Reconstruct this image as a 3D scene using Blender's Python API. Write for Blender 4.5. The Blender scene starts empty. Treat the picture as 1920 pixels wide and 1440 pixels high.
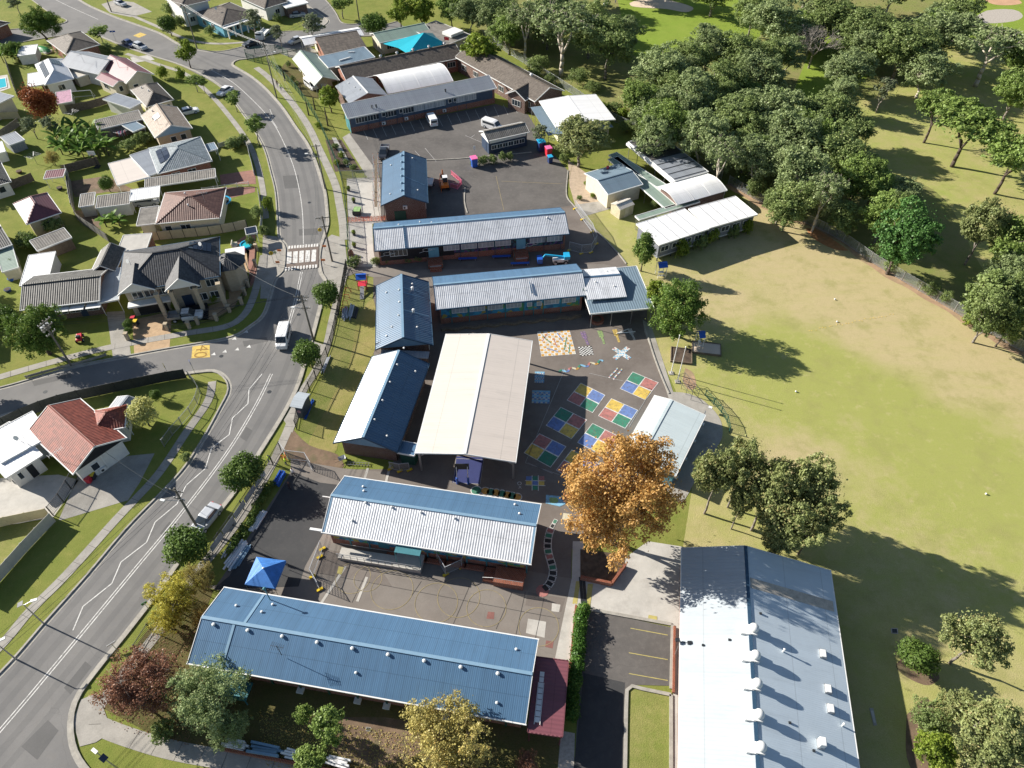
import bpy, math, random
import numpy as np
from mathutils import Vector, Matrix
from mathutils.geometry import tessellate_polygon
R = math.radians
rnd = random.Random(7)
SC = bpy.context.scene
COL = SC.collection
H = 75.0; FPX = 1331.0; TH = R(46.6)
cT, sT = math.cos(TH), math.sin(TH)
SUN_AZ = math.atan2(0.375, -0.927); SUN_EL = R(25.5)     # direction towards the sun

# survey helper: plan position of a point of the place seen in the survey photo at height z
def G(px, py, z=0.0):
    a = (px-960)/FPX; b = -(py-720)/FPX
    dx, dy, dz = a, cT+b*sT, -sT+b*cT
    k = (H-z)/-dz
    return Vector((dx*k, dy*k))
def G3(px, py, z=0.0):
    g = G(px, py, z); return Vector((g.x, g.y, z))
def mpp(px, py, z=0.0):                                   # metres per photo pixel there
    g = G(px, py, z); d = math.sqrt(g.x**2+g.y**2+(H-z)**2)
    c = math.hypot(px-960, py-720); return d/math.hypot(FPX, c)

# ---------------------------------------------------------------- tagging
def tag(o, label=None, cat=None, group=None, kind=None):
    if label: o['label'] = label
    if cat: o['category'] = cat
    if group: o['group'] = group
    if kind: o['kind'] = kind
    return o
def thing(name, label, cat, loc=(0,0,0), rz=0.0, group=None):
    o = bpy.data.objects.new(name, None); COL.objects.link(o)
    o.location = loc; o.rotation_euler = (0, 0, rz); o.empty_display_size = .5
    return tag(o, label, cat, group)
def clone(o, loc, rz, label, scale=None, group=None):
    def rec(s, par):
        c = s.copy(); COL.objects.link(c)
        if par: c.parent = par
        for ch in list(s.children): rec(ch, c)
        return c
    r = rec(o, None); r.location = loc; r.rotation_euler = (0, 0, rz)
    if scale: r.scale = scale
    r['label'] = label
    if group: r['group'] = group
    return r

# ---------------------------------------------------------------- mesh builder
class MB:
    def __init__(s): s.v = []; s.f = []; s.m = []
    def add(s, pts, faces, m=0):
        b = len(s.v); s.v += [tuple(p) for p in pts]
        for f in faces: s.f.append(tuple(b+i for i in f)); s.m.append(m)
        return s
    def box(s, x0, x1, y0, y1, z0, z1, m=0):
        return s.add([(x0,y0,z0),(x1,y0,z0),(x1,y1,z0),(x0,y1,z0),(x0,y0,z1),(x1,y0,z1),(x1,y1,z1),(x0,y1,z1)],
              [(0,3,2,1),(4,5,6,7),(0,1,5,4),(1,2,6,5),(2,3,7,6),(3,0,4,7)], m)
    def obox(s, c, ang, lx, ly, z0, z1, m=0):
        ca, sa = math.cos(ang), math.sin(ang); P = []
        for z in (z0, z1):
            for (a, b) in ((-.5,-.5),(.5,-.5),(.5,.5),(-.5,.5)):
                P.append((c[0]+a*lx*ca-b*ly*sa, c[1]+a*lx*sa+b*ly*ca, z))
        return s.add(P, [(0,3,2,1),(4,5,6,7),(0,1,5,4),(1,2,6,5),(2,3,7,6),(3,0,4,7)], m)
    def beam(s, p0, p1, w, h=None, m=0):
        h = h or w
        p0 = Vector(p0); p1 = Vector(p1); d = (p1-p0)
        if d.length < 1e-6: return s
        d.normalize(); up = Vector((0,0,1)) if abs(d.z) < .95 else Vector((1,0,0))
        a = d.cross(up).normalized()*w/2; b = a.cross(d).normalized()*h/2
        P = [p0-a-b, p0+a-b, p0+a+b, p0-a+b, p1-a-b, p1+a-b, p1+a+b, p1-a+b]
        return s.add(P, [(0,3,2,1),(4,5,6,7),(0,1,5,4),(1,2,6,5),(2,3,7,6),(3,0,4,7)], m)
    def tube(s, p0, p1, r0, r1=None, n=8, m=0):
        r1 = r0 if r1 is None else r1
        p0 = Vector(p0); p1 = Vector(p1); d = (p1-p0)
        if d.length < 1e-6: return s
        d.normalize(); up = Vector((0,0,1)) if abs(d.z) < .95 else Vector((1,0,0))
        a = d.cross(up).normalized(); b = a.cross(d).normalized()
        P = []
        for (p, r) in ((p0, r0), (p1, r1)):
            for i in range(n):
                t = 2*math.pi*i/n; P.append(p+a*math.cos(t)*r+b*math.sin(t)*r)
        F = [(i, (i+1) % n, n+(i+1) % n, n+i) for i in range(n)] + [tuple(range(n-1,-1,-1)), tuple(range(n, 2*n))]
        return s.add(P, F, m)
    def dome(s, c, r, h, n=10, k=4, m=0):
        P = []; F = []
        for j in range(k):
            t = j/k*math.pi/2
            for i in range(n):
                a = 2*math.pi*i/n; P.append((c[0]+r*math.cos(t)*math.cos(a), c[1]+r*math.cos(t)*math.sin(a), c[2]+h*math.sin(t)))
        P.append((c[0], c[1], c[2]+h))
        for j in range(k-1):
            for i in range(n): F.append((j*n+i, j*n+(i+1) % n, (j+1)*n+(i+1) % n, (j+1)*n+i))
        for i in range(n): F.append(((k-1)*n+i, (k-1)*n+(i+1) % n, k*n))
        return s.add(P, F, m)
    def slab(s, pts, t=.1, m=0):                        # 3d polygon (ccw seen from above) given a thickness downwards
        n = len(pts); P = [Vector(p) for p in pts]+[Vector(p)-Vector((0,0,t)) for p in pts]
        F = [tuple(range(n)), tuple(range(2*n-1, n-1, -1))]
        for i in range(n): j = (i+1) % n; F.append((i, n+i, n+j, j))
        return s.add(P, F, m)
    def sheet(s, pts, z, m=0):                          # flat polygon, possibly concave
        P = [Vector((p[0], p[1], z)) for p in pts]
        A = sum(P[i].x*P[(i+1) % len(P)].y-P[(i+1) % len(P)].x*P[i].y for i in range(len(P)))
        tr = tessellate_polygon([P]); F = []
        for t in tr:
            a, b, c = (P[i] for i in t)
            F.append(tuple(t) if (b-a).cross(c-a).z > 0 else (t[0], t[2], t[1]))
        return s.add(P, F, m)
    def prism(s, pts, z0, z1, m=0):
        s.sheet(pts, z1, m); n = len(pts)
        P = [(p[0], p[1], z0) for p in pts]+[(p[0], p[1], z1) for p in pts]
        A = sum(pts[i][0]*pts[(i+1) % n][1]-pts[(i+1) % n][0]*pts[i][1] for i in range(n))
        F = []
        for i in range(n):
            j = (i+1) % n; F.append((i, j, n+j, n+i) if A > 0 else (j, i, n+i, n+j))
        return s.add(P, F, m)
    def build(s, name, mats, parent=None, smooth=False, world=False, bevel=0):
        me = bpy.data.meshes.new(name)
        v = s.v
        if world and parent is not None:
            L = parent.location; a = -parent.rotation_euler.z; ca, sa = math.cos(a), math.sin(a)
            v = [((p[0]-L.x)*ca-(p[1]-L.y)*sa, (p[0]-L.x)*sa+(p[1]-L.y)*ca, p[2]-L.z) for p in v]
        me.from_pydata(v, [], s.f)
        if not isinstance(mats, (list, tuple)): mats = [mats]
        for m in mats: me.materials.append(m)
        if len(mats) > 1: me.polygons.foreach_set('material_index', s.m)
        if smooth: me.polygons.foreach_set('use_smooth', [True]*len(s.f))
        me.update()
        o = bpy.data.objects.new(name, me); COL.objects.link(o)
        if parent is not None: o.parent = parent
        if bevel:
            b = o.modifiers.new('bevel', 'BEVEL'); b.width = bevel; b.segments = 2; b.limit_method = 'ANGLE'
        return o

def smooth_line(pts, n=6):
    P = [Vector(p[:2]) for p in pts]; out = []
    for i in range(len(P)-1):
        p0 = P[max(i-1, 0)]; p1 = P[i]; p2 = P[i+1]; p3 = P[min(i+2, len(P)-1)]
        for k in range(n):
            t = k/n
            out.append(.5*((2*p1)+(p2-p0)*t+(2*p0-5*p1+4*p2-p3)*t*t+(3*p1-p0-3*p2+p3)*t**3))
    out.append(P[-1]); return out
def PX(lst, z=0): return [G(x, y, z) for x, y in lst]
def ribbon(mb, line, w, z0, z1=None, m=0, off=0.0):      # strip of width w along a line; a prism if z1 is given
    n = len(line); Lf = []; Rt = []
    for i in range(n):
        a = line[max(i-1, 0)]; b = line[min(i+1, n-1)]; d = (b-a)
        if d.length < 1e-6: d = Vector((1, 0))
        d.normalize(); nn = Vector((-d.y, d.x)); p = line[i]+nn*off
        Lf.append(p+nn*w/2); Rt.append(p-nn*w/2)
    for i in range(n-1):
        q = [Rt[i], Rt[i+1], Lf[i+1], Lf[i]]
        if z1 is None: mb.add([(p.x, p.y, z0) for p in q], [(0,1,2,3)], m)
        else:
            P = [(p.x, p.y, z0) for p in q]+[(p.x, p.y, z1) for p in q]
            mb.add(P, [(4,5,6,7),(0,1,5,4),(2,3,7,6)]+([(3,0,4,7)] if i == 0 else [])+([(1,2,6,5)] if i == n-2 else []), m)
    return mb
def resample(line, step):
    out = [line[0]]; acc = 0
    for a, b in zip(line[:-1], line[1:]):
        L = (b-a).length
        while L > 0 and acc+L >= step:
            t = (step-acc)/L; a = a+(b-a)*t; out.append(a); L = (b-a).length; acc = 0
        acc += L
    return out

# ---------------------------------------------------------------- materials
class N:
    def __init__(s, name):
        s.m = bpy.data.materials.new(name); s.m.use_nodes = True; s.t = s.m.node_tree; s.t.nodes.clear()
        s.out = s.t.nodes.new('ShaderNodeOutputMaterial')
    def n(s, ty, **k):
        x = s.t.nodes.new(ty)
        for a, b in k.items():
            if a.startswith('_'): setattr(x, a[1:], b)
            else: x.inputs[a.replace('__', ' ')].default_value = b
        return x
    def l(s, a, b): s.t.links.new(a, b)
    def math(s, op, a, b=None, c=None):
        x = s.t.nodes.new('ShaderNodeMath'); x.operation = op
        for i, q in enumerate((a, b, c)):
            if q is None: continue
            if isinstance(q, (int, float)): x.inputs[i].default_value = q
            else: s.l(q, x.inputs[i])
        return x.outputs[0]
    def mix(s, f, a, b, ty='MIX'):
        x = s.t.nodes.new('ShaderNodeMix'); x.data_type = 'RGBA'; x.blend_type = ty
        for i, q in ((0, f), (6, a), (7, b)):
            if isinstance(q, (int, float)): x.inputs[i].default_value = q
            elif isinstance(q, tuple): x.inputs[i].default_value = (*q[:3], 1)
            else: s.l(q, x.inputs[i])
        return x.outputs[2]
    def noise(s, vec, scale, detail=3, rough=.6):
        x = s.n('ShaderNodeTexNoise', Scale=scale, Detail=detail, Roughness=rough)
        if vec is not None: s.l(vec, x.inputs['Vector'])
        return x.outputs['Fac']
    def ramp(s, f, lo, hi, a=0.0, b=1.0):
        x = s.n('ShaderNodeMapRange'); x.inputs[1].default_value = lo; x.inputs[2].default_value = hi
        x.inputs[3].default_value = a; x.inputs[4].default_value = b; s.l(f, x.inputs[0]); return x.outputs[0]
    def pos(s): return s.t.nodes.new('ShaderNodeNewGeometry').outputs['Position']
    def obj(s): return s.t.nodes.new('ShaderNodeTexCoord').outputs['Object']
    def bsdf(s, col, rough=.8, metal=0., spec=.5, normal=None, **k):
        b = s.t.nodes.new('ShaderNodeBsdfPrincipled')
        if isinstance(col, tuple): b.inputs['Base Color'].default_value = (*col[:3], 1)
        else: s.l(col, b.inputs['Base Color'])
        if isinstance(rough, (int, float)): b.inputs['Roughness'].default_value = rough
        else: s.l(rough, b.inputs['Roughness'])
        b.inputs['Metallic'].default_value = metal; b.inputs['Specular IOR Level'].default_value = spec
        if normal is not None: s.l(normal, b.inputs['Normal'])
        for a, q in k.items(): b.inputs[a.replace('__', ' ')].default_value = q
        s.l(b.outputs[0], s.out.inputs[0]); return b
def mat(name, col, rough=.8, metal=0., var=.15, scale=1.5, spec=.4, fine=12., stain=None):
    q = N(name); p = q.pos()
    a = q.noise(p, scale, 4); b = q.noise(p, fine, 2)
    f = q.math('ADD', q.math('MULTIPLY', a, .65), q.math('MULTIPLY', b, .35))
    lo = tuple(c*(1-var*1.6) for c in col); hi = tuple(min(1, c*(1+var*1.6)) for c in col)
    c = q.mix(q.ramp(f, .3, .7), lo, hi)
    if stain:
        c = q.mix(q.ramp(q.noise(p, stain[1], 5, .7), .5, .72, 0, stain[2]), c, stain[0])
    q.bsdf(c, rough, metal, spec); return q.m
# corrugated sheet metal: ribs run down the slope, so the normal swings along the ridge direction
def ribbed(name, col, axis=0, period=.40, amp=.35, rough=.35, metal=0., var=.08, seam=0.0, spec=.5, old=None):
    q = N(name); o = q.obj(); sep = q.n('ShaderNodeSeparateXYZ'); q.l(o, sep.inputs[0]); x = sep.outputs[axis]
    ph = q.math('MULTIPLY', x, 2*math.pi/period)
    c = q.math('MULTIPLY', q.math('COSINE', ph), amp)
    cb = q.n('ShaderNodeCombineXYZ'); q.l(c, cb.inputs[axis])
    vt = q.n('ShaderNodeVectorTransform'); vt.vector_type = 'VECTOR'; vt.convert_from = 'OBJECT'; vt.convert_to = 'WORLD'
    q.l(cb.outputs[0], vt.inputs[0])
    g = q.t.nodes.new('ShaderNodeNewGeometry')
    ad = q.n('ShaderNodeVectorMath', _operation='ADD'); q.l(g.outputs['Normal'], ad.inputs[0]); q.l(vt.outputs[0], ad.inputs[1])
    nm = q.n('ShaderNodeVectorMath', _operation='NORMALIZE'); q.l(ad.outputs[0], nm.inputs[0])
    # panels differ a little, and dirt gathers in broad patches
    pn = q.math('FLOOR', q.math('MULTIPLY', x, 1/ .78)); wn = q.n('ShaderNodeTexWhiteNoise', _noise_dimensions='1D'); q.l(pn, wn.inputs['W'])
    f = q.math('ADD', q.math('MULTIPLY', wn.outputs['Value'], .45), q.math('MULTIPLY', q.noise(g.outputs['Position'], .6, 4), .8))
    k = q.mix(q.ramp(f, .25, .95), tuple(c0*(1-var) for c0 in col), tuple(min(1, c0*(1+var)) for c0 in col))
    if old: k = q.mix(q.ramp(q.noise(g.outputs['Position'], 1.1, 5, .7), .48, .7, 0, .8), k, old)
    mp = q.n('ShaderNodeMapping'); mp.inputs['Scale'].default_value = (1.8, .12, 1) if axis == 0 else (.12, 1.8, 1); q.l(o, mp.inputs[0])
    k = q.mix(q.ramp(q.noise(mp.outputs[0], 1.0, 5, .75), .52, .8, 0, .42), k, tuple(c0*.55+.03 for c0 in col))     # run-off streaks down the sheets
    ot = sep.outputs[1-axis]; lp = q.math('ABSOLUTE', q.math('SUBTRACT', q.math('FRACT', q.math('MULTIPLY', ot, 1/4.3)), .5)); k = q.mix(q.ramp(lp, .004, .014, .35, 0), k, tuple(c0*.4 for c0 in col))
    if seam:
        sx = q.math('ABSOLUTE', q.math('SUBTRACT', q.math('FRACT', q.math('MULTIPLY', x, 1/.78)), .5))
        k = q.mix(q.ramp(sx, .03, .06, seam, 0), k, (0.02, .03, .04))
    q.bsdf(k, rough, metal, spec, nm.outputs[0]); return q.m
def tiles(name, col, col2, amp=.3, rough=.6, gap=.5, spec=.4):
    q = N(name); g = q.t.nodes.new('ShaderNodeNewGeometry'); o = q.obj()
    sep = q.n('ShaderNodeSeparateXYZ'); q.l(o, sep.inputs[0])
    nt = q.n('ShaderNodeVectorTransform'); nt.vector_type = 'NORMAL'; nt.convert_from = 'WORLD'; nt.convert_to = 'OBJECT'; q.l(g.outputs['True Normal'], nt.inputs[0])
    ns = q.n('ShaderNodeSeparateXYZ'); q.l(nt.outputs[0], ns.inputs[0])
    isx = q.math('GREATER_THAN', q.math('ABSOLUTE', ns.outputs[0]), q.math('ABSOLUTE', ns.outputs[1]))   # slope falls along x
    u = q.math('ADD', q.math('MULTIPLY', sep.outputs[1], isx), q.math('MULTIPLY', sep.outputs[0], q.math('SUBTRACT', 1, isx)))
    w = q.math('MULTIPLY', sep.outputs[2], 1/.17)
    row = q.math('FLOOR', w); fr = q.math('FRACT', w)
    uu = q.math('MULTIPLY', u, 1/.33); cell = q.math('FLOOR', uu)
    cc = q.n('ShaderNodeCombineXYZ'); q.l(cell, cc.inputs[0]); q.l(row, cc.inputs[1]); wn = q.n('ShaderNodeTexWhiteNoise', _noise_dimensions='2D'); q.l(cc.outputs[0], wn.inputs['Vector'])
    f = q.math('ADD', q.math('MULTIPLY', wn.outputs['Value'], .6), q.math('MULTIPLY', q.noise(g.outputs['Position'], .9, 4), .6))
    k = q.mix(q.ramp(f, .25, .95), col, col2)
    k = q.mix(q.ramp(fr, .0, .22, gap, 0), k, (col[0]*.25, col[1]*.25, col[2]*.25))
    c = q.math('MULTIPLY', q.math('COSINE', q.math('MULTIPLY', uu, 2*math.pi)), amp)
    cb = q.n('ShaderNodeCombineXYZ'); q.l(q.math('MULTIPLY', c, q.math('SUBTRACT', 1, isx)), cb.inputs[0]); q.l(q.math('MULTIPLY', c, isx), cb.inputs[1])
    vt = q.n('ShaderNodeVectorTransform'); vt.vector_type = 'VECTOR'; vt.convert_from = 'OBJECT'; vt.convert_to = 'WORLD'; q.l(cb.outputs[0], vt.inputs[0])
    ad = q.n('ShaderNodeVectorMath', _operation='ADD'); q.l(g.outputs['Normal'], ad.inputs[0]); q.l(vt.outputs[0], ad.inputs[1])
    nm = q.n('ShaderNodeVectorMath', _operation='NORMALIZE'); q.l(ad.outputs[0], nm.inputs[0])
    q.bsdf(k, rough, 0, spec, nm.outputs[0]); return q.m
def brickmat(name, col, col2=None, mortar=(.42,.38,.34), scale=1.0):
    q = N(name); o = q.obj(); sep = q.n('ShaderNodeSeparateXYZ'); q.l(o, sep.inputs[0])
    cb = q.n('ShaderNodeCombineXYZ'); q.l(q.math('ADD', sep.outputs[0], sep.outputs[1]), cb.inputs[0]); q.l(sep.outputs[2], cb.inputs[1])
    b = q.n('ShaderNodeTexBrick', Scale=scale); b.inputs['Brick Width'].default_value = .24; b.inputs['Row Height'].default_value = .086; b.inputs['Mortar Size'].default_value = .008
    b.inputs['Color1'].default_value = (*col, 1); b.inputs['Color2'].default_value = (*(col2 or tuple(c*.7 for c in col)), 1); b.inputs['Mortar'].default_value = (*mortar, 1)
    q.l(cb.outputs[0], b.inputs['Vector'])
    k = q.mix(q.ramp(q.noise(q.pos(), .8, 4), .3, .7, 0, .35), b.outputs[0], tuple(c*.55 for c in col))
    q.bsdf(k, .9, 0, .2); return q.m
def leafmat(name, c1, c2, c3=None, trans=.3):
    q = N(name); at = q.n('ShaderNodeAttribute', _attribute_name='tone'); oi = q.n('ShaderNodeObjectInfo')
    k = q.mix(at.outputs['Fac'], c1, c2)
    if c3: k = q.mix(q.ramp(at.outputs['Fac'], .72, .95), k, c3)
    k = q.mix(q.math('MULTIPLY', oi.outputs['Random'], .35), k, tuple(c*.55 for c in c1))
    d = q.n('ShaderNodeBsdfDiffuse'); tr = q.n('ShaderNodeBsdfTranslucent'); gl = q.n('ShaderNodeBsdfGlossy', Roughness=.45); gl.inputs['Color'].default_value = (.5,.52,.5,1)
    q.l(k, d.inputs[0]); q.l(k, tr.inputs[0])
    m = q.n('ShaderNodeMixShader', Fac=trans); q.l(d.outputs[0], m.inputs[1]); q.l(tr.outputs[0], m.inputs[2])
    m2 = q.n('ShaderNodeMixShader', Fac=.025); q.l(m.outputs[0], m2.inputs[1]); q.l(gl.outputs[0], m2.inputs[2])
    q.l(m2.outputs[0], q.out.inputs[0]); return q.m

M = {}
M['bright_y'] = ribbed('bright_white_sheet', (.74,.74,.74), 1, rough=.5, var=.05, amp=.1)
M['white_roof_x'] = ribbed('zinc_glare_sheet_x', (.66,.67,.69), 0, period=.3, rough=.48, metal=.2, var=.12, amp=.24, old=(.45,.46,.48))  # zinc base whitened for sun glare on front slopes, back slopes stay blue
M['white_roof_y'] = ribbed('zinc_sheet_y', (.52,.56,.60), 1, rough=.4, metal=.2, var=.06, amp=.25)  # white colour imitating sun glare on a blue roof's left slope
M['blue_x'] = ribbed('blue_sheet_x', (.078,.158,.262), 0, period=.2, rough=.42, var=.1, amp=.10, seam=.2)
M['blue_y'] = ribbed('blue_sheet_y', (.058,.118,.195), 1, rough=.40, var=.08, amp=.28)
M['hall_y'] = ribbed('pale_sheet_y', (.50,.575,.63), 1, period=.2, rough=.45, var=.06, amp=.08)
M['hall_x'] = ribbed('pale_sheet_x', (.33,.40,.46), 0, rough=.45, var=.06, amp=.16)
M['cream_y'] = ribbed('cream_sheet_y', (.60,.535,.475), 1, rough=.5, var=.03, amp=.05)
M['cream_x'] = ribbed('cream_sheet_x', (.56,.52,.45), 0, rough=.5, var=.05, amp=.15)
M['pale_y'] = ribbed('pale_green_sheet', (.50,.57,.58), 1, rough=.45, var=.05, amp=.1)
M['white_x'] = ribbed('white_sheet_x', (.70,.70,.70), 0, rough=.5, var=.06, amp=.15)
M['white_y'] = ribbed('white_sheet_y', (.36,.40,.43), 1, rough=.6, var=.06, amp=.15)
M['grey_x'] = ribbed('grey_sheet_x', (.25,.27,.30), 0, rough=.42, var=.1, amp=.28)
M['grey_y'] = ribbed('grey_sheet_y', (.25,.27,.30), 1, rough=.42, var=.1, amp=.25)
M['slate_x'] = ribbed('slate_sheet_x', (.16,.22,.27), 0, rough=.45, var=.08, amp=.2)
M['slate_y'] = ribbed('slate_sheet_y', (.16,.22,.27), 1, rough=.45, var=.08, amp=.2)
M['sage_x'] = ribbed('sage_sheet_x', (.22,.29,.24), 0, rough=.5, var=.1, amp=.2)
M['sage_y'] = ribbed('sage_sheet_y', (.22,.29,.24), 1, rough=.5, var=.1, amp=.2)
M['maroon_x'] = ribbed('maroon_sheet_x', (.14,.045,.055), 0, rough=.5, var=.1, amp=.2)
M['maroon_y'] = ribbed('maroon_sheet_y', (.18,.06,.075), 1, rough=.5, var=.1, amp=.2)
M['fibro_x'] = ribbed('fibro_sheet_x', (.19,.175,.155), 0, rough=.85, var=.2, amp=.3, old=(.09,.085,.075))
M['fibro_y'] = ribbed('fibro_sheet_y', (.19,.175,.155), 1, rough=.85, var=.2, amp=.3, old=(.09,.085,.075))
M['tile_brown'] = tiles('brown_roof_tiles', (.085,.068,.055), (.15,.125,.10))
M['tile_dark'] = tiles('charcoal_roof_tiles', (.035,.037,.042), (.075,.078,.085), amp=.16, rough=.62, spec=.3)
M['tile_grey'] = tiles('dark_grey_roof_tiles', (.06,.058,.053), (.12,.115,.105))
M['tile_blue'] = tiles('blue_grey_roof_tiles', (.15,.18,.20), (.26,.30,.32), rough=.5)
M['tile_red'] = tiles('red_roof_tiles', (.15,.036,.024), (.27,.07,.045), gap=.6)
M['tile_choc'] = tiles('chocolate_roof_tiles', (.10,.045,.035), (.17,.085,.065))
M['tile_tan'] = tiles('tan_roof_tiles', (.27,.21,.16), (.38,.31,.25))
M['brick'] = brickmat('orange_brick', (.30,.10,.055), (.22,.07,.04))
M['brick_dark'] = brickmat('brown_brick', (.15,.075,.055), (.10,.05,.04))
M['brick_cream'] = brickmat('cream_brick', (.50,.42,.30), (.42,.34,.23))
M['wall_white'] = mat('painted_white_wall', (.66,.65,.62), .7, var=.06)
M['wall_cream'] = mat('painted_cream_wall', (.58,.53,.42), .8, var=.08)
M['wall_slate'] = mat('slate_blue_paint', (.06,.09,.14), .6, var=.1)
M['wall_navy'] = mat('navy_paint', (.03,.05,.09), .5, var=.1)
M['wall_teal'] = mat('teal_paint', (.05,.19,.22), .6, var=.12)
M['wall_sky'] = mat('sky_blue_paint', (.14,.36,.48), .6, var=.1)
M['fascia_blue'] = mat('blue_fascia_paint', (.19,.31,.42), .5, var=.06)
M['wall_black'] = mat('black_paint', (.015,.017,.022), .5, var=.2)
M['trim'] = mat('white_trim_paint', (.72,.72,.70), .5, var=.05)
M['trim_blue'] = mat('dark_blue_trim', (.03,.07,.12), .5, var=.05)
M['green_paint'] = mat('dark_green_paint', (.02,.08,.06), .5, var=.1)
M['timber'] = mat('weathered_timber', (.17,.13,.09), .9, var=.25, scale=3)
M['pole_wood'] = mat('grey_pole_timber', (.16,.145,.12), .9, var=.2, scale=2)
M['metal'] = mat('galvanised_steel', (.42,.43,.44), .4, .7, var=.1)
M['metal_dark'] = mat('dark_steel', (.04,.045,.05), .5, .3, var=.1)
M['concrete'] = mat('concrete', (.33,.31,.275), .9, var=.13, scale=.5, fine=6, stain=((.20,.185,.16), .35, .7))
M['concrete_light'] = mat('pale_concrete', (.46,.44,.40), .9, var=.10, scale=.5, stain=((.3,.28,.25), .4, .6))
M['kerb'] = mat('kerb_concrete', (.34,.32,.28), .9, var=.18, scale=1.2)
M['paver'] = mat('sand_pavers', (.42,.29,.17), .85, var=.16, scale=1.2)
M['paver_red'] = mat('red_pavers', (.26,.13,.10), .85, var=.16, scale=1.2)
M['soil'] = mat('bare_soil', (.17,.115,.075), .95, var=.3, scale=.7, stain=((.09,.10,.04), .5, .8))
M['mulch'] = mat('mulch', (.085,.06,.042), .95, var=.4, scale=1.5, fine=20)
M['sand'] = mat('bunker_sand', (.62,.50,.38), .95, var=.08, scale=.4)
M['sand_red'] = mat('orange_sand', (.50,.30,.18), .95, var=.12, scale=.4)
M['gravel'] = mat('pale_gravel', (.40,.36,.31), .95, var=.2, scale=3, fine=25)
M['bark'] = mat('brown_bark', (.085,.065,.05), .95, var=.3, scale=4)
M['bark_white'] = mat('white_gum_bark', (.50,.44,.36), .85, var=.18, scale=3)
M['bark_grey'] = mat('grey_bark', (.20,.175,.15), .9, var=.25, scale=3)
M['glass'] = mat('window_glass', (.03,.04,.05), .12, var=.1, spec=.8)
M['blind'] = mat('pale_window_blind', (.36,.39,.42), .35, var=.2, scale=.8, spec=.7)
M['solar'] = mat('solar_cell', (.012,.018,.035), .15, var=.15, spec=.8)
for k, c in dict(white=(.62,.61,.58), yellow=(.60,.42,.09), red=(.40,.16,.14), blue=(.13,.20,.42), green=(.045,.20,.125), orange=(.56,.30,.06), sky=(.20,.42,.58), purple=(.2,.12,.3), cream=(.55,.5,.36), pink=(.45,.25,.33), faint=(.30,.245,.13), lime=(.25,.40,.15)).items():
    M['p_'+k] = mat('ground_paint_'+k, c, .75, var=.16, scale=1.2, fine=9, stain=((.12,.11,.10), 2.2, .85))
for k, c in dict(white=(.75,.75,.75), silver=(.45,.47,.5), dark=(.025,.03,.04), blue=(.02,.10,.45), navy=(.02,.04,.13), red=(.55,.03,.05), yellow=(.7,.5,.02), orange=(.75,.2,.03), green=(.03,.2,.06), cyan=(.02,.35,.6), pink=(.75,.15,.35), teal=(.015,.38,.48), lime=(.45,.75,.05), brown=(.15,.08,.05), skin=(.4,.22,.15), grey=(.25,.25,.26)).items():
    M['c_'+k] = mat('gloss_'+k, c, .35, var=.05, spec=.6)
M['rubber'] = mat('rubber', (.02,.02,.02), .9)
M['lamp'] = mat('clear_lens', (.7,.7,.65), .2)
def pool():
    q = N('pool_water'); q.bsdf((.02,.42,.50), .05, 0, .5); return q.m
M['water'] = pool()

# ground materials
def asphalt(name, c1, c2, sc=.18, dirt=(.20,.18,.155), patch=None):
    q = N(name); p = q.pos()
    big = q.noise(p, sc, 5, .65); mid = q.noise(p, 1.4, 4, .7); fine = q.noise(p, 18, 2)
    k = q.mix(q.ramp(big, .35, .65), c1, c2)
    k = q.mix(q.ramp(mid, .5, .75, 0, .5), k, dirt)
    k = q.mix(q.ramp(fine, .3, .7, .0, .22), k, tuple(c*.45 for c in c1))
    v = q.n('ShaderNodeTexVoronoi', _feature='DISTANCE_TO_EDGE', Scale=.12); 
    ad = q.n('ShaderNodeVectorMath', _operation='ADD'); q.l(p, ad.inputs[0])
    nz = q.n('ShaderNodeTexNoise', Scale=.6, Detail=4); q.l(p, nz.inputs[0]); q.l(nz.outputs['Color'], ad.inputs[1]); q.l(ad.outputs[0], v.inputs['Vector'])
    k = q.mix(q.ramp(v.outputs[0], .0, .004, .28, 0), k, tuple(c*.5 for c in c1))
    q.bsdf(k, .85, 0, .35); return q.m
M['road'] = asphalt('road_asphalt', (.158,.154,.150), (.205,.198,.189), dirt=(.185,.172,.155))
M['yard'] = asphalt('school_asphalt', (.14,.118,.102), (.20,.172,.15), dirt=(.21,.188,.168))
M['yard2'] = asphalt('grey_asphalt', (.18,.158,.138), (.24,.213,.186), dirt=(.22,.20,.18))
M['carpark'] = asphalt('dark_asphalt', (.098,.090,.084), (.142,.131,.121), dirt=(.19,.172,.155))
M['newseal'] = asphalt('black_asphalt', (.045,.046,.048), (.062,.062,.063), dirt=(.085,.082,.08))
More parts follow.
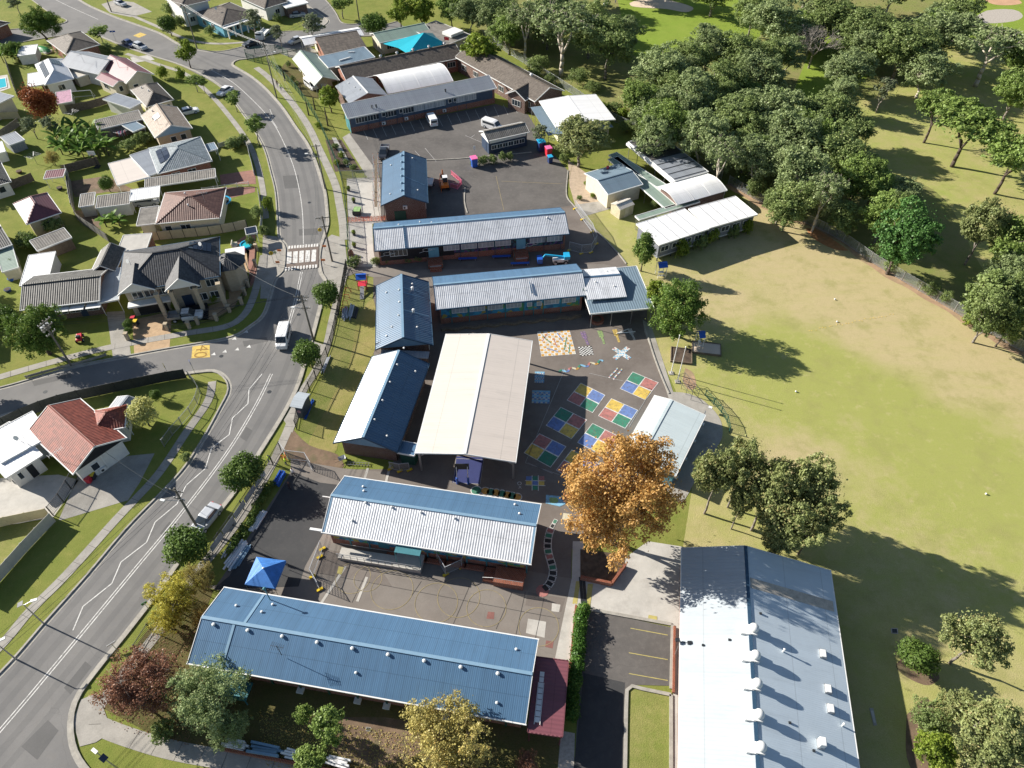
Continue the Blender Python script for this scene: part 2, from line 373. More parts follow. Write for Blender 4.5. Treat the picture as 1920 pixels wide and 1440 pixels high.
def grass(name, green, tan, bias=.5, sc=.06, spots=None, dark=.5):
    q = N(name); p = q.pos()
    big = q.noise(p, sc, 5, .62); mid = q.noise(p, sc*7, 4, .65); fine = q.noise(p, 7, 3, .75); vf = q.noise(p, 40, 2, .7)
    f = q.math('ADD', q.math('MULTIPLY', big, .6), q.math('MULTIPLY', mid, .4))
    if spots:
        for (x, y, rad, amt) in spots:                  # worn or lush patches where the place has them
            c = q.n('ShaderNodeVectorMath', _operation='DISTANCE'); q.l(p, c.inputs[0]); c.inputs[1].default_value = (x, y, 0)
            f = q.math('ADD', f, q.ramp(q.math('ADD', c.outputs['Value'], q.math('MULTIPLY', mid, rad*.6)), rad*1.5, rad*.45, 0, amt))
    k = q.mix(q.ramp(f, bias-.17, bias+.17), green, tan)
    m2 = q.noise(p, 1.1, 6, .75); st = q.n('ShaderNodeMapping'); st.inputs['Scale'].default_value = (.25, 1.6, 1); st.inputs['Rotation'].default_value = (0, 0, .5); q.l(p, st.inputs[0])
    k = q.mix(q.ramp(m2, .48, .75, 0, .45), k, tuple(c*.6+t_*.25 for c, t_ in zip(green, tan))); k = q.mix(q.ramp(q.noise(st.outputs[0], .5, 4, .7), .5, .75, 0, .35), k, tuple(c*1.15 for c in green))
    k = q.mix(q.ramp(q.noise(p, 3.2, 3, .8), .6, .75, 0, .5), k, tuple(c*.85 for c in tan))
    k = q.mix(q.ramp(q.noise(p, .23, 5, .7), .5, .66, 0, .6), k, tuple(c*.62+t_*.12 for c, t_ in zip(green, tan)))
    k = q.mix(q.ramp(q.noise(p, .5, 5, .75), .56, .7, 0, .45), k, tuple(min(1, c*1.12) for c in tan))
    k = q.mix(q.ramp(fine, .42, .72, 0, dark), k, tuple(c*.55 for c in green))
    k = q.mix(q.ramp(vf, .35, .7, 0, .4), k, tuple(min(1, c*1.35) for c in tan))
    bp = q.n('ShaderNodeBump', Strength=.5, Distance=.08); q.l(fine, bp.inputs['Height'])
    q.bsdf(k, .95, 0, .1, bp.outputs[0]); return q.m
# ================================================================ SETTING
def ground(name, mb, m): return tag(mb.build(name, m), kind='structure')
def gpoly(name, px, z, m, sm=0):
    P = PX(px)
    if sm: P = smooth_line(P+[P[0]], sm)[:-1]
    mb = MB(); mb.sheet(P, z); return ground(name, mb, m)
def gp(x, y): g = G(x, y); return (g.x, g.y)
fs = [(*gp(1480,440), 16, .3), (*gp(1640,545), 18, .3), (*gp(1800,630), 18, .28), (*gp(1330,560), 10, .24), (*gp(1510,860), 6, .34), (*gp(1560,520), 9, .14), (*gp(1780,740), 5, .2), (*gp(1590,790), 4, .2), (*gp(1690,620), 9, .2), (*gp(1900,760), 9, .16), (*gp(1660,900), 6, .15), (*gp(1420,880), 5, .18),
      (*gp(1700,790), 18, -.26), (*gp(1440,690), 12, -.28), (*gp(1820,920), 14, -.2), (*gp(1560,740), 10, -.2)]
M['field'] = grass('sports_field_turf', (.265,.305,.06), (.44,.36,.20), .52, .07, fs, .4)
M['lawn'] = grass('suburban_lawn', (.115,.17,.025), (.27,.25,.075), .56, .09)
M['verge'] = grass('verge_grass', (.13,.185,.028), (.31,.27,.11), .52, .16)
M['bush'] = grass('bushland_floor', (.17,.23,.045), (.28,.22,.12), .56, .09, None, .7)
M['golf'] = grass('fairway_turf', (.17,.26,.03), (.24,.29,.055), .55, .05, None, .3)
M['golf2'] = grass('dry_fairway_turf', (.24,.32,.05), (.42,.33,.18), .54, .06, None, .35)
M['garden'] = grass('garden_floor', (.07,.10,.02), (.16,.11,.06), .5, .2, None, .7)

mb = MB(); mb.sheet([(-900,-300),(900,-300),(900,1400),(-900,1400)], 0.0); ground('ground', mb, M['lawn'])
gpoly('bushland_ground', [(905,60),(960,100),(1070,170),(1150,225),(1240,262),(1365,345),(1440,385),(1560,440),(1630,490),(1700,530),(1790,580),(1860,625),(1920,655),(2400,870),(3000,500),(2400,-400),(1000,-500),(700,-200),(860,20)], .004, M['bush'])
gpoly('fairway', [(1130,-120),(1480,-160),(1430,-10),(1440,50),(1370,100),(1290,110),(1190,105),(1165,30)], .010, M['golf'], 4)
gpoly('dry_fairway', [(1610,190),(1680,165),(1760,100),(1830,60),(1900,-60),(2500,-60),(2500,640),(2000,620),(1920,560),(1840,500),(1790,400),(1740,350),(1650,320),(1610,260)], .010, M['golf2'], 4)
gpoly('far_green', [(1790,20),(1850,-20),(1960,-20),(2000,60),(1900,90),(1800,70)], .014, M['golf'], 4)
gpoly('shaded_clearing', [(1480,190),(1540,60),(1600,60),(1640,120),(1560,200)], .012, M['golf'], 3)
gpoly('sand_bunker', [(1180,6),(1205,-2),(1250,0),(1290,10),(1300,17),(1285,23),(1250,17),(1215,15),(1186,12)], .03, M['sand'], 4)
gpoly('sand_bunker', [(1846,0),(1870,-6),(1900,-4),(1916,6),(1890,10),(1862,8)], .03, M['sand_red'], 4)
gpoly('cart_path', [(1822,38),(1850,20),(1900,18),(1918,30),(1900,40),(1850,44)], .02, M['gravel'], 3)
gpoly('sports_field', [(1075,385),(1107,370),(1150,400),(1200,404),(1240,455),(1420,402),(1370,345),(1440,385),(1560,440),(1630,490),(1700,530),(1790,580),(1860,625),(1920,655),(2400,870),(2500,1700),(1400,1900),(1260,1800),(1280,1030),(1300,900),(1355,815),(1320,755),(1270,740),(1235,660),(1213,600),(1215,560),(1178,498),(1150,465),(1105,420)], .008, M['field'])
fence_line = [(1365,345),(1440,387),(1560,442),(1630,490),(1700,532),(1790,585),(1860,628),(1925,664),(2100,750),(2350,880)]
mb = MB(); ln = resample(smooth_line(PX(fence_line), 5), 1.0); n = len(ln)
P = []
for i, p in enumerate(ln):
    d = (ln[min(i+1, n-1)]-ln[max(i-1, 0)]).normalized(); q = Vector((d.y, -d.x))
    w = 1.0+.5*math.sin(i*.21)*math.sin(i*.07)+.2*math.sin(i*.9)
    P.append((p-q*.6, p+q*max(.5, w)))
for i in range(n-1): mb.add([(P[i][0].x,P[i][0].y,.016),(P[i][1].x,P[i][1].y,.016),(P[i+1][1].x,P[i+1][1].y,.016),(P[i+1][0].x,P[i+1][0].y,.016)], [(0,1,2,3)])
M['clay'] = mat('orange_clay', (.34,.225,.14), .95, var=.25, scale=.7, fine=9, stain=((.26,.23,.12), .5, .9))
ground('bare_clay_strip', mb, M['clay'])
gpoly('bare_clay_patch', [(1510,428),(1535,432),(1575,458),(1590,470),(1560,466),(1525,447)], .02, mat('red_clay', (.42,.19,.08), .95, var=.2, stain=((.3,.22,.12), .6, .9)), 4)
gpoly('worn_turf', [(1285,690),(1300,700),(1305,725),(1290,730),(1280,712)], .018, M['clay'], 4)
gpoly('mulch_bed', [(1690,1235),(1760,1265),(1740,1285),(1700,1270),(1680,1250)], .018, M['soil'], 4)
gpoly('mulch_bed', [(1700,1340),(1740,1310),(1760,1380),(1730,1460),(1700,1420)], .018, M['soil'], 4)

# ---- roads and their kerbs
KR = [(262,1560),(215,1490),(165,1440),(142,1400),(137,1350),(150,1305),(190,1250),(240,1188),(300,1110),(345,1045),(412,962),(448,915),(485,856),(525,792),(545,757),(564,715),(577,670),(590,625),(603,575),(613,530),(604,512),(600,485),(603,462),(611,440),(616,420),(615,395),(611,360),(602,330),(590,295),(575,265),(555,237),(535,207),(517,185),(495,162),(470,142),(443,126),(437,120),(446,113),(470,110),(517,101),(565,92),(612,80),(660,70),(720,66),(760,52)]
KL = [(-330,1560),(-150,1400),(0,1262),(85,1166),(160,1082),(237,991),(300,926),(345,877),(382,820),(412,765),(427,735),(425,716),(412,702),(395,697),(350,702),(300,710),(240,720),(160,737),(80,760),(0,783),(-120,820),(-300,880)]
KU = [(-300,815),(-120,758),(0,727),(37,717),(140,687),(225,670),(322,652),(410,637),(445,627),(470,610),(484,600),(496,583),(506,550),(515,523),(531,508),(535,475),(533,460),(522,444),(520,410),(516,360),(507,322),(497,285),(484,258),(470,235),(457,217),(425,175),(395,150),(360,132),(325,118),(282,105),(225,85),(180,66),(160,62),(110,68),(60,76),(0,86),(-150,104)]
KT = [(-160,78),(0,58),(60,52),(115,45),(125,38),(95,25),(60,0),(20,-30),(-40,-80)]
KR2 = [(60,-80),(100,-45),(150,0),(205,27),(245,42),(300,62),(335,82),(368,92),(410,97),(457,87),(494,72),(530,60),(575,58),(600,52),(615,40),(600,28),(575,10),(545,-20)]
KR3 = [(590,-20),(615,5),(630,25),(640,42),(660,46),(690,42),(720,46),(745,40)]
L_KR, L_KL, L_KU, L_KT, L_KR2, L_KR3 = [smooth_line(PX(k), 5) for k in (KR, KL, KU, KT, KR2, KR3)]
def rev(x): return list(reversed(x))
# main road, side street and the cross road laid as butting sheets
def road(name, pts): mb = MB(); mb.sheet(pts, .02); return ground(name, mb, M['road'])
iKLc = 5*11      # index on L_KL at the corner (425,716)
iKUc = 5*8       # (445,627)
road('main_road', L_KR[:181]+L_KR2[10:41][::-1]+PX([(125,38)])+L_KU[40:161][::-1]+L_KL[:56][::-1])
road('side_street', L_KL[iKLc:]+L_KU[:iKUc+1])
road('cross_street', L_KR[180:]+PX([(745,40)])+rev(L_KR3)+rev(L_KR2[40:]))
road('upper_road', PX([(125,38),(95,25),(60,0),(-40,-80),(60,-80)])+L_KR2[5:11])
road('west_street', PX([(160,62),(110,68),(60,76),(0,86),(-150,104),(-160,78),(0,58),(60,52),(115,45),(125,38)]))
mb = MB()
for L, s in ((L_KR, 1), (L_KL, 1), (L_KU, 1), (L_KT, 1), (L_KR2, 1), (L_KR3, 1)):
    ribbon(mb, resample(L, 1.0), .22, 0, .15, 0)
ground('kerb', mb, M['kerb'])
mb = MB()
for L, s in ((L_KR, 1), (L_KL, 1), (L_KU, 1), (L_KR2, 1)):
    ribbon(mb, resample(L, 1.0), .45, .028, None, 0, off=.32*(1 if L is L_KR else (-1 if L is L_KL or L is L_KU else -1)))
ground('gutter', mb, M['kerb'])
# footpaths
PATH_E = [(640,1480),(480,1436),(330,1408),(240,1382),(178,1358)]
PATH_E2 = [(178,1358),(182,1330),(240,1255),(300,1180),(345,1105),(405,1030),(455,965),(505,880),(533,822),(548,785),(565,738),(592,695),(612,650),(622,605),(634,555),(648,505)]
PATH_E3 = [(645,450),(643,420),(637,385),(630,350),(617,318),(600,283),(580,240),(557,205),(528,170),(500,142),(478,125)]
PATH_W = [(-140,1350),(0,1212),(55,1147),(125,1077),(217,975),(255,935),(300,885),(350,810),(390,752),(398,715)]
PATH_W2 = [(-120,745),(0,707),(112,675),(212,650),(350,625),(425,612),(458,590),(474,560),(485,522),(495,477)]
PATH_W3 = [(499,410),(492,350),(480,300),(462,262),(430,218),(395,178),(350,140),(300,122),(235,100)]
PATH_N = [(470,78),(420,82),(380,80),(345,72),(300,52),(250,30),(200,5)]
mb = MB()
for pth, w in ((PATH_E,1.75),(PATH_E2,1.2),(PATH_E3,1.5),(PATH_W,1.15),(PATH_W2,1.25),(PATH_W3,1.1),(PATH_N,1.1)):
    ribbon(mb, resample(smooth_line(PX(pth), 5), 1.0), w, .034, None)
ground('footpath', mb, M['concrete'])
mb = MB()   # expansion joints across the footpaths
for pth, w in ((PATH_E,1.75),(PATH_E2,1.2),(PATH_E3,1.5),(PATH_W,1.15),(PATH_W2,1.25)):
    L = resample(smooth_line(PX(pth), 5), 2.4)
    for a, b in zip(L[:-1], L[1:]):
        d = (b-a).normalized(); q = Vector((-d.y, d.x)); mb.beam((*(a-q*w/2), .038), (*(a+q*w/2), .038), .05, .004)
ground('footpath_joint', mb, mat('joint_grey', (.13,.12,.105), .95))  # dark grey joint lines
for pts in ([(598,457),(622,440),(646,447),(652,500),(640,535),(616,560),(615,530),(602,502)], [(137,1352),(152,1312),(180,1300),(195,1330),(210,1372),(180,1392),(150,1400)], [(493,440),(520,444),(534,462),(534,505),(520,517),(503,560),(488,560),(492,480)],
            [(587,640),(618,650),(600,685),(578,668)], [(532,788),(552,752),(572,740),(560,782),(548,812)]):
    gpoly('concrete_apron', pts, .036, M['concrete'])

# ---- painted road markings
mb = MB()
def line2(px, gap=.22, w=.11):
    L = resample(smooth_line(PX(px), 5), .8); ribbon(mb, L, w, .026, None, 0, gap/2+w/2); ribbon(mb, L, w, .026, None, 0, -gap/2-w/2)
line2([(-200,1595),(0,1370),(120,1228),(245,1077),(342,960),(425,850),(480,760),(512,695)]); line2([(541,610),(556,556),(566,507)])
ribbon(mb, resample(smooth_line(PX([(569,457),(567,397),(559,345),(546,300),(522,247),(505,222),(480,194),(437,155),(395,131)]), 5), .8), .12, .026)
ribbon(mb, resample(smooth_line(PX([(60,-30),(105,0),(185,37)]), 4), .8), .12, .026)
zz = [(137,1182),(156,1137),(210,1094),(227,1054),(275,1017),(291,979),(332,945),(349,910),(385,879),(397,840),(430,815),(436,784),(465,757),(467,730),(492,701)]
for a, b in zip(zz[:-1], zz[1:]): ribbon(mb, [G(*a), G(*b)], .13, .030)
for a, b in zip([(506,205),(508,222)], [(513,222),(520,240)]): ribbon(mb, [G(*a), G(*b)], .1, .030)
for (x, y) in ((401,664),(422,659),(445,655),(467,650),(440,635),(462,622)):
    c = G(x, y); mb.add([(c.x-.35,c.y-.25,.03),(c.x+.35,c.y-.25,.03),(c.x,c.y+.4,.03)], [(0,1,2)])
ground('road_marking', mb, M['p_white'])
mb = MB()    # tyre worn lanes, patches and covers
cl = smooth_line(PX([(-200,1595),(0,1370),(120,1228),(245,1077),(342,960),(425,850),(480,760),(512,695),(541,610),(558,550),(566,507)]), 5)
M['worn'] = asphalt('tyre_worn_asphalt', (.140,.137,.134), (.175,.17,.163), dirt=(.15,.146,.14)); M['patch'] = asphalt('patched_asphalt', (.105,.103,.10), (.13,.127,.124), dirt=(.15,.145,.138))
for o_ in (-3.4,-1.7,1.7,3.4): ribbon(mb, resample(cl, 1.0), .75, .0225, None, 0, o_)
cl2 = smooth_line(PX([(569,455),(567,397),(559,345),(546,300),(522,247),(505,222),(480,194),(437,155),(395,131),(330,100)]), 5)
for o_ in (-3.2,-1.6,1.6,3.2): ribbon(mb, resample(cl2, 1.0), .7, .0225, None, 0, o_)
ground('worn_lane', mb, M['worn'])
for q in ([(300,1000),(318,978),(330,988),(312,1010)], [(120,1290),(160,1240),(172,1250),(132,1302)], [(455,640),(500,632),(502,640),(458,650)], [(530,330),(560,328),(562,352),(534,354)], [(60,715),(130,700),(134,708),(64,724)], [(450,820),(462,800),(474,808),(462,828)], [(560,430),(596,428),(597,440),(561,442)], [(40,1400),(90,1350),(110,1370),(70,1425)]): gpoly('road_patch', q, .0245, M['patch'])
for (x, y) in ((505,735),(330,1010),(560,590),(85,735),(580,380),(415,668)):
    c = G(x, y); mb = MB(); mb.sheet([(c.x+.32*math.cos(k*.524), c.y+.32*math.sin(k*.524)) for k in range(12)], .031); ground('manhole_cover', mb, M['metal_dark'])
# raised zebra crossing
mb = MB(); mb.prism(PX([(536,506),(543,461),(598,459),(597,502)]), 0, .10); ground('crossing_platform', mb, mat('crossing_seal', (.16,.125,.105), .9, var=.12))
mb = MB()
for (x0, y0, x1, y1) in ((541,473,543,495.5),(552.5,472,554.5,494),(564,471,565.5,492.5),(575.5,470,577,491),(587,469,587.5,490)):
    a, b = G(x0+2, y0), G(x0+1, y0+22); ribbon(mb, [a, b], .78, .106)
for k in range(11):
    t = k/10.7
    for (xa, ya, xb, yb, h) in ((541,464.5,597,460,5.5),(534.5,505,595,499.5,6.5)):
        x = xa+(xb-xa)*t+2; y = ya+(yb-ya)*t; ribbon(mb, [G(x, y-h/2), G(x-.4, y+h/2)], .33, .108)
ground('crossing_marking', mb, M['p_white'])
def patch40(px, txt, rz):
    mb = MB(); mb.sheet(PX(px), .027); ground('school_zone_patch', mb, M['p_yellow'])
    if txt:
        c = sum((G(*p) for p in px), Vector((0, 0)))/4
        w = (G(*px[1])-G(*px[0])).length; h = (G(*px[3])-G(*px[0])).length
        cu = bpy.data.curves.new('40', 'FONT'); cu.body = txt; cu.size = w*1.05; cu.align_x = 'CENTER'; cu.align_y = 'CENTER'; cu.offset = -.02; cu.extrude = .001
        o = bpy.data.objects.new('speed_limit_marking', cu); COL.objects.link(o); o.location = (c.x, c.y, .033); o.rotation_euler = (0, 0, rz); o.scale = (h*1.0/(w), .95, 1)
        cu.materials.append(mat('faded_road_paint', (.28,.16,.03), .8)); tag(o, kind='structure')
patch40([(359,672),(394,670),(393,647),(361,649)], '40', R(-86))
patch40([(250,67),(261,71),(275,65),(263,61)], '', 0)

# ---- school grounds
gpoly('schoolyard_asphalt', [(655,250),(930,195),(990,215),(1030,280),(1065,320),(1062,365),(1075,385),(1105,420),(1150,465),(1178,500),(1213,560),(1213,600),(1235,660),(1262,745),(1180,830),(1240,880),(1150,1010),(1092,1010),(1072,1030),(1070,1140),(1040,1240),(1000,1235),(400,1105),(415,1085),(548,880),(562,866),(640,880),(740,880),(700,660),(700,530),(700,500),(700,418),(712,330),(690,312)], .012, M['yard'])
gpoly('car_park_asphalt', [(655,250),(930,195),(990,215),(1030,280),(1065,320),(1062,365),(1075,385),(700,440),(712,330),(690,312)], .017, M['carpark'])
gpoly('lower_court_concrete', [(600,1000),(1072,1085),(1068,1140),(1040,1238),(1000,1235),(380,1100),(560,1080)], .017, M['yard2'])
gpoly('new_asphalt', [(548,884),(640,895),(606,1000),(572,1062),(560,1100),(400,1105),(430,1080)], .022, M['newseal'])
gpoly('old_asphalt_strip', [(545,862),(640,878),(720,885),(740,930),(640,910),(600,905),(545,884)], .026, M['yard2'])
gpoly('patched_paving', [(610,1030),(700,1045),(735,1100),(650,1082),(590,1075)], .024, M['yard'])
gpoly('patched_paving', [(990,1110),(1060,1122),(1052,1148),(985,1135)], .022, M['yard'])
gpoly('pale_slab', [(990,1160),(1024,1166),(1021,1196),(986,1187)], .024, M['concrete_light'])
gpoly('pale_slab', [(1035,1131),(1051,1134),(1048,1148),(1034,1146)], .024, M['concrete_light'])
for q in ([(915,1147),(927,1148),(926,1161),(912,1160)], [(1024,1201),(1038,1203),(1036,1216),(1022,1213)]): gpoly('red_drain_slab', q, .026, mat('red_slab', (.22,.10,.085), .9))
mb = MB()     # slab joints in the lower court
for a, b in (((700,1047),(660,1130)),((790,1090),(770,1120)),((880,1100),(850,1170)),((960,1110),(930,1180)),((600,1075),(1050,1160)),((985,1110),(965,1200)),((1020,1120),(1000,1215))):
    ribbon(mb, [G(*a), G(*b)], .06, .029)
ground('slab_joint', mb, mat('joint_dark', (.07,.065,.06), .95))
mb = MB()
for a, b in (((648,1062),(603,1130)),((688,1082),(670,1128)),((690,878),(681,905)),((732,872),(722,910))): ribbon(mb, [G(*a), G(*b)], .32, .031)
ground('pale_drain_strip', mb, M['concrete_light'])
gpoly('concrete_path', [(650,335),(712,333),(714,412),(722,418),(698,420),(700,470),(706,500),(655,500)], .020, M['concrete_light'])
gpoly('concrete_path', [(648,500),(706,500),(760,506),(860,505),(1130,495),(1180,505),(1200,560),(1100,560),(812,525),(812,540),(800,528),(745,518),(700,520),(668,512),(648,520)], .023, M['yard2'])
gpoly('school_garden_path', [(642,258),(655,250),(700,312),(712,335),(690,335)], .028, M['concrete'])
gpoly('garden_bed', [(610,262),(640,262),(676,318),(628,322)], .014, M['mulch'])
gpoly('white_gravel_path', [(622,258),(630,258),(660,312),(650,314)], .02, M['concrete_light'])
gpoly('school_front_lawn', [(655,520),(700,522),(700,655),(640,820),(628,850),(548,870),(560,810),(600,720),(625,640)], .016, M['verge'])
M['field2'] = grass('scuffed_lawn', (.16,.20,.035), (.30,.25,.10), .42, .2)
gpoly('scuffed_lawn', [(668,600),(700,560),(703,655),(640,800),(627,850),(575,845),(610,770),(655,680)], .020, M['field2'], 3)
gpoly('bare_corner', [(545,800),(580,835),(632,852),(640,880),(560,868),(530,840)], .024, M['soil'], 3)
gpoly('entrance_garden', [(1065,300),(1107,330),(1135,380),(1140,392),(1105,402),(1078,384),(1068,350)], .022, mat('pinkish_gravel', (.42,.33,.24), .95, var=.15))
gpoly('shed_path', [(1078,384),(1135,376),(1150,390),(1095,406)], .03, M['concrete'])
gpoly('concrete_edge_path', [(1205,600),(1220,608),(1240,668),(1262,735),(1275,760),(1258,760),(1245,720),(1225,665),(1208,622)], .026, M['concrete'])
gpoly('pavilion_apron', [(1262,735),(1290,738),(1320,752),(1348,782),(1355,812),(1345,838),(1310,890),(1285,935),(1270,940),(1230,880),(1262,760)], .030, M['concrete'], 3)
gpoly('concrete_forecourt', [(1092,1085),(1180,1040),(1215,1015),(1279,1025),(1282,1178),(1100,1143),(1092,1140)], .024, M['concrete_light'])
gpoly('concrete_side_path', [(1074,1015),(1094,1015),(1096,1085),(1090,1145),(1078,1150),(1068,1240),(1040,1238),(1060,1140),(1072,1085)], .034, M['concrete_light'])
gpoly('driveway_asphalt', [(1098,1143),(1258,1176),(1256,1286),(1185,1284),(1172,1310),(1165,1560),(1060,1560),(1078,1420),(1085,1300)], .022, M['carpark'])
gpoly('new_driveway_seal', [(1094,1262),(1172,1280),(1170,1310),(1165,1560),(1060,1560),(1078,1420)], .027, M['newseal'])
gpoly('lawn_strip', [(1183,1292),(1258,1304),(1257,1560),(1176,1560)], .022, M['verge'])
gpoly('concrete_side_path', [(1262,1172),(1283,1176),(1283,1560),(1262,1560)], .026, M['concrete_light'])
mb = MB()
for L in ([(1106,1143),(1264,1172)], [(1261,1172),(1258,1303)], [(1258,1303),(1195,1290),(1181,1286),(1175,1300),(1172,1440),(1168,1560)], [(1258,1303),(1258,1560)]):
    ribbon(mb, resample(smooth_line(PX(L), 4), 1.0), .35, 0, .14)
for L in ([(1065,320),(1062,365),(1075,385),(1105,420),(1150,465),(1178,500)], [(1208,608),(1225,665),(1245,718),(1258,745)], [(700,308),(745,303),(860,298),(985,287),(1000,285)]):
    ribbon(mb, resample(smooth_line(PX(L), 4), 1.0), .2, 0, .14)
ribbon(mb, resample(smooth_line(PX([(872,352),(871,380),(878,404)]), 4), 1.0), .2, 0, .12)
ground('kerb', mb, M['kerb'])
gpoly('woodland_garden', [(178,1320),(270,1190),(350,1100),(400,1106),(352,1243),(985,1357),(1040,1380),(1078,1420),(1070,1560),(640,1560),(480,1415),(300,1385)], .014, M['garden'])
gpoly('dirt_patch', [(640,1345),(760,1350),(800,1400),(700,1440),(620,1400)], .02, M['soil'], 3)
gpoly('gravel_path', [(1052,1370),(1078,1375),(1076,1440),(1060,1560),(1040,1560),(1046,1440)], .02, M['gravel'])

# ---- painted games on the playground
def decal(name, shapes, kinds):
    mb = MB(); z0 = .036
    for (pts, z, m) in shapes: mb.sheet(pts, z0+z*.004, m)
    return ground(name, mb, [M['p_'+k] for k in kinds])
def bil(Q, u, v): return Q[0]*(1-u)*(1-v)+Q[1]*u*(1-v)+Q[2]*u*v+Q[3]*(1-u)*v
def quadcell(Q, u0, u1, v0, v1): return [bil(Q, u0, v0), bil(Q, u1, v0), bil(Q, u1, v1), bil(Q, u0, v1)]
four = [([(1088.7,718),(1135,741),(1111.2,774.5),(1062.5,750.5)], 'YBGR'), ([(1146.2,747),(1196.5,769.2),(1172.5,804),(1121.2,780)], 'YBGR'), ([(1051.2,763.2),(1100.8,787.5),(1071.7,823.7),(1023.2,798)], 'GRYB'),
        ([(1011.2,812.8),(1062,837.5),(1032.5,877),(982,849.5)], 'RBGY'), ([(1186,697),(1235,717.5),(1210,750.5),(1162,729)], 'GRYB'), ([(1111,793.5),(1160,818),(1133,856),(1082,830)], 'GRYB'), ([(1072,843),(1124,870),(1094,911),(1042,882)], 'YBGR')]
for q, c in four:
    Q = PX(q); S = [(Q, 0, 0)]; e = .022
    for k, (u, v) in enumerate(((0,0),(1,0),(1,1),(0,1))):
        S.append((quadcell(Q, u*.5+e*(1-u*.5)*.9, u*.5+.5-e, v*.5+e, v*.5+.5-e), 1, 1+'YBGR'.index(c[k])))
    decal('four_square_court', S, ('white','yellow','blue','green','red'))
Q = PX([(1007,622),(1068,619),(1080,664),(1015,669)]); S = [(Q, 0, 0)]      # snakes and ladders
for i in range(10):
    for j in range(10):
        if (i+j) % 2: S.append((quadcell(Q, i/10+.008, i/10+.092, j/10+.008, j/10+.092), 1, 1))
        else: S.append((quadcell(Q, i/10+.02, i/10+.08, j/10+.02, j/10+.08), 1, 2))
for (a, b, c, d, m) in ((.15,.2,.35,.5,3),(.6,.1,.72,.45,4),(.85,.3,.7,.8,3),(.2,.7,.5,.85,4),(.45,.3,.5,.65,5),(.3,.1,.1,.4,5),(.9,.6,.8,.95,3)):
    A = bil(Q, a, b); B = bil(Q, c, d); dd = (B-A).normalized(); nn = Vector((-dd.y, dd.x))*.08; S.append(([A-nn, B-nn, B+nn, A+nn], 2, m))
decal('snakes_and_ladders_board', S, ('white','orange','cream','green','blue','red'))
Q = PX([(1084,651),(1109,649),(1113,665),(1088,668)]); S = [(Q, 0, 0)]
for i in range(8):
    for j in range(8):
        if (i+j) % 2: S.append((quadcell(Q, i/8, i/8+.125, j/8, j/8+.125), 1, 1))
ground('chessboard_marking', (lambda mb: ([mb.sheet(p, .036+z*.004, m) for p, z, m in S], mb)[1])(MB()), [M['p_white'], mat('black_ground_paint', (.03,.03,.03), .7)])
def hop(px, col, name='hopscotch_marking'):
    A, B = G(*px[0]), G(*px[1]); d = (B-A); L = d.length; d.normalize(); n_ = Vector((-d.y, d.x)); s = L/8; S = []
    pat = [1,2,1,2,1,1,2,1] if name == 'hopscotch_marking' else [2,2,2,2,1,1,1,1]
    for i, k in enumerate(pat):
        for j in range(k):
            off = (j-(k-1)/2)*s*1.0; c = A+d*(s*(i+.5))+n_*off; h = s*.44
            S.append(([c-d*h-n_*h, c+d*h-n_*h, c+d*h+n_*h, c-d*h+n_*h], 0, 0))
            h *= .45; S.append(([c-d*h-n_*h, c+d*h-n_*h, c+d*h+n_*h, c-d*h+n_*h], 1, 1))
    decal(name, S, (col, 'faint' if col != 'cream' else 'white'))
hop([(1092,622),(1103,647)], 'purple', 'number_grid_marking'); hop([(1124,620),(1133,645)], 'lime', 'number_grid_marking'); hop([(1152,618),(1161,642)], 'yellow', 'number_grid_marking'); hop([(1180,616),(1190,638)], 'white', 'number_grid_marking')
def cross(px, cols, name):                                                  # ludo style cross
    S = []
    for a, b in ((px[0], px[2]), (px[1], px[3])):
        A, B = G(*a), G(*b); d = B-A; L = d.length; d.normalize(); n_ = Vector((-d.y, d.x))
        for i in range(12):
            for j in (-1, 0, 1):
                c = A+d*(L*(i+.5)/12)+n_*j*L/13; h = L/26; S.append(([c-d*h-n_*h, c+d*h-n_*h, c+d*h+n_*h, c-d*h+n_*h], 0 if a == px[0] else 1, (1 if i in (0, 11) and j == 0 else 2 if (i+j) % 3 == 0 else 0)))
    decal(name, S, cols)
cross([(1150,653),(1178,652),(1181,673),(1152,673)], ('white','red','sky'), 'ludo_cross_marking')
def wave(name, a, b, amp, cyc, w, cols, nseg):
    A, B = G(*a), G(*b); d = B-A; n_ = Vector((-d.y, d.x)).normalized(); P = [A+d*(i/60)+n_*amp*math.sin(i/60*cyc*2*math.pi) for i in range(61)]
    mb = MB()
    for k in range(60): ribbon(mb, P[k:k+2], w, .042, None, (k*nseg//60) % len(cols))
    ground(name, mb, [M['p_'+c] for c in cols])
wave('painted_snake', (1048,698), (1131,677), .28, 4.5, .34, ('green','sky','blue','red','cream','orange'), 14)
for a, b in (((1142,709),(1158,690)), ((1150,712),(1166,692))): wave('painted_pencil', a, b, .05, 1, .22, ('white','red','sky','cream'), 12)
for q in ([(1003,697),(1021,697),(1020,718),(1002,718)], [(998,732),(1032,733),(1030,757),(997,756)]):
    Q = PX(q); S = [(Q, 0, 0)]
    for i in range(8):
        for j in range(8):
            if (i*3+j) % 3: S.append((quadcell(Q, i/8+.01, i/8+.115, j/8+.01, j/8+.115), 1, 1+(i+j) % 2))
    decal('number_grid_marking', S, ('sky','blue','cream'))
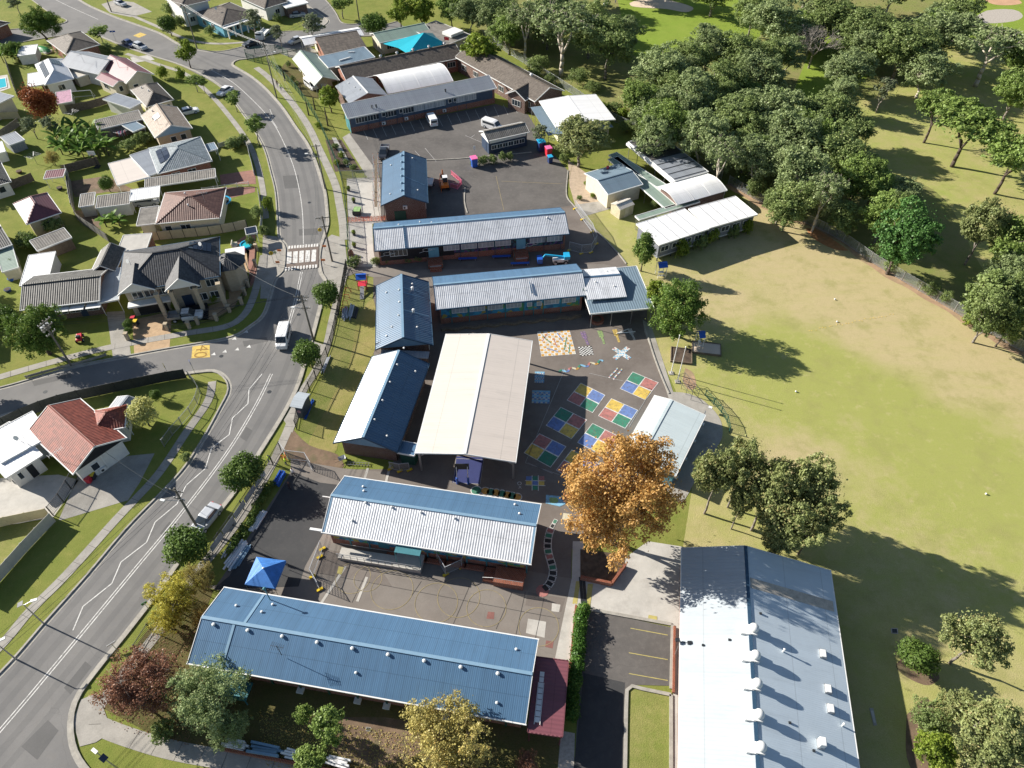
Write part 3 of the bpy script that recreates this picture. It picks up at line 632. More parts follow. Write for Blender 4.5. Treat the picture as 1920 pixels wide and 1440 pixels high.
# tic tac toe, caterpillar, map, square track
Q = PX([(986,893),(1021,893),(1021,920),(986,918)]); S = []
for (u, v, m) in ((1,0,2),(0,1,1),(1,1,0),(2,1,1),(1,2,2),(0,0,0),(2,0,3)): S.append((quadcell(Q, u/3+.01, u/3+.32, v/3+.01, v/3+.32), 0, m))
for t in (1/3, 2/3): S += [(quadcell(Q, t-.02, t+.02, -.05, 1.05), 1, 4), (quadcell(Q, -.05, 1.05, t-.02, t+.02), 1, 4)]
decal('noughts_and_crosses_grid', S, ('blue','yellow','green','red','white'))
def textmark(txt, px, size, rz, m):
    c = G(*px); cu = bpy.data.curves.new(txt, 'FONT'); cu.body = txt; cu.size = size; cu.align_x = 'CENTER'; cu.align_y = 'CENTER'; cu.extrude = .001
    o = bpy.data.objects.new('painted_letters', cu); COL.objects.link(o); o.location = (c.x, c.y, .045); o.rotation_euler = (0, 0, rz); cu.materials.append(M['p_'+m]); tag(o, kind='structure')
textmark('O', (974,907), .75, R(10), 'white'); textmark('X', (975,914), .6, R(0), 'white')
mb = MB(); cc = PX([(893,920),(910,921),(920,923),(930,924),(941,926),(951,928),(960,930),(970,932)])
for i, c in enumerate(cc):
    r = .52 if i else .62
    for z, rr, m in ((.040, r*1.22, 0), (.044, r, 1+i % 2)): mb.sheet([(c.x+rr*math.cos(t*.524), c.y+rr*math.sin(t*.524)) for t in range(12)], z, m)
    if i in (0, 1, 7):
        for s in (-1, 1): mb.beam((c.x+.2*s, c.y-.5, .04), (c.x+.4*s, c.y-.95, .04), .07, .004, 0)
ground('painted_caterpillar', mb, [M['p_white'], M['p_green'], M['p_orange']])
gpoly('painted_map', [(1024,928),(1052,931),(1053,938),(1060,940),(1060,945),(1050,950),(1023,944)], .04, M['p_sky'])
gpoly('painted_map_land', [(1030,933),(1044,934),(1046,942),(1032,943)], .044, M['p_lime'], 3)
gpoly('painted_panel', [(1056,962),(1070,964),(1068,976),(1054,974)], .04, M['p_cream'])
mb = MB(); tr = smooth_line(PX([(1043,974),(1033,992),(1028,1008),(1027,1030),(1032,1050),(1037,1068),(1035,1085),(1028,1098),(1018,1106)]), 8)
for i, p in enumerate(resample(tr, .95)):
    d = (tr[min(len(tr)-1, 3)]-tr[0]).normalized()
L = resample(tr, .72)
for i in range(len(L)-1):
    d = (L[i+1]-L[i]).normalized(); q = Vector((-d.y, d.x)); w = .25 if i < 2 else .48; c = (L[i]+L[i+1])/2
    for (s, z, m) in ((1, .040, 0), (.78, .044, 1+(i % 3 != 0)*1+(i % 5 == 2)*1)):
        mb.sheet([c-d*.34*s-q*w*s, c+d*.34*s-q*w*s, c+d*.34*s+q*w*s, c-d*.34*s+q*w*s], z, m)
mb.dome((*G(1017,1108), .04), .75, .006, 12, 1, 3)
ground('painted_snake_track', mb, [M['p_white'], M['p_green'], mat('track_black', (.03,.03,.03), .8), M['p_red']])
mb = MB()
for (x, y, r) in ((662,1083,2.0),(735,1106,2.4),(818,1130,2.4),(912,1140,2.2),(1010,1175,2.2),(690,1085,1.6),(860,1120,2.4)):
    c = G(x, y); ribbon(mb, [Vector((c.x+r*math.cos(t*math.pi/20), c.y+r*math.sin(t*math.pi/20))) for t in range(41)], .07, .034)
for a, b in (((945,395),(930,330)),((940,340),(1055,345)),((1048,298),(1075,300)),((1075,300),(1065,345))): ribbon(mb, [G(*a), G(*b)], .08, .034)
ground('court_marking', mb, M['p_faint'])
gpoly('blue_court_key', [(848,905),(856,856),(908,858),(900,908)], .036, mat('navy_court_paint', (.03,.04,.14), .8, var=.1))
mb = MB()   # court outlines
for L in ([(1060,690),(985,868),(1062,895)], [(1105,700),(1170,715),(1222,730),(1180,800)], [(990,868),(1036,888)], [(850,905),(855,860),(907,862),(900,908),(850,905)]):
    P = PX(L)
    for a, b in zip(P[:-1], P[1:]): ribbon(mb, [a, b], .07, .040)
ground('court_outline', mb, mat('worn_white_paint', (.32,.31,.30), .8))
mb = MB()   # bay lines: north car park and driveway
for i in range(17):
    x = 686+i*17.5; y = 251-i*3.1; ribbon(mb, [G(x-5, y-8), G(x+4, y+11)], .09, .034)
for a, b in (((778,283),(798,305)),((797,278),(818,303)),((872,254),(905,268)),((1190,1152),(1190,1152)),((883,258),(890,253))): 
    if a != b: ribbon(mb, [G(*a), G(*b)], .09, .034)
ground('parking_bay_line', mb, mat('thin_white_line', (.38,.37,.36), .8))
mb = MB()
for a, b in (((1182,1178),(1252,1191)),((1179,1224),(1252,1237)),((1179,1263),(1252,1276))): ribbon(mb, [G(*a), G(*b)], .08, .034)
mb.sheet(PX([(1048+32,1096),(1082,1096),(1076,1133),(1073,1132)]), .04)
for q in ([(1080,1090),(1088,1090),(1082,1133),(1074,1131)], [(1102,1095),(1112,1095),(1106,1140),(1098,1138)], [(1216,1153),(1232,1156),(1232,1164),(1215,1160)], [(635,1062),(645,1064),(640,1078),(632,1075)]): mb.sheet(PX(q), .044)
ground('yellow_line_marking', mb, mat('faded_yellow_paint', (.42,.36,.12), .8, var=.15))
mb = MB()
for L in ([(1088,1082),(1093,1143)], [(1094,1082),(1099,1143)]): ribbon(mb, PX(L), .35, .05)
ground('drain_grate', mb, M['metal_dark'])
# ================================================================ BUILDINGS
class Bld:
    """A, B, C: photo survey of three eave corners (near-left, near-right, far-left); u runs A->B, v runs A->C"""
    def __init__(s, name, label, cat, A, B, C, he=3.2, hc=None, group=None, wall=None, z0=0.0):
        s.he = he; a = A if isinstance(A, Vector) else G(*A, he); b = B if isinstance(B, Vector) else G(*B, he); d = b-a; s.L = d.length; s.ang = math.atan2(d.y, d.x)
        v = Vector((-d.y, d.x)).normalized()
        s.W = C if isinstance(C, (int, float)) else (G(*C, hc if hc is not None else he)-a).dot(v)
        s.o = thing(name, label, cat, (a.x, a.y, z0), s.ang, group); s.name = name
        s.ov = .45
    def mbp(s, mb, name, m, **k): return mb.build(name, m, s.o, **k)
    def zroof(s, x, y):
        return s.zf(x, y)
    # ---- roofs; each also fixes the height function for the walls
    def gable(s, hr, m, axis='x', r=.5, t=.14, fascia=None, gabm=None, cap=None):
        L, W, he = s.L, s.W, s.he; mb = MB(); s.axis = axis; s.hr = hr; s.r = r
        if axis == 'x':
            yr = W*r; A = [(0,0,he),(L,0,he),(L,yr,hr),(0,yr,hr)]; Bk = [(0,yr,hr),(L,yr,hr),(L,W,he),(0,W,he)]
            s.zf = lambda x, y: he+(hr-he)*(y/yr if y < yr else (W-y)/(W-yr)); rl = ((0,yr,hr+.02),(L,yr,hr+.02))
        else:
            xr = L*r; A = [(0,0,he),(xr,0,hr),(xr,W,hr),(0,W,he)]; Bk = [(xr,0,hr),(L,0,he),(L,W,he),(xr,W,hr)]
            s.zf = lambda x, y: he+(hr-he)*(x/xr if x < xr else (L-x)/(L-xr)); rl = ((xr,0,hr+.02),(xr,W,hr+.02))
        mb.slab(A, t); mb.slab(Bk, t); ro = s.mbp(mb, 'roof', m)
        mb = MB(); mb.beam(*rl, .35, .07); mb.build('ridge_cap', cap or m, ro)
        s.fasc(fascia, ro); s.roof = ro; return ro
    def fasc(s, fm, ro):
        if not fm: return
        L, W, he = s.L, s.W, s.he; mb = MB()
        pts = [(0,0,he),(L,0,he),(L,W,he),(0,W,he)]
        mb.box(-.12, L+.12, -.13, -.005, he-.17, he-.01); mb.box(-.12, L+.12, W+.005, W+.13, he-.17, he-.01)
        if getattr(s, 'axis', '') in ('y', 'h'):
            mb = MB()
            mb.box(-.13, -.005, -.12, W+.12, he-.17, he-.01); mb.box(L+.005, L+.13, -.12, W+.12, he-.17, he-.01)
            if s.axis == 'h': mb.box(0, L, -.13, -.005, he-.17, he-.01); mb.box(0, L, W+.005, W+.13, he-.17, he-.01)
            else:
                xr = L*s.r
                for y in (-.04, W+.04):
                    mb.beam((0,y,he-.06),(xr,y,s.hr-.06),.07,.2); mb.beam((xr,y,s.hr-.06),(L,y,he-.06),.07,.2)
        elif getattr(s, 'axis', '') == 'x':
            yr = W*s.r
            for x in (-.04, L+.04):
                mb.beam((x,0,he-.06),(x,yr,s.hr-.06),.07,.2); mb.beam((x,yr,s.hr-.06),(x,W,he-.06),.07,.2)
        mb.build('gutter', fm, ro)
    def hip(s, hr, m, inset=None, t=.14, fascia=None, cap=None):
        L, W, he = s.L, s.W, s.he; s.axis = 'h'; s.hr = hr; mb = MB(); s.r = .5
        if L >= W:
            i = inset if inset is not None else W/2; a = (i, W/2, hr); b = (L-i, W/2, hr)
            fs = [[(0,0,he),(L,0,he),b,a],[(L,0,he),(L,W,he),b],[(L,W,he),(0,W,he),a,b],[(0,W,he),(0,0,he),a]]
        else:
            i = inset if inset is not None else L/2; a = (L/2, i, hr); b = (L/2, W-i, hr)
            fs = [[(0,0,he),(L,0,he),a],[(L,0,he),(L,W,he),b,a],[(L,W,he),(0,W,he),b],[(0,W,he),(0,0,he),a,b]]
        for f in fs: mb.slab(f, t)
        s.zf = lambda x, y: he+.1
        ro = s.mbp(mb, 'roof', m); mb = MB()
        mb.beam(a, b, .3, .08)
        if L >= W: es = [((0,0,he),a),((0,W,he),a),((L,0,he),b),((L,W,he),b)]
        else: es = [((0,0,he),a),((L,0,he),a),((0,W,he),b),((L,W,he),b)]
        for p, q in es: mb.beam(p, q, .26, .08)
        mb.build('ridge_cap', cap or m, ro); s.fasc(fascia, ro); s.roof = ro; return ro
    def flat(s, m, hback=None, t=.16, fascia=None):
        L, W, he = s.L, s.W, s.he; hb = he if hback is None else hback; s.axis = 'f'; s.hr = hb; s.r = 1.
        mb = MB(); mb.slab([(0,0,he),(L,0,he),(L,W,hb),(0,W,hb)], t); ro = s.mbp(mb, 'roof', m)
        s.zf = lambda x, y: he+(hb-he)*y/W
        if fascia:
            mb = MB(); mb.beam((-.05,-.05,he-.08),(L+.05,-.05,he-.08),.09,.26); mb.beam((-.05,W+.05,hb-.08),(L+.05,W+.05,hb-.08),.09,.26)
            mb.beam((-.05,0,he-.08),(-.05,W,hb-.08),.09,.26); mb.beam((L+.05,0,he-.08),(L+.05,W,hb-.08),.09,.26); mb.build('gutter', fascia, ro)
        s.roof = ro; return ro
    def vault(s, hr, m, n=12, ends=None):
        L, W, he = s.L, s.W, s.he; s.axis = 'v'; s.hr = hr; P = []
        for i in range(n+1):
            t = i/n; P.append((W*t, he+(hr-he)*math.sin(math.pi*t)))
        mb = MB()
        for (y0, z0), (y1, z1) in zip(P[:-1], P[1:]): mb.slab([(0,y0,z0),(L,y0,z0),(L,y1,z1),(0,y1,z1)], .1)
        ro = s.mbp(mb, 'roof', m); mb = MB()
        nr = max(1, int(L/3.5))
        for k in range(nr+1):
            x = k*L/nr
            for (y0, z0), (y1, z1) in zip(P[:-1], P[1:]): mb.beam((x,y0,z0+.02),(x,y1,z1+.02),.09,.06)
        mb.build('roof_rib', M['trim'], ro); s.zf = lambda x, y: he; s.roof = ro; return ro
    # ---- walls
    def walls(s, m, ov=None, ovs=None, name='wall'):
        o = s.ov if ov is None else ov; q = o if ovs is None else ovs
        L, W = s.L, s.W; mb = MB(); e = .15
        if s.axis in ('x', 'f'):
            yr = W*s.r; ys = [q, min(max(yr, q), W-q), W-q]
            pr = [(q, 0)]+[(y, s.zf(0, y)-e) for y in sorted(set(ys))]+[(W-q, 0)]
            n = len(pr); P = [(o, y, z) for y, z in pr]+[(L-o, y, z) for y, z in pr]
            F = [tuple(range(n-1, -1, -1))[::-1], tuple(range(2*n-1, n-1, -1))]+[(i, n+i, n+(i+1) % n, (i+1) % n) for i in range(n)]
            mb.add(P, F)
        elif s.axis == 'y':
            xr = L*s.r; pr = [(o, 0), (o, s.zf(o, 0)-e), (xr, s.hr-e), (L-o, s.zf(L-o, 0)-e), (L-o, 0)]
            n = len(pr); P = [(x, q, z) for x, z in pr]+[(x, W-q, z) for x, z in pr]
            F = [tuple(range(n-1, -1, -1)), tuple(range(n, 2*n))]+[((i+1) % n, n+(i+1) % n, n+i, i)[::-1] for i in range(n)]
            mb.add(P, F)
        else: mb.box(o, L-o, q, W-q, 0, s.he-.14)
        s.o_, s.q_ = o, q; s.wall = s.mbp(mb, name, m)
        me = s.wall.data; import bmesh; bm = bmesh.new(); bm.from_mesh(me); bmesh.ops.recalc_face_normals(bm, faces=bm.faces); bm.to_mesh(me); bm.free()
        return s.wall
    def gableface(s, m, side='f', z=None, out=.05, name='gable_panel'):   # painted triangle over the end wall
        L, W = s.L, s.W; z = s.he-.2 if z is None else z; mb = MB()
        if s.axis == 'y':
            y = (s.q_-out) if side == 'f' else (W-s.q_+out); xr = L*s.r; d = out*.8 if side == 'f' else -out*.8
            P = [(.08, y, z), (L-.08, y, z), (xr, y, s.hr-.17)]; Q = [(.08, y+d, z), (L-.08, y+d, z), (xr, y+d, s.hr-.17)]
        else:
            x = (s.o_-out) if side == 'l' else (L-s.o_+out); yr = W*s.r; d = out*.8 if side == 'l' else -out*.8
            P = [(x, .08, z), (x, W-.08, z), (x, yr, s.hr-.17)]; Q = [(x+d, .08, z), (x+d, W-.08, z), (x+d, yr, s.hr-.17)]
        mb.add(P+Q, [(0,1,2),(5,4,3),(0,3,4,1),(1,4,5,2),(2,5,3,0)]); return s.mbp(mb, name, m)
    def frame(s, side):
        o, q, L, W = s.o_, s.q_, s.L, s.W
        return {'f': (lambda t, d, z: (t, q-d, z)), 'b': (lambda t, d, z: (L-t, W-q+d, z)), 'l': (lambda t, d, z: (o-d, W-t, z)), 'r': (lambda t, d, z: (L-o+d, t, z))}[side]
    def panel(s, side, t0, t1, z0, z1, m, name='wall_panel', d=.05, parent=None):
        f = s.frame(side); mb = MB(); P = [f(t, dd, z) for z in (z0, z1) for (t, dd) in ((t0, 0), (t1, 0), (t1, d), (t0, d))]
        mb.add(P, [(0,3,2,1),(4,5,6,7),(0,1,5,4),(1,2,6,5),(2,3,7,6),(3,0,4,7)]); return mb.build(name, m, parent or s.o)
    def win(s, side, t, z, w, h, n=2, m=None, gm=None, d=.09, name='window', rows=1):
        if not w/2+.4 < t < (s.L if side in 'fb' else s.W)-w/2-.4: return None
        f = s.frame(side); m = m or M['trim']; mb = MB(); b = .07
        def bx(t0, t1, z0, z1, d0, d1, mm=mb):
            P = [f(tt, dd, zz) for zz in (z0, z1) for (tt, dd) in ((t0, d0), (t1, d0), (t1, d1), (t0, d1))]
            mm.add(P, [(0,3,2,1),(4,5,6,7),(0,1,5,4),(1,2,6,5),(2,3,7,6),(3,0,4,7)])
        bx(t-w/2, t+w/2, z, z+b, .0, d); bx(t-w/2, t+w/2, z+h-b, z+h, .0, d); bx(t-w/2, t-w/2+b, z+b, z+h-b, .0, d); bx(t+w/2-b, t+w/2, z+b, z+h-b, .0, d)
        for k in range(1, n): c = t-w/2+w*k/n; bx(c-.03, c+.03, z+b, z+h-b, .0, d-.01)
        for k in range(1, rows): c = z+h*k/rows; bx(t-w/2+b, t+w/2-b, c-.025, c+.025, .0, d-.015)
        o = mb.build(name, m, s.o); g = MB(); bx(t-w/2+b, t+w/2-b, z+b, z+h-b, .0, .045, g); g.build('pane', gm or M['glass'], o); return o
    def door(s, side, t, w=.95, h=2.1, m=None, z=.02):
        o = s.panel(side, t-w/2, t+w/2, z, z+h, m or M['wall_navy'], 'door', .06); return o
    def vents(s, pts, m=None, name='roof_vent', r=.12, h=.35):
        for x, y in pts:
            z = s.zf(x, y) if s.axis != 'h' else s.zh(x, y)
            mb = MB(); mb.tube((x,y,z-.05),(x,y,z+h),r,n=8); mb.dome((x,y,z+h),r*1.6,r*1.2,8,2); mb.build(name, m or M['trim'], s.roof)
    def zh(s, x, y):
        d = min(x, s.L-x, y, s.W-y); return s.he+(s.hr-s.he)*d/(min(s.L, s.W)/2)
    def posts(s, pts, m=None, r=.07, top=None):
        for x, y in pts:
            mb = MB(); mb.tube((x,y,0),(x,y,(top if top else s.zf(x,y)-.12)), r, n=8); mb.build('post', m or M['metal'], s.o)
    def downpipe(s, side, t, m=None):
        f = s.frame(side); mb = MB(); mb.tube(f(t,.09,.02), f(t,.09,s.he-.2), .045, n=6); mb.build('downpipe', m or M['trim_blue'], s.o)
    def aircon(s, side, t, z=.9):
        o = s.panel(side, t-.4, t+.4, z, z+.6, M['trim'], 'air_conditioner', .32)
        f = s.frame(side); c = f(t-.1, .33, z+.3); mb = MB(); mb.tube(c, f(t-.1,.35,z+.3), .2, n=12); mb.build('fan_grille', M['metal_dark'], o)
def face_px(b, px, py):   # where a surveyed spot lies along a building's front (u) for marks at the eave
    return (G(px, py, b.he)-b.o.location.xy).dot(Vector((math.cos(b.ang), math.sin(b.ang))))

def classroom_front(b, n, murals, brick_top=1.15, doors=(), panelm='wall_slate', skip=(), blinds=True, w=2.3, mm=4):
    """bays of white framed windows over a painted band, brick below"""
    L = b.L-2*b.o_; p = L/n
    b.panel('f', b.o_+.35, b.L-b.o_-.35, brick_top, 3.0, M[panelm], 'painted_band', .04)
    for i in range(n):
        t = b.o_+p*(i+.5)
        if i in skip: continue
        if i in doors:
            b.door('f', t, 1.5, 2.2, M['wall_sky'], z=.7)
            st = MB()
            f = b.frame('f')
            for k in range(4):
                P0 = f(t-1.1, .12+.35*(4-k), .0); P1 = f(t+1.1, .12, .18*(k+1)); st.box(P0[0], P1[0], P0[1], P1[1], 0, .17*(k+1)-.001*k)
            so = b.mbp(st, 'steps', M['concrete'])
            rl = MB()
            for s_ in (-1.15, 1.15):
                rl.beam(f(t+s_,.15,1.65), f(t+s_,1.6,1.0), .05); rl.beam(f(t+s_,.15,.1), f(t+s_,.15,1.65), .05); rl.beam(f(t+s_,1.6,0), f(t+s_,1.6,1.0), .05)
            rl.build('handrail', M['wall_teal'], so)
            continue
        b.win('f', t, 1.72, min(w, p*.86), 1.15, mm, gm=M['blind'] if (i*7) % 3 or not blinds else M['glass'])
        if i < n-1: b.panel('f', t+p/2-.07, t+p/2+.07, .02, 3.0, M['wall_teal' if panelm != 'wall_slate' else 'trim_blue'], 'pilaster', .11)
def muralmat(name, cols, sc):
    q = N(name); o = q.obj(); v = q.n('ShaderNodeTexVoronoi', Scale=sc); q.l(o, v.inputs['Vector'])
    sp = q.n('ShaderNodeSeparateColor'); q.l(v.outputs['Color'], sp.inputs[0]); r = q.n('ShaderNodeValToRGB'); r.color_ramp.interpolation = 'CONSTANT'
    el = r.color_ramp.elements
    while len(el) < len(cols): el.new(.5)
    for i, c in enumerate(cols): el[i].position = i/len(cols); el[i].color = (*c, 1)
    q.l(sp.outputs[0], r.inputs[0]); q.bsdf(r.outputs[0], .7); return q.m
M['mural_sea'] = muralmat('sea_mural_paint', [(.03,.22,.36),(.05,.30,.45),(.04,.18,.30),(.08,.28,.12),(.04,.24,.40),(.35,.28,.06),(.03,.13,.24)], 1.6)
M['mural_dark'] = muralmat('dark_mural_paint', [(.02,.03,.05),(.05,.04,.12),(.03,.10,.13),(.02,.03,.04),(.10,.05,.16),(.03,.14,.10)], 2.2)
M['mural_warm'] = muralmat('warm_mural_paint', [(.05,.25,.38),(.04,.2,.3),(.35,.16,.05),(.06,.26,.36),(.08,.25,.10)], 1.4)

# --- S19 nearest long blue classroom block
b = Bld('classroom_block', 'longest blue roofed classroom block at the bottom, with a maroon awning on its right end', 'school building', (352,1243), (985,1357), (422,1102), 3.3)
b.gable(4.9, M['blue_x'], 'x', .5, fascia=M['trim'], cap=M['fascia_blue']); b.walls(M['brick'], .5, .6)
b.panel('f', .8, b.L-.8, 1.5, 2.95, M['wall_sky'], 'painted_band', .04)
for i in range(11):
    t = 2+i*(b.L-4)/10; b.panel('f', t-.09, t+.09, .02, 2.95, M['green_paint'], 'pilaster', .14)
    if i < 10: b.win('f', t+(b.L-4)/20, 1.7, 2.4, 1.1, 4, gm=M['blind'] if i % 3 else M['glass'])
    if i in (3, 5, 6, 8): b.panel('f', t-.35, t+.35, .05, .35, M['trim'], 'drain_box', .6)
b.door('r', 3.0); b.win('l', b.W*.3, 1.6, 1.6, 1.1, 2); b.win('l', b.W*.65, 1.6, 1.6, 1.1, 2)
b.vents([(b.L*k/9.3+1.5, b.W*.44) for k in range(9)], r=.13, h=.12, name='skylight_vent'); b.vents([(2.6,b.W*.75),(6.2,b.W*.86),(5.6,b.W*.72),(b.L-2.0,b.W*.80),(b.L-3,b.W*.15),(b.L*.5,b.W*.2)], r=.1, h=.12)
mb = MB(); x = 4.6; mb.beam((x,b.W*.52,4.86),(x,b.W-.1,3.36),.3,.06); mb.beam((1.6+2,b.W*.48,4.86),(1.6+2,.1,3.36),.3,.06); mb.build('flashing', M['fascia_blue'], b.roof)
mb = MB(); mb.tube((5.6,b.W*.93,3.3),(5.6,b.W*.93,6.0),.06); mb.dome((5.6,b.W*.93,6.0),.2,.2); mb.build('vent_pipe', M['wall_teal'], b.roof)
mb = MB(); x0, y0 = 9.5, b.W*.5-2.2; mb.tube((x0,y0,4.3),(x0,y0,6.6),.03)
for k in range(7): mb.beam((x0-.6+k*.2,y0-.45+.03*k,6.4),(x0-.6+k*.2,y0+.45-.03*k,6.4),.025)
mb.beam((x0-.7,y0,6.4),(x0+.7,y0,6.4),.03); mb.build('aerial', M['metal_dark'], b.roof)
mb = MB(); mb.box(3.2,6.4,-1.9,-.05,.9,1.05); mb.box(3.2,6.4,-1.9,-1.83,1.05,1.9); mb.box(3.2,3.27,-1.9,-.05,1.05,1.9); mb.box(3.2,6.4,-2.0,.1,2.95,3.05); 
for x in (3.25,6.35): mb.tube((x,-1.9,0),(x,-1.9,3.0),.06)
b.mbp(mb, 'porch', M['wall_teal'])
b19 = b
b = Bld('awning', 'flat maroon awning between the long blue roof and the driveway hedge', 'awning', (990,1372), (1054,1381), (1006,1232), 2.9)
b.flat(M['maroon_y'], t=.1, fascia=M['maroon_x']); b.posts([(b.L-.15,k*b.W/4+.1) for k in range(5)]+[(.1,.1)], M['maroon_x'])
mb = MB()
for k in range(9): mb.box(.55,1.0,b.W*.13+k*.55,b.W*.13+k*.55+.48,2.94,2.99)
mb.beam((.5,b.W*.1,3.0),(.5,b.W*.65,3.0),.06); mb.beam((1.05,b.W*.1,3.0),(1.05,b.W*.65,3.0),.06); tag(mb.build('ladder', M['trim'], None), 'white ladder lying flat on the maroon awning', 'ladder')
lo = COL.objects['ladder']; lo.location = b.o.location; lo.rotation_euler = b.o.rotation_euler

# --- S18
b = Bld('classroom_block', 'classroom block with glare-silvered front roof slope beside the huge autumn tree', 'school building', (604,997), (995,1057), (647,893), 3.3)
b.gable(5.0, [M['white_roof_x']][0], 'x', .5, fascia=M['trim'], cap=M['fascia_blue']); b.walls(M['brick'], .5, .6)  # near slope's silver white stands in for sun glare on the ribs
mb = MB(); L, W = b.L, b.W
mb.slab([(0,W*.5,5.012),(L,W*.5,5.012),(L,W,3.312),(0,W,3.312)], .01); mb.build('blue_roof_sheeting', M['blue_x'], b.roof)
for xx in (-.02, L-.25): mb = MB(); mb.slab([(xx,0,3.312),(xx+.27,0,3.312),(xx+.27,W/2,5.012),(xx,W/2,5.012)],.01); mb.build('barge_flashing', M['fascia_blue'], b.roof)
b.panel('f', .85, L-.85, 1.2, 2.98, M['mural_sea'], 'mural_band', .04)
n = 10; p = (L-1)/n
for i in range(n):
    t = .5+p*(i+.5)
    if i == 2: b.door('f', t+.6, 1.3, 2.2, M['wall_teal'], z=.7); continue
    b.win('f', t, 1.85, 2.5, 1.0, 4, gm=M['glass'])
    b.panel('f', t+p/2-.08, t+p/2+.08, .02, 2.98, M['wall_teal'], 'pilaster', .12)
    if i > 2:
        mb = MB(); mb.box(t-1.4,t+1.2,-.25,.35,.12,.45); b.mbp(mb, 'planter_bench', M['brick'], bevel=.04)
mb = MB(); t0 = b.o_+2.6     # long entry ramp with railing
mb.box(1.9,11.2,-1.5,-.1,0,.55); mb.box(8.6,11.9,-1.6,.5,0,.72)
ra = b.mbp(mb, 'ramp', M['concrete_light']); mb = MB()
for k in range(13): x = 1.9+k*.83; mb.beam((x,-1.55,.5),(x,-1.55,1.55),.045)
mb.beam((1.9,-1.55,1.55),(11.9,-1.55,1.55),.05); mb.beam((1.9,-1.55,1.05),(11.9,-1.55,1.05),.04); mb.beam((1.9,-.15,1.5),(8.6,-.15,1.5),.05)
mb.build('handrail', M['metal'], ra)
mb = MB(); mb.box(8.9,11.9,-1.0,.6,2.9,3.0); mb.tube((8.95,-.95,0),(8.95,-.95,2.95),.05); mb.tube((11.85,-.95,0),(11.85,-.95,2.95),.05); b.mbp(mb, 'porch', M['wall_teal'])
mb = MB(); mb.box(L-4,L-.6,-1.7,.4,0,1.0); mb.box(L-5.3,L-4,-1.4,-.3,0,.5); st = b.mbp(mb, 'steps', M['brick']); mb = MB()
for k in range(18): x = L-4+k*.2; mb.beam((x,-1.7,1.0),(x,-1.7,1.95),.03)
mb.beam((L-4,-1.7,1.95),(L-.6,-1.7,1.95),.05); mb.beam((L-5.3,-1.4,1.1),(L-4,-1.7,1.95),.05); mb.build('handrail', M['metal'], st)
b.vents([(3,W*.8),(3.4,W*.7),(4.3,W*.46),(7.5,W*.45),(11,W*.44),(15,W*.43),(3.2,W*.2),(L-3,W*.9),(L-2.2,W*.7)], r=.1, h=.12)
b.win('l', W*.5, 1.7, 1.8, 1.1, 3); b.win('l', W*.25, 1.7, 1.8, 1.1, 3); b.door('r', W*.75)
b.door('b', 6, 1.2); [b.win('b', 9+k*3.4, 1.7, 2.4, 1.1, 4) for k in range(8)]
mb = MB(); mb.box(-1.9,.3,W*.62,W*.62+.12,2.7,2.82); mb.box(-1.7,.5,.2,.5,2.9,3.0); b.mbp(mb, 'gutter_length', M['trim'])

# --- S17 covered court
b = Bld('covered_court', 'large cream roofed open sided sports court shelter in the playground', 'shelter', (779,849), (966,866), (837,627), 4.2)
b.gable(4.95, M['cream_y'], 'y', .5, t=.12, fascia=M['trim'], cap=M['trim'])
k = 6
for j in range(k):
    y = .5+j*(b.W-1)/(k-1)
    for x in (.3, b.L-.3):
        mb = MB(); mb.box(x-.12,x+.12,y-.12,y+.12,0,4.15); b.mbp(mb, 'post', M['metal'])
    mb = MB(); mb.beam((.3,y,4.0),(b.L/2,y,4.7),.16,.3); mb.beam((b.L/2,y,4.7),(b.L-.3,y,4.0),.16,.3); mb.beam((.4,y,3.0),(1.8,y,4.1),.1); mb.beam((b.L-.4,y,3.0),(b.L-1.8,y,4.1),.1); b.mbp(mb, 'rafter', M['metal'])
b.vents([(b.L*.26,b.W+.0)], r=.05, h=.05)
def hoop(name, label, px, rz):
    g = G(*px); t = thing(name, label, 'basketball hoop', (*g, 0), rz, 'basketball hoops of the covered court')
    for s in (-.7, .7):
        mb = MB(); mb.tube((s,0,0),(s,0,1.3),.16); mb.build('post_padding', M['c_blue'], t); mb = MB(); mb.tube((s,0,1.3),(s,.35,3.2),.06); mb.build('post', M['trim'], t)
    mb = MB(); mb.box(-.9,.9,.35,.43,2.6,3.7); mb.build('backboard', M['metal_dark'], t); mb = MB()
    for k in range(12): a, c = k*math.pi/6, (k+1)*math.pi/6; mb.tube((.23*math.cos(a),.7+.23*math.sin(a),3.0),(.23*math.cos(c),.7+.23*math.sin(c),3.0),.02,n=5)
    mb.beam((0,.43,3.0),(0,.48,3.0),.1); mb.build('rim', M['c_orange'], t)
hoop('basketball_hoop', 'twin post basketball hoop at the near end of the cream roofed court', (868,907), 0)
hoop('basketball_hoop', 'basketball hoop hidden at the far end of the cream roofed court', (905,690), math.pi)

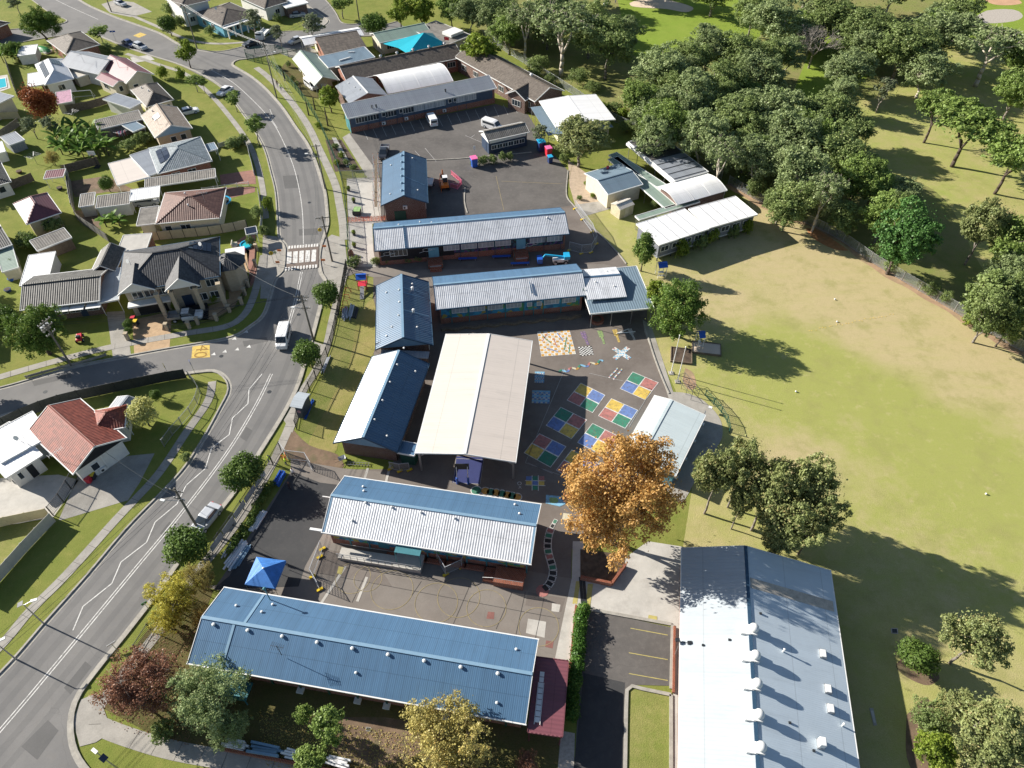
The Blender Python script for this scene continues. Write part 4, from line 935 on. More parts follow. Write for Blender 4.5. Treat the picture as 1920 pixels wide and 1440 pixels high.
# --- S16, S15, S12
b = Bld('classroom_block', 'classroom block with glare-white left roof slope and navy right slope beside the cream court roof', 'school building', (626,830), (744,847), (701,669), 3.3)
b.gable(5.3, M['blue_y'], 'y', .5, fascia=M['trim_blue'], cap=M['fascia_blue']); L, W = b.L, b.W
mb = MB(); mb.slab([(0,0,3.312),(L*.5,0,5.312),(L*.5,W,5.312),(0,W,3.312)], .01); mb.build('white_roof_sheeting', M['white_roof_y'], b.roof)  # left slope coloured white for specular glare over the blue roof
b.walls(M['brick_dark'], .6, .9); b.gableface(M['fascia_blue'], 'f', out=.5); b.gableface(M['fascia_blue'], 'b', out=.5)
for i in range(6): b.win('r', 2.2+i*3.6, 1.4, 2.2, 1.2, 3); b.win('l', 2.2+i*3.6, 1.4, 2.2, 1.2, 3)
b.aircon('r', 3.6, 1.9); b.aircon('r', 12.2, 1.9); b.vents([(L*.56,W*.2+k*3.4) for k in range(5)]+[(L*.8,W*.1),(L*.85,W*.85)], r=.1, h=.1)
b = Bld('entry_awning', 'small striped blue awning between the glare-white slope classroom and the court', 'awning', (745,848), (776,854), (754,827), 2.6)
b.flat(M['blue_x'], t=.1, fascia=M['trim']); b.axis = 'f'; b.walls(M['green_paint'], .15, .3)
b = Bld('classroom_block', 'blue gable roofed classroom beside the front lawn play area', 'school building', (705,655), (811,646), (700,536), 3.3)
b.gable(5.2, M['blue_y'], 'y', .5, fascia=M['trim_blue'], cap=M['fascia_blue']); L, W = b.L, b.W
b.walls(M['brick_dark'], .6, .9); b.gableface(M['fascia_blue'], 'f', out=.55); b.gableface(M['fascia_blue'], 'b', out=.5)
for i in range(5): b.win('r', 2+i*3.4, 1.4, 2.1, 1.2, 3); b.win('l', 2+i*3.4, 1.4, 2.1, 1.2, 3)
b.vents([(L*.2,W*.8),(L*.45,W*.75),(L*.45,W*.55),(L*.43,W*.35),(L*.3,W*.22),(L*.2,W*.12),(L*.7,W*.88),(L*.75,W*.2)], r=.1, h=.1); b.vents([(L*.7,W*.78),(L*.7,W*.42)], r=.16, h=.5, name='exhaust_flue')
mb = MB()
for f in (.78, .70, .42): mb.beam((L*.5,W*f,5.2),(L*.98,W*f-.0,3.36),.12,.05)
mb.build('flashing', M['fascia_blue'], b.roof)
b = Bld('link_roof', 'low grey link roof between the two blue gable classrooms', 'school building', (712,668), (803,672), (712,655), 2.7); b.flat(M['grey_x'], t=.1); b.walls(M['brick_dark'], .3, .2)
b = Bld('classroom_block', 'small blue gable roofed brick building beside the scaffolding and pale paving', 'school building', (715,385), (802,380), (712,302), 3.6)
b.gable(5.4, M['blue_y'], 'y', .5, fascia=M['trim_blue'], cap=M['fascia_blue']); b.walls(M['brick_dark'], .5, .5); L, W = b.L, b.W
b.vents([(L*.46,W*(.9-k*.16)) for k in range(6)], r=.16, h=.3, m=M['fascia_blue'], name='ridge_vent'); b.vents([(L*.7,W*.9),(L*.8,W*.2),(L*.2,W*.15),(L*.2,W*.8)], r=.1, h=.1)
b.aircon('f', L*.5, 2.4); b.panel('f', L*.25, L*.5, 0, 1.9, M['green_paint'], 'door', .08)
for i in range(3): b.win('r', 2.5+i*4, 1.4, 2.0, 1.2, 3); b.win('l', 2.5+i*4, 1.4, 2.0, 1.2, 3)
mb = MB(); mb.box(L*.55,L,W*.45,W*.47,4.9,4.95); mb = MB(); mb.beam((L*.5,W*.42,5.4),(L*.95,W*.36,3.8),.1,.05); mb.build('flashing', M['fascia_blue'], b.roof)

# --- S13, S14
b = Bld('classroom_block', 'long white roofed classroom block with dark mural walls below the car park', 'school building', (703,470), (1067,438), 9.5, 3.6)
g_ = (G(700,428,5.3)-b.o.location.xy).dot(Vector((-math.sin(b.ang), math.cos(b.ang)))); b.W = 2*g_
b.gable(5.3, M['white_roof_x'], 'x', .5, fascia=M['trim_blue'], cap=M['fascia_blue']); b.walls(M['brick'], .5, .6); L, W = b.L, b.W  # white of the front slope is painted-in sun glare
mb = MB(); mb.slab([(0,W*.5,5.312),(L,W*.5,5.312),(L,W,3.612),(0,W,3.612)], .01); mb.build('blue_roof_sheeting', M['blue_x'], b.roof)
mb = MB(); x = face_px(b, 761, 466); mb.beam((x,0,3.66),(x,W*.5,5.36),.32,.06); mb.build('flashing', M['blue_y'], b.roof)
b.panel('f', .8, L*.40, .9, 3.3, M['wall_black'], 'mural_band', .04)
b.panel('f', L*.40, L-.8, 1.2, 3.3, M['mural_dark'], 'mural_band', .04)
for (x0, z0) in ((L*.06, 2.2), (L*.26, 2.3), (L*.80, 1.5)):      # white painted animal figures on the dark mural
    mb = MB(); pts = [(x0+.9*math.cos(t*.42)*(1-t*.03)+.0*t, z0+.4*math.sin(t*.42)+.02*t) for t in range(16)]
    for (a0, c0), (a1, c1) in zip(pts[:-1], pts[1:]): mb.beam(b.frame('f')(a0,.07,c0), b.frame('f')(a1,.07,c1), .12, .03)
    mb.beam(b.frame('f')(x0-.5,.07,z0-.1), b.frame('f')(x0-1.3,.07,z0-.35), .12, .03); mb.beam(b.frame('f')(x0+.5,.07,z0), b.frame('f')(x0+1.4,.07,z0+.2), .1, .03)
    b.mbp(mb, 'painted_figure', M['trim'])
b.win('f', face_px(b,746,468), 1.7, 3.0, 1.3, 4)
b.door('f', face_px(b,812,460), 1.8, 2.3, M['wall_sky'], z=.5)
for px in (846,880,913,946): b.win('f', face_px(b,px,457), 1.9, 2.7, 1.2, 4, gm=M['blind'])
for px in (1009,1042): b.win('f', face_px(b,px,442), 1.9, 2.7, 1.3, 4, gm=M['blind'])
b.door('f', face_px(b,978,446), 1.6, 2.2, M['wall_sky'], z=.9)
for px in (812, 978):
    t = face_px(b, px, 455); mb = MB(); mb.box(t-1.3,t+1.3,-1.6,.55,0,.8); [mb.box(t-1.0,t+1.0,-1.6-.35*(k+1),-1.6-.35*k,0,.6-.2*k) for k in range(3)]; st = b.mbp(mb, 'steps', M['brick']); mb = MB()
    for s in (-1.3, 1.3): mb.beam((t+s,.5,1.7),(t+s,-1.6,1.7),.05); mb.beam((t+s,-1.6,.1),(t+s,-1.6,1.7),.05); mb.beam((t+s,-1.6,1.7),(t+s,-2.6,.9),.05)
    mb.build('handrail', M['green_paint'], st); mb = MB(); mb.box(t-.9,t+.9,-3.1,-2.7,.3,.42); mb.box(t-.9,t-.8,-3.1,-2.7,0,.3); mb.box(t+.8,t+.9,-3.1,-2.7,0,.3)
for px in (846,880,913,946,1009,1042): b.downpipe('f', face_px(b, px+16, 452))
b.vents([(L*.13,W*.6),(L*.3,W*.55),(L*.24,W*.7),(L*.9,W*.4)], r=.1, h=.12)
b.win('l', W*.5, 1.6, 1.8, 1.2, 3); b.door('r', W*.7); b13 = b
b = Bld('classroom_block', 'classroom block with silver roof and sea mural walls behind the snakes and ladders board', 'school building', (818,580), (1100,553), 9.5, 3.6)
g_ = (G(812,534,5.2)-b.o.location.xy).dot(Vector((-math.sin(b.ang), math.cos(b.ang)))); b.W = 2*g_
b.gable(5.2, M['white_roof_x'], 'x', .5, fascia=M['trim_blue'], cap=M['fascia_blue']); b.walls(M['brick'], .5, .6); L, W = b.L, b.W  # front slope's pale colour imitates glancing sun on the ribbed metal
mb = MB(); mb.slab([(0,W*.5,5.212),(L,W*.5,5.212),(L,W,3.612),(0,W,3.612)], .01); mb.build('blue_roof_sheeting', M['blue_x'], b.roof)
b.panel('f', .7, L-.9, 1.15, 3.3, M['mural_sea'], 'mural_band', .04)
for px in (861,895,930,966,1040,1073): b.win('f', face_px(b,px,572), 1.95, 2.4, 1.2, 4, gm=M['blind'])
for px in (994,1013): b.win('f', face_px(b,px,562), 1.9, .8, .8, 1, gm=M['blind'])
for px in (844,878,913,948,984,1003,1022,1057): b.panel('f', face_px(b,px,565)-.07, face_px(b,px,565)+.07, .02, 3.3, M['wall_teal'], 'pilaster', .12)
mb = MB(); mb.beam((L*.64,W*.12,4.15),(L*.635,W*.36,4.9),.16,.1); mb.build('ridge_flashing', M['blue_y'], b.roof); b.vents([(L*.985,W*.1)], m=M['green_paint'], r=.07, h=.3)
bench = MB(); P = [Vector((L*.02+i*L*.0225, -1.1+.22*math.sin(i*1.1))) for i in range(43)]
ribbon(bench, P, .45, 0, .4); o = thing('serpentine_bench', 'low winding orange brown seat wall in front of the sea mural', 'bench', b.o.location, b.ang); bench.build('seat_wall', M['timber'], o); b14 = b
b = Bld('awning', 'wide flat blue grey awning beside the big round tree, on thin posts', 'awning', (1107,588), (1226,577), (1096,510), 3.2)
g_ = (G(1160,502,3.2)-b.o.location.xy).dot(Vector((-math.sin(b.ang), math.cos(b.ang)))); b.W = g_
b.flat(M['slate_x'], t=.1, fascia=M['trim']); b.posts([(.3,.25),(b.L*.35,.25),(b.L*.67,.25),(b.L-.2,.25),(b.L-.2,b.W/2),(b.L-.2,b.W-.2)], r=.05)
b = Bld('canteen_block', 'low silver roofed block raised above the flat blue grey awning', 'school building', (1102,562), (1175,556), 6, 3.7)
b.W = (G(1095,505,3.7)-b.o.location.xy).dot(Vector((-math.sin(b.ang), math.cos(b.ang)))); b.gable(4.5, M['white_roof_x'], 'x', .6, cap=M['blue_y']); b.walls(M['brick_dark'], .3, 1.8)
b.vents([(b.L*.3,b.W*.45),(b.L*.7,b.W*.8),(b.L*.75,b.W*.3)], r=.08, h=.1)

# --- S1..S6 north block
b = Bld('office_block', 'long grey roofed office block along the car park with white framed windows', 'school building', (652,222), (931,165), (634,197), 3.6, 4.9)
b.flat(M['grey_x'], 4.9, t=.14, fascia=M['trim']); b.walls(M['brick'], .35, .35); L = b.L
b.panel('f', .5, L-.9, 1.25, 3.3, M['wall_slate'], 'painted_band', .04)
for px, w in ((669,2.6),(694,2.6),(732,2.6),(770,2.6),(794,2.6),(818,2.6),(842,2.6),(890,2.5),(913,2.5)): b.win('f', face_px(b,px,205), 1.9, w, 1.3, 4, gm=M['blind'] if px > 780 else M['glass'])
for px in (713,751,860,872): b.win('f', face_px(b,px,200), 2.2, .9, .95, 1)
for px in (681,706,720,744,757,782,806,830,853,880,901): b.downpipe('f', face_px(b,px,205))
for px in (714,764,850): b.aircon('f', face_px(b,px,205), .5)
mb = MB()
for px, t in ((697,.35),(706,.35),(861,.45)):
    x = face_px(b, px, 205); y = b.W*t; mb.tube((x,y,b.zf(x,y)-.05),(x,y,b.zf(x,y)+.5),.14); mb.dome((x,y,b.zf(x,y)+.5),.25,.18)
mb.build('roof_vent', M['metal_dark'], b.roof)
b.panel('l', .2, b.W-.3, .02, 3.0, M['wall_teal'], 'mural_band', .04)
b = Bld('school_building', 'grey gabled wing joined behind the long office block', 'school building', (655,194), (727,178), (634,160), 3.8)
b.gable(5.2, M['grey_y'], 'y', .5, cap=M['trim']); b.walls(M['brick_dark'], .3, .3); b.vents([(b.L*.3,b.W*.8),(b.L*.35,b.W*.5),(b.L*.4,b.W*.3)], r=.1, h=.1)
b = Bld('classroom_block', 'long dark brown tiled block with orange brick end below the turquoise shade sail', 'school building', (650,152), (868,107), 8.0, 3.4)
b.W = 2*(G(637,124,5.2)-b.o.location.xy).dot(Vector((-math.sin(b.ang), math.cos(b.ang)))); b.gable(5.2, M['tile_brown'], 'x', .5, fascia=M['trim']); b.walls(M['brick'], .3, .5)
for i in range(9): b.win('f', 3+i*(b.L-6)/8, 1.3, 2.2, 1.3, 3); b.win('b', 3+i*(b.L-6)/8, 1.3, 2.2, 1.3, 3)
b.vents([(b.L*(.35+.14*k),b.W*.55) for k in range(5)], r=.25, h=.5, m=M['metal'])
b = Bld('vaulted_shelter', 'white barrel vaulted play shelter behind the long office block', 'shelter', (727,176), (850,152), (697,142), 3.4)
b.vault(4.8, M['white_x']); b.posts([(.3+k*(b.L-.6)/4, y) for k in range(5) for y in (.2, b.W-.2)], top=3.3)
b = Bld('school_hall', 'dark brown tiled hall running back beside the white barked gum', 'school building', (1003,190), (1058,170), (913,88), 3.6)
b.gable(5.6, M['tile_brown'], 'y', .5, fascia=M['trim']); b.walls(M['brick_dark'], .4, .3)
for i in range(6): b.win('l', 3+i*(b.W-6)/5, 1.2, 2.0, 1.3, 3); b.win('r', 3+i*(b.W-6)/5, 1.2, 2.0, 1.3, 3)
b.vents([(b.L*.6,b.W*.25)], r=.25, h=.4)
b = Bld('school_wing', 'brown tiled gable wing facing the car park with white framed end', 'school building', (985,188), (1024,165), (961,168), 3.4)
b.gable(4.9, M['tile_brown'], 'x', .5, fascia=M['trim']); b.walls(M['brick_dark'], .3, .4); b.win('l', b.W*.5, 1.2, 2.4, 1.4, 3); b.win('f', b.L*.5, 1.2, 2.4, 1.4, 3)
b = Bld('hall_roof', 'large bright white roofed covered area behind the grey green tree', 'shelter', (1043,238), (1153,224), (998,191), 3.9)
b.gable(4.3, M['bright_y'], 'y', .5, fascia=M['trim']); b.walls(M['wall_cream'], .8, .8)
b = Bld('verandah_roof', 'low slate roof skirt showing on the left of the bright white hall roof', 'awning', (1028,254), (1150,238), (970,204), 3.0)
b.flat(M['slate_y'], t=.1); b.posts([(.2,.3+k*(b.W-.6)/5) for k in range(6)], r=.05)
b = Bld('store_block', 'small brown roofed dark blue toilet block inside the car park', 'school building', (915,264), (992,247), (897,246), 3.3)
b.gable(4.3, M['fibro_x'], 'x', .5, fascia=M['trim']); b.walls(M['wall_navy'], .3, .4)
b.panel('f', .5, b.L-.5, 2.35, 2.95, M['trim'], 'louvre_band', .05); [b.win('f', 1.5+k*(b.L-3)/5, .9, 1.2, 1.0, 2) for k in range(6)]; b.gableface(M['trim'], 'l', z=2.6, out=.1); b.door('l', b.W*.5, 1.1)
# --- S24..S29 beyond
b = Bld('cottage', 'pale green roofed cottage with vans in its carport by the street corner', 'house', (590,160), (636,150), (538,112), 3.2)
b.gable(4.8, M['sage_y'], 'y', .38, fascia=M['trim']); b.walls(M['wall_cream'], .5, 5.0); [b.win('l', 3+i*3.5, 1.2, 1.4, 1.1, 2) for i in range(2)]; b.posts([(.3,.3),(b.L-.3,.3),(b.L*.5,.3)])
b = Bld('house', 'dark brown roofed red brick house below the long white roof', 'house', (610,106), (690,92), (600,77), 3.2)
b.gable(4.6, M['tile_brown'], 'x', .9); b.walls(M['brick'], .2, .4); b.win('f', b.L*.3, 1, 1.6, 1.2, 2)
b = Bld('carport_roof', 'long white metal roof beside the street corner with cars at its left end', 'carport', (571,85), (683,66), (556,70), 3.4)
b.gable(4.1, M['white_x'], 'x', .5); b.walls(M['wall_cream'], 3.5, .5); b.posts([(.3,.3),(.3,b.W-.3)])
b = Bld('flat_roof_building', 'flat slate roofed building between the brown roofs and the green cottage', 'school building', (616,127), (703,107), (601,108), 3.6)
b.flat(M['slate_x'], 3.9, fascia=M['trim']); b.walls(M['wall_cream'], .3, .3)
mb = MB(); mb.beam((b.L*.3,b.W*.3,3.85),(b.L*.55,b.W*.35,3.9),.25,.2); mb.beam((b.L*.6,b.W*.8,3.95),(b.L*.72,b.W*.7,3.95),.2,.2); mb.build('roof_duct', M['trim'], b.roof)
b = Bld('preschool', 'pale sage roofed preschool behind the turquoise shade sail', 'school building', (712,80), (808,60), (694,63), 3.2)
b.gable(4.2, M['sage_x'], 'x', .6, fascia=M['trim']); b.walls(M['wall_cream'], .3, .4); b.win('f', b.L*.2, 1, 2, 1.3, 3)
b = Bld('flat_roof_building', 'grey flat roofed building beside the bright yellow green tree', 'school building', (838,84), (884,66), (812,42), 3.3)
b.flat(M['fibro_x'], 3.5, fascia=M['trim']); b.walls(M['wall_cream'], .3, .3)
mb = MB(); mb.box(b.L*.4,b.L*.9,b.W*.15,b.W*.4,3.5,4.2); mb.build('roof_plant', M['trim'], b.roof)
t = thing('shade_sail', 'turquoise pyramid shade sail in the preschool yard', 'shade sail', (*G(775,85), 0))
cs = [G3(718,82,3.0), G3(765,101,3.0), G3(838,82,3.0), G3(812,62,3.2)]; ap = G3(795,61,5.6); mb = MB(); Lo = t.location
P = [c for c in cs]+[ap]
for i in range(4):
    a, c = cs[i], cs[(i+1) % 4]; m1 = (a+c)/2*.9+Vector((*ap.xy, (a.z+c.z)/2))*.1+Vector((0,0,.05)); m2 = ap
    for tri in ((a, m1, m2), (m1, c, m2)): mb.add(list(tri)+[p-Vector((0,0,.04)) for p in tri], [(0,1,2),(5,4,3),(0,3,4,1),(1,4,5,2),(2,5,3,0)])
mb.build('canopy', M['c_teal'], t, world=True)
for c in cs: mb = MB(); mb.tube((c.x,c.y,0),(c.x,c.y,c.z+.1),.08); mb.build('post', M['metal'], t, world=True)

# --- S7..S11, S22, S21 east side
b = Bld('covered_area', 'shelter with dark striped roof sheets under the bushland trees', 'shelter', (1266,339), (1328,322), (1174,267), 3.6)
b.flat(M['grey_x'], 3.6, t=.14, fascia=M['trim']); b.posts([(x,.3+k*(b.W-.6)/5) for k in range(6) for x in (.2, b.L-.2)]); 
for k in range(9):
    y = .6+k*(b.W-1.2)/8; mb = MB(); mb.beam((.1,y,3.63),(b.L-.1,y,3.63),.16,.05); mb.build('batten', M['metal_dark'], b.roof)
mb = MB(); [mb.slab([(.2,b.W*(.01+.125*k),3.615),(b.L-.2,b.W*(.01+.125*k),3.615),(b.L-.2,b.W*(.115+.125*k),3.615),(.2,b.W*(.115+.125*k),3.615)],.01) for k in range(4,8)]; mb.build('dark_roof_sheeting', mat('brown_stained_sheet', (.10,.095,.09), .5, var=.2), b.roof)
mb = MB(); mb.box(-.5,-.12,0,b.W,3.0,3.5); b.mbp(mb, 'side_fascia', M['trim'])
b = Bld('vaulted_shelter', 'white curved roof shelter joined to the striped roof shelter', 'shelter', (1270,384), (1364,357), (1232,350), 3.3)
b.vault(4.0, M['white_x']); b.walls(M['brick_dark'], .5, .8); b.posts([(.3,.3),(b.L-.3,.3)], top=3.2)
for lab, A, B_, C_ in (('long sage covered walkway beside the striped roof shelter', (1243,358), (1258,352), (1158,285)), ('narrow sage walkway roof behind the pale gabled shed', (1248,391), (1268,385), (1142,298)), ('sage verandah roof along the back of the white demountables', (1199,412), (1312,378), (1198,403))):
    b = Bld('covered_walkway', lab, 'walkway', A, B_, C_, 2.7, group='sage green walkway roofs'); b.flat(M['sage_x'], t=.1, fascia=M['trim'])
    k = max(3, int(b.W/5)); b.posts([(x, .2+j*(b.W-.4)/k) for j in range(k+1) for x in ((.15, b.L-.15) if b.W > 6 else (.15, b.L/2, b.L-.15))], r=.04)
b = Bld('workshop', 'pale grey green gabled shed beside the entrance garden', 'shed', (1140,364), (1205,345), (1107,322), 3.3)
b.gable(4.2, M['slate_x'], 'x', .45, fascia=M['trim']); b.walls(M['wall_cream'], .25, .3); b.vents([(b.L*.6,b.W*.9)], m=M['c_red'], r=.2, h=.4)
b = Bld('garden_shed', 'small cream metal garden shed beside the larger gabled shed', 'shed', (1163,394), (1190,383), (1151,379), 2.1)
b.gable(2.6, M['cream_x'], 'x', .5); b.walls(mat('cream_sheet_wall', (.50,.45,.32), .6), .08, .08); b.door('f', b.L*.5, .9, 1.8, M['wall_cream'])
def demount(lab, A, B, C):
    b = Bld('demountable_classroom', lab, 'classroom', A, B, C, 3.9, group='white demountable classrooms'); b.flat(M['bright_y'], 3.9, t=.22, fascia=M['trim'])
    mb = MB(); mb.box(.25,b.L-.25,.4,b.W-.3,.7,3.7); w = b.mbp(mb, 'wall', mat('grey_panel', (.16,.17,.20), .7)); b.o_, b.q_ = .25, .4
    mb = MB(); [mb.tube((x,y,0),(x,y,.7),.1,n=6) for x in (.5,b.L/3,b.L*.66,b.L-.5) for y in (.6,b.W-.6)]; b.mbp(mb, 'stilts', M['metal_dark'])
    mb = MB(); mb.box(0,b.L,.3,.36,.95,1.05); b.mbp(mb, 'skirting', M['trim'])
    for k in range(4): b.win('f', b.L*(.15+.23*k), 1.9, 1.7, 1.1, 2, gm=M['glass'])
    mb = MB(); [mb.beam((b.L*k/5,0,3.93),(b.L*k/5,b.W,3.93),.08,.04) for k in range(1,5)]; mb.build('roof_seam', M['metal'], b.roof)
demount('near white roofed demountable classroom with the slim dark tree at its corner', (1237,459), (1329,429), (1196,419))
demount('far white roofed demountable classroom nearest the bushland fence', (1331,427), (1420,402), (1290,392))
t = thing('timber_shed', 'small brown timber store between the two white demountables and the curved roof', 'shed', (*G(1322,378), 0)); mb = MB(); mb.box(-3,3,-1,1,0,2.4); mb.build('wall', M['brick_dark'], t); mb = MB(); mb.box(-3.2,3.2,-1.2,1.2,2.4,2.5); mb.build('roof', M['timber'], t)
b = Bld('toilet_block', 'pale roofed turquoise walled block behind the autumn tree', 'school building', (1166,850), (1266,892), (1236,745), 2.9)
b.gable(3.3, M['pale_y'], 'y', .33, t=.14, fascia=M['trim']); b.walls(M['wall_sky'], .3, .3); [b.panel('r', 1.5+k*2.6, 2.7+k*2.6, .1, 2.0, M['wall_slate'], 'door', .05) for k in range(5)]; [b.panel('r', 1.2+k*3.4, 1.6+k*3.4, .8, 1.0, M['trim'], 'drinking_trough', .5) for k in range(5)]
b.panel('r', .4, b.W-.4, 2.3, 2.6, mat('maroon_paint', (.2,.04,.08), .6), 'painted_stripe', .04)
ra_, rb_ = G(1279,1028,3.3), G(1558,1080,3.3); vd = (ra_-G(1280,1440,3.3)).normalized(); ud = (Vector((vd.y, -vd.x))*.75+(rb_-ra_).normalized()*.25).normalized(); vd = Vector((-ud.y, ud.x)); wd = (rb_-ra_).dot(ud)
b = Bld('sports_hall', 'large pale metal roofed hall with a row of white ridge ventilators', 'hall', ra_-vd*40, ra_-vd*40+ud*wd, 40.0, 3.3)
hr = 5.7; xr = (G(1398,1028,hr)-b.o.location.xy).dot(Vector((math.cos(b.ang), math.sin(b.ang))))
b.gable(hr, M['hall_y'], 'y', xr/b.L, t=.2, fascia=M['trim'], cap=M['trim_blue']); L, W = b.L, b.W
mb = MB(); mb.slab([(0,0,3.312),(xr-.1,0,5.7),(xr-.1,W,5.7),(0,W,3.312)], .01); mb.build('white_roof_sheeting', M['white_y'], b.roof)  # sunlit look put into this slope's colour; same metal as the rest
b.walls(M['brick_dark'], .3, .4)
def on(px, py, h=4.8): g = G(px, py, h)-b.o.location.xy; return g.dot(Vector((math.cos(b.ang), math.sin(b.ang)))), g.dot(Vector((-math.sin(b.ang), math.cos(b.ang))))
for (x, y) in ((1408,1177),(1412,1228),(1416,1281),(1420,1339),(1424,1400)):
    u, v = on(x, y, 6.2); u = xr+.15; mb = MB(); mb.box(u-1.1,u-.1,v-.55,v+.55,5.35,5.82); mb.box(u-.35,u+.55,v-.5,v+.5,5.4,5.9); vt = mb.build('ventilator_base', M['trim'], b.roof, bevel=.04)
    mb = MB(); mb.tube((u+.1,v,5.9),(u+.1,v,6.3),.32,.44,n=16); mb.dome((u+.1,v,6.3),.5,.42,16,5); mb.build('ventilator_cowl', M['trim'], vt, smooth=True)
for (x, y) in ((1546,1222),(1556,1288),(1561,1325),(1540,1394)):
    u, v = on(x, y, 4.5); z = b.zf(u, v); mb = MB(); mb.box(u-.35,u+.35,v-.45,v+.45,z-.05,z+.22); sk_ = mb.build('skylight', M['metal'], b.roof); mb = MB(); mb.box(u-.3,u+.3,v-.4,v+.4,z+.22,z+.36 if y < 1390 else z+1.0); mb.build('skylight_dome', M['trim'], sk_, bevel=.08)
for (x, y) in ((1466,1225),(1585,1355)): u, v = on(x, y, 4.5); b.vents([(u, v)], r=.08, h=.6)
u0, v0 = on(1405,1098); u1, v1 = on(1556,1144); mb = MB(); mb.slab([(xr+.3,v0-.7,b.zf(xr+.3,0)+.02),(L-.2,v0-.7,b.zf(L-.2,0)+.02),(L-.2,v0+.5,b.zf(L-.2,0)+.02),(xr+.3,v0+.5,b.zf(xr+.3,0)+.02)], .015); mb.build('rusty_roof_sheet', mat('stained_sheet', (.44,.40,.34), .7, var=.2), b.roof)
for (x, y) in ((1320,1207),(1366,1204),(1422,1158),(1479,1358),(1527,1407)):
    u, v = on(x, y, 4.5); z = b.zf(u, v); mb = MB(); mb.box(u-.15,u+.1,v-.1,v+.1,z,z+.15); mb.build('roof_fitting', M['metal_dark'], b.roof)
# ================================================================ HOUSES ACROSS THE ROAD
def house(label, A, B, C, he, hr, style, roofm, wallm, axis='x', cat='house', name='house', wins=(), ov=.45, hc=None, r=.5, cap=None, vents=(), fascia='trim', grp=None, doors=()):
    b = Bld(name, label, cat, A, B, C, he, hc, group=grp)
    if style == 'gable': b.gable(hr, M[roofm], axis, r, fascia=M[fascia] if fascia else None, cap=M[cap] if cap else None)
    elif style == 'hip': b.hip(hr, M[roofm], fascia=M[fascia] if fascia else None, cap=M[cap] if cap else None)
    else: b.flat(M[roofm], hr, fascia=M[fascia] if fascia else None)
    if wallm: b.walls(M[wallm], ov, ov)
    else: b.posts([(.15,.15),(b.L-.15,.15),(.15,b.W-.15),(b.L-.15,b.W-.15)], M['trim'], r=.05)
    for (sd, fr, w) in wins:
        Ls = b.L if sd in 'fb' else b.W; b.win(sd, Ls*fr, 1.0, w, 1.25, max(1, int(w/.7)))
    for sd, fr in doors: b.door(sd, (b.L if sd in 'fb' else b.W)*fr, 1.0, 2.1)
    if vents: b.vents([(b.L*x, b.W*y) for x, y in vents], r=.11, h=.3)
    return b
def solar(b, u0, u1, v0, v1, nu=3, nv=2):
    def z(x, y):
        if b.axis == 'h':
            return b.he+(b.hr-b.he)*min(x, b.L-x, y, b.W-y)/(min(b.L, b.W)/2)
        return b.zf(x, y)
    for i in range(nu):
        for j in range(nv):
            a0 = b.L*(u0+(u1-u0)*i/nu); a1 = b.L*(u0+(u1-u0)*(i+.93)/nu); c0 = b.W*(v0+(v1-v0)*j/nv); c1 = b.W*(v0+(v1-v0)*(j+.95)/nv)
            P = [(a0,c0),(a1,c0),(a1,c1),(a0,c1)]; zz = [z(*p)+.12 for p in P]; zz[3] = zz[0]+zz[2]-zz[1]
            mb = MB(); mb.slab([(p[0], p[1], q) for p, q in zip(P, zz)], .04); mb.build('solar_panel', M['solar'], b.roof)
def dish(b, u, v, m='trim'):
    x, y = b.L*u, b.W*v; z = (b.zh(x, y) if b.axis == 'h' else b.zf(x, y)); mb = MB(); mb.tube((x,y,z-.1),(x,y,z+.9),.03); mb.tube((x,y-.02,z+.9),(x-.2,y-.25,z+1.05),.02,.35,n=12); mb.build('satellite_dish', M[m], b.roof)
def aerial(b, u, v):
    x, y = b.L*u, b.W*v; z = (b.zh(x, y) if b.axis == 'h' else b.zf(x, y)); mb = MB(); mb.tube((x,y,z-.1),(x,y,z+2.0),.03); mb.beam((x-.9,y,z+1.9),(x+.9,y,z+1.9),.04)
    for k in range(7): mb.beam((x-.9+k*.3,y-.4,z+1.9),(x-.9+k*.3,y+.4,z+1.9),.025)
    mb.build('aerial', M['metal'], b.roof)
# two storey black tiled corner house
b = house('two storey black tiled corner house with tall sandstone columns and a black garage door', (222,549), (412,517), (232,472), 5.4, 7.9, 'hip', 'tile_dark', 'brick_cream', ov=.6, fascia='trim_blue', cap='wall_black')
L, W = b.L, b.W; f = b.frame('f')
b.panel('f', L*.09, L*.38, .05, 2.5, M['wall_black'], 'garage_door', .06); b.panel('f', L*.03, L*.45, 2.6, 2.9, M['trim'], 'balcony_edge', 1.3)
for k in range(3): b.win('f', L*(.15+.12*k), 3.3, 1.6, 1.3, 2)
b.door('f', L*.6, 1.5, 2.4, M['wall_navy']); b.win('f', L*.72, 3.3, 1.8, 1.4, 2); b.win('f', L*.9, 3.3, 2.0, 1.4, 3); b.win('f', L*.9, .9, 2.0, 1.4, 3); b.win('f', L*.75, .9, 1.6, 1.4, 2)
for t in (.36, .5, .74, .97):
    mb = MB(); x = L*t; mb.box(x-.3,x+.3,-1.7,-1.1,0,5.0); mb.box(x-.38,x+.38,-1.78,-1.02,0,.4); mb.box(x-.36,x+.36,-1.76,-1.04,4.8,5.1); b.mbp(mb, 'column', M['brick_cream'])
mb = MB(); [mb.box(L*.52,L*.78,-3.2+.4*k,-.2,0,.16*(k+1)) for k in range(5)]; b.mbp(mb, 'steps', M['wall_black'])
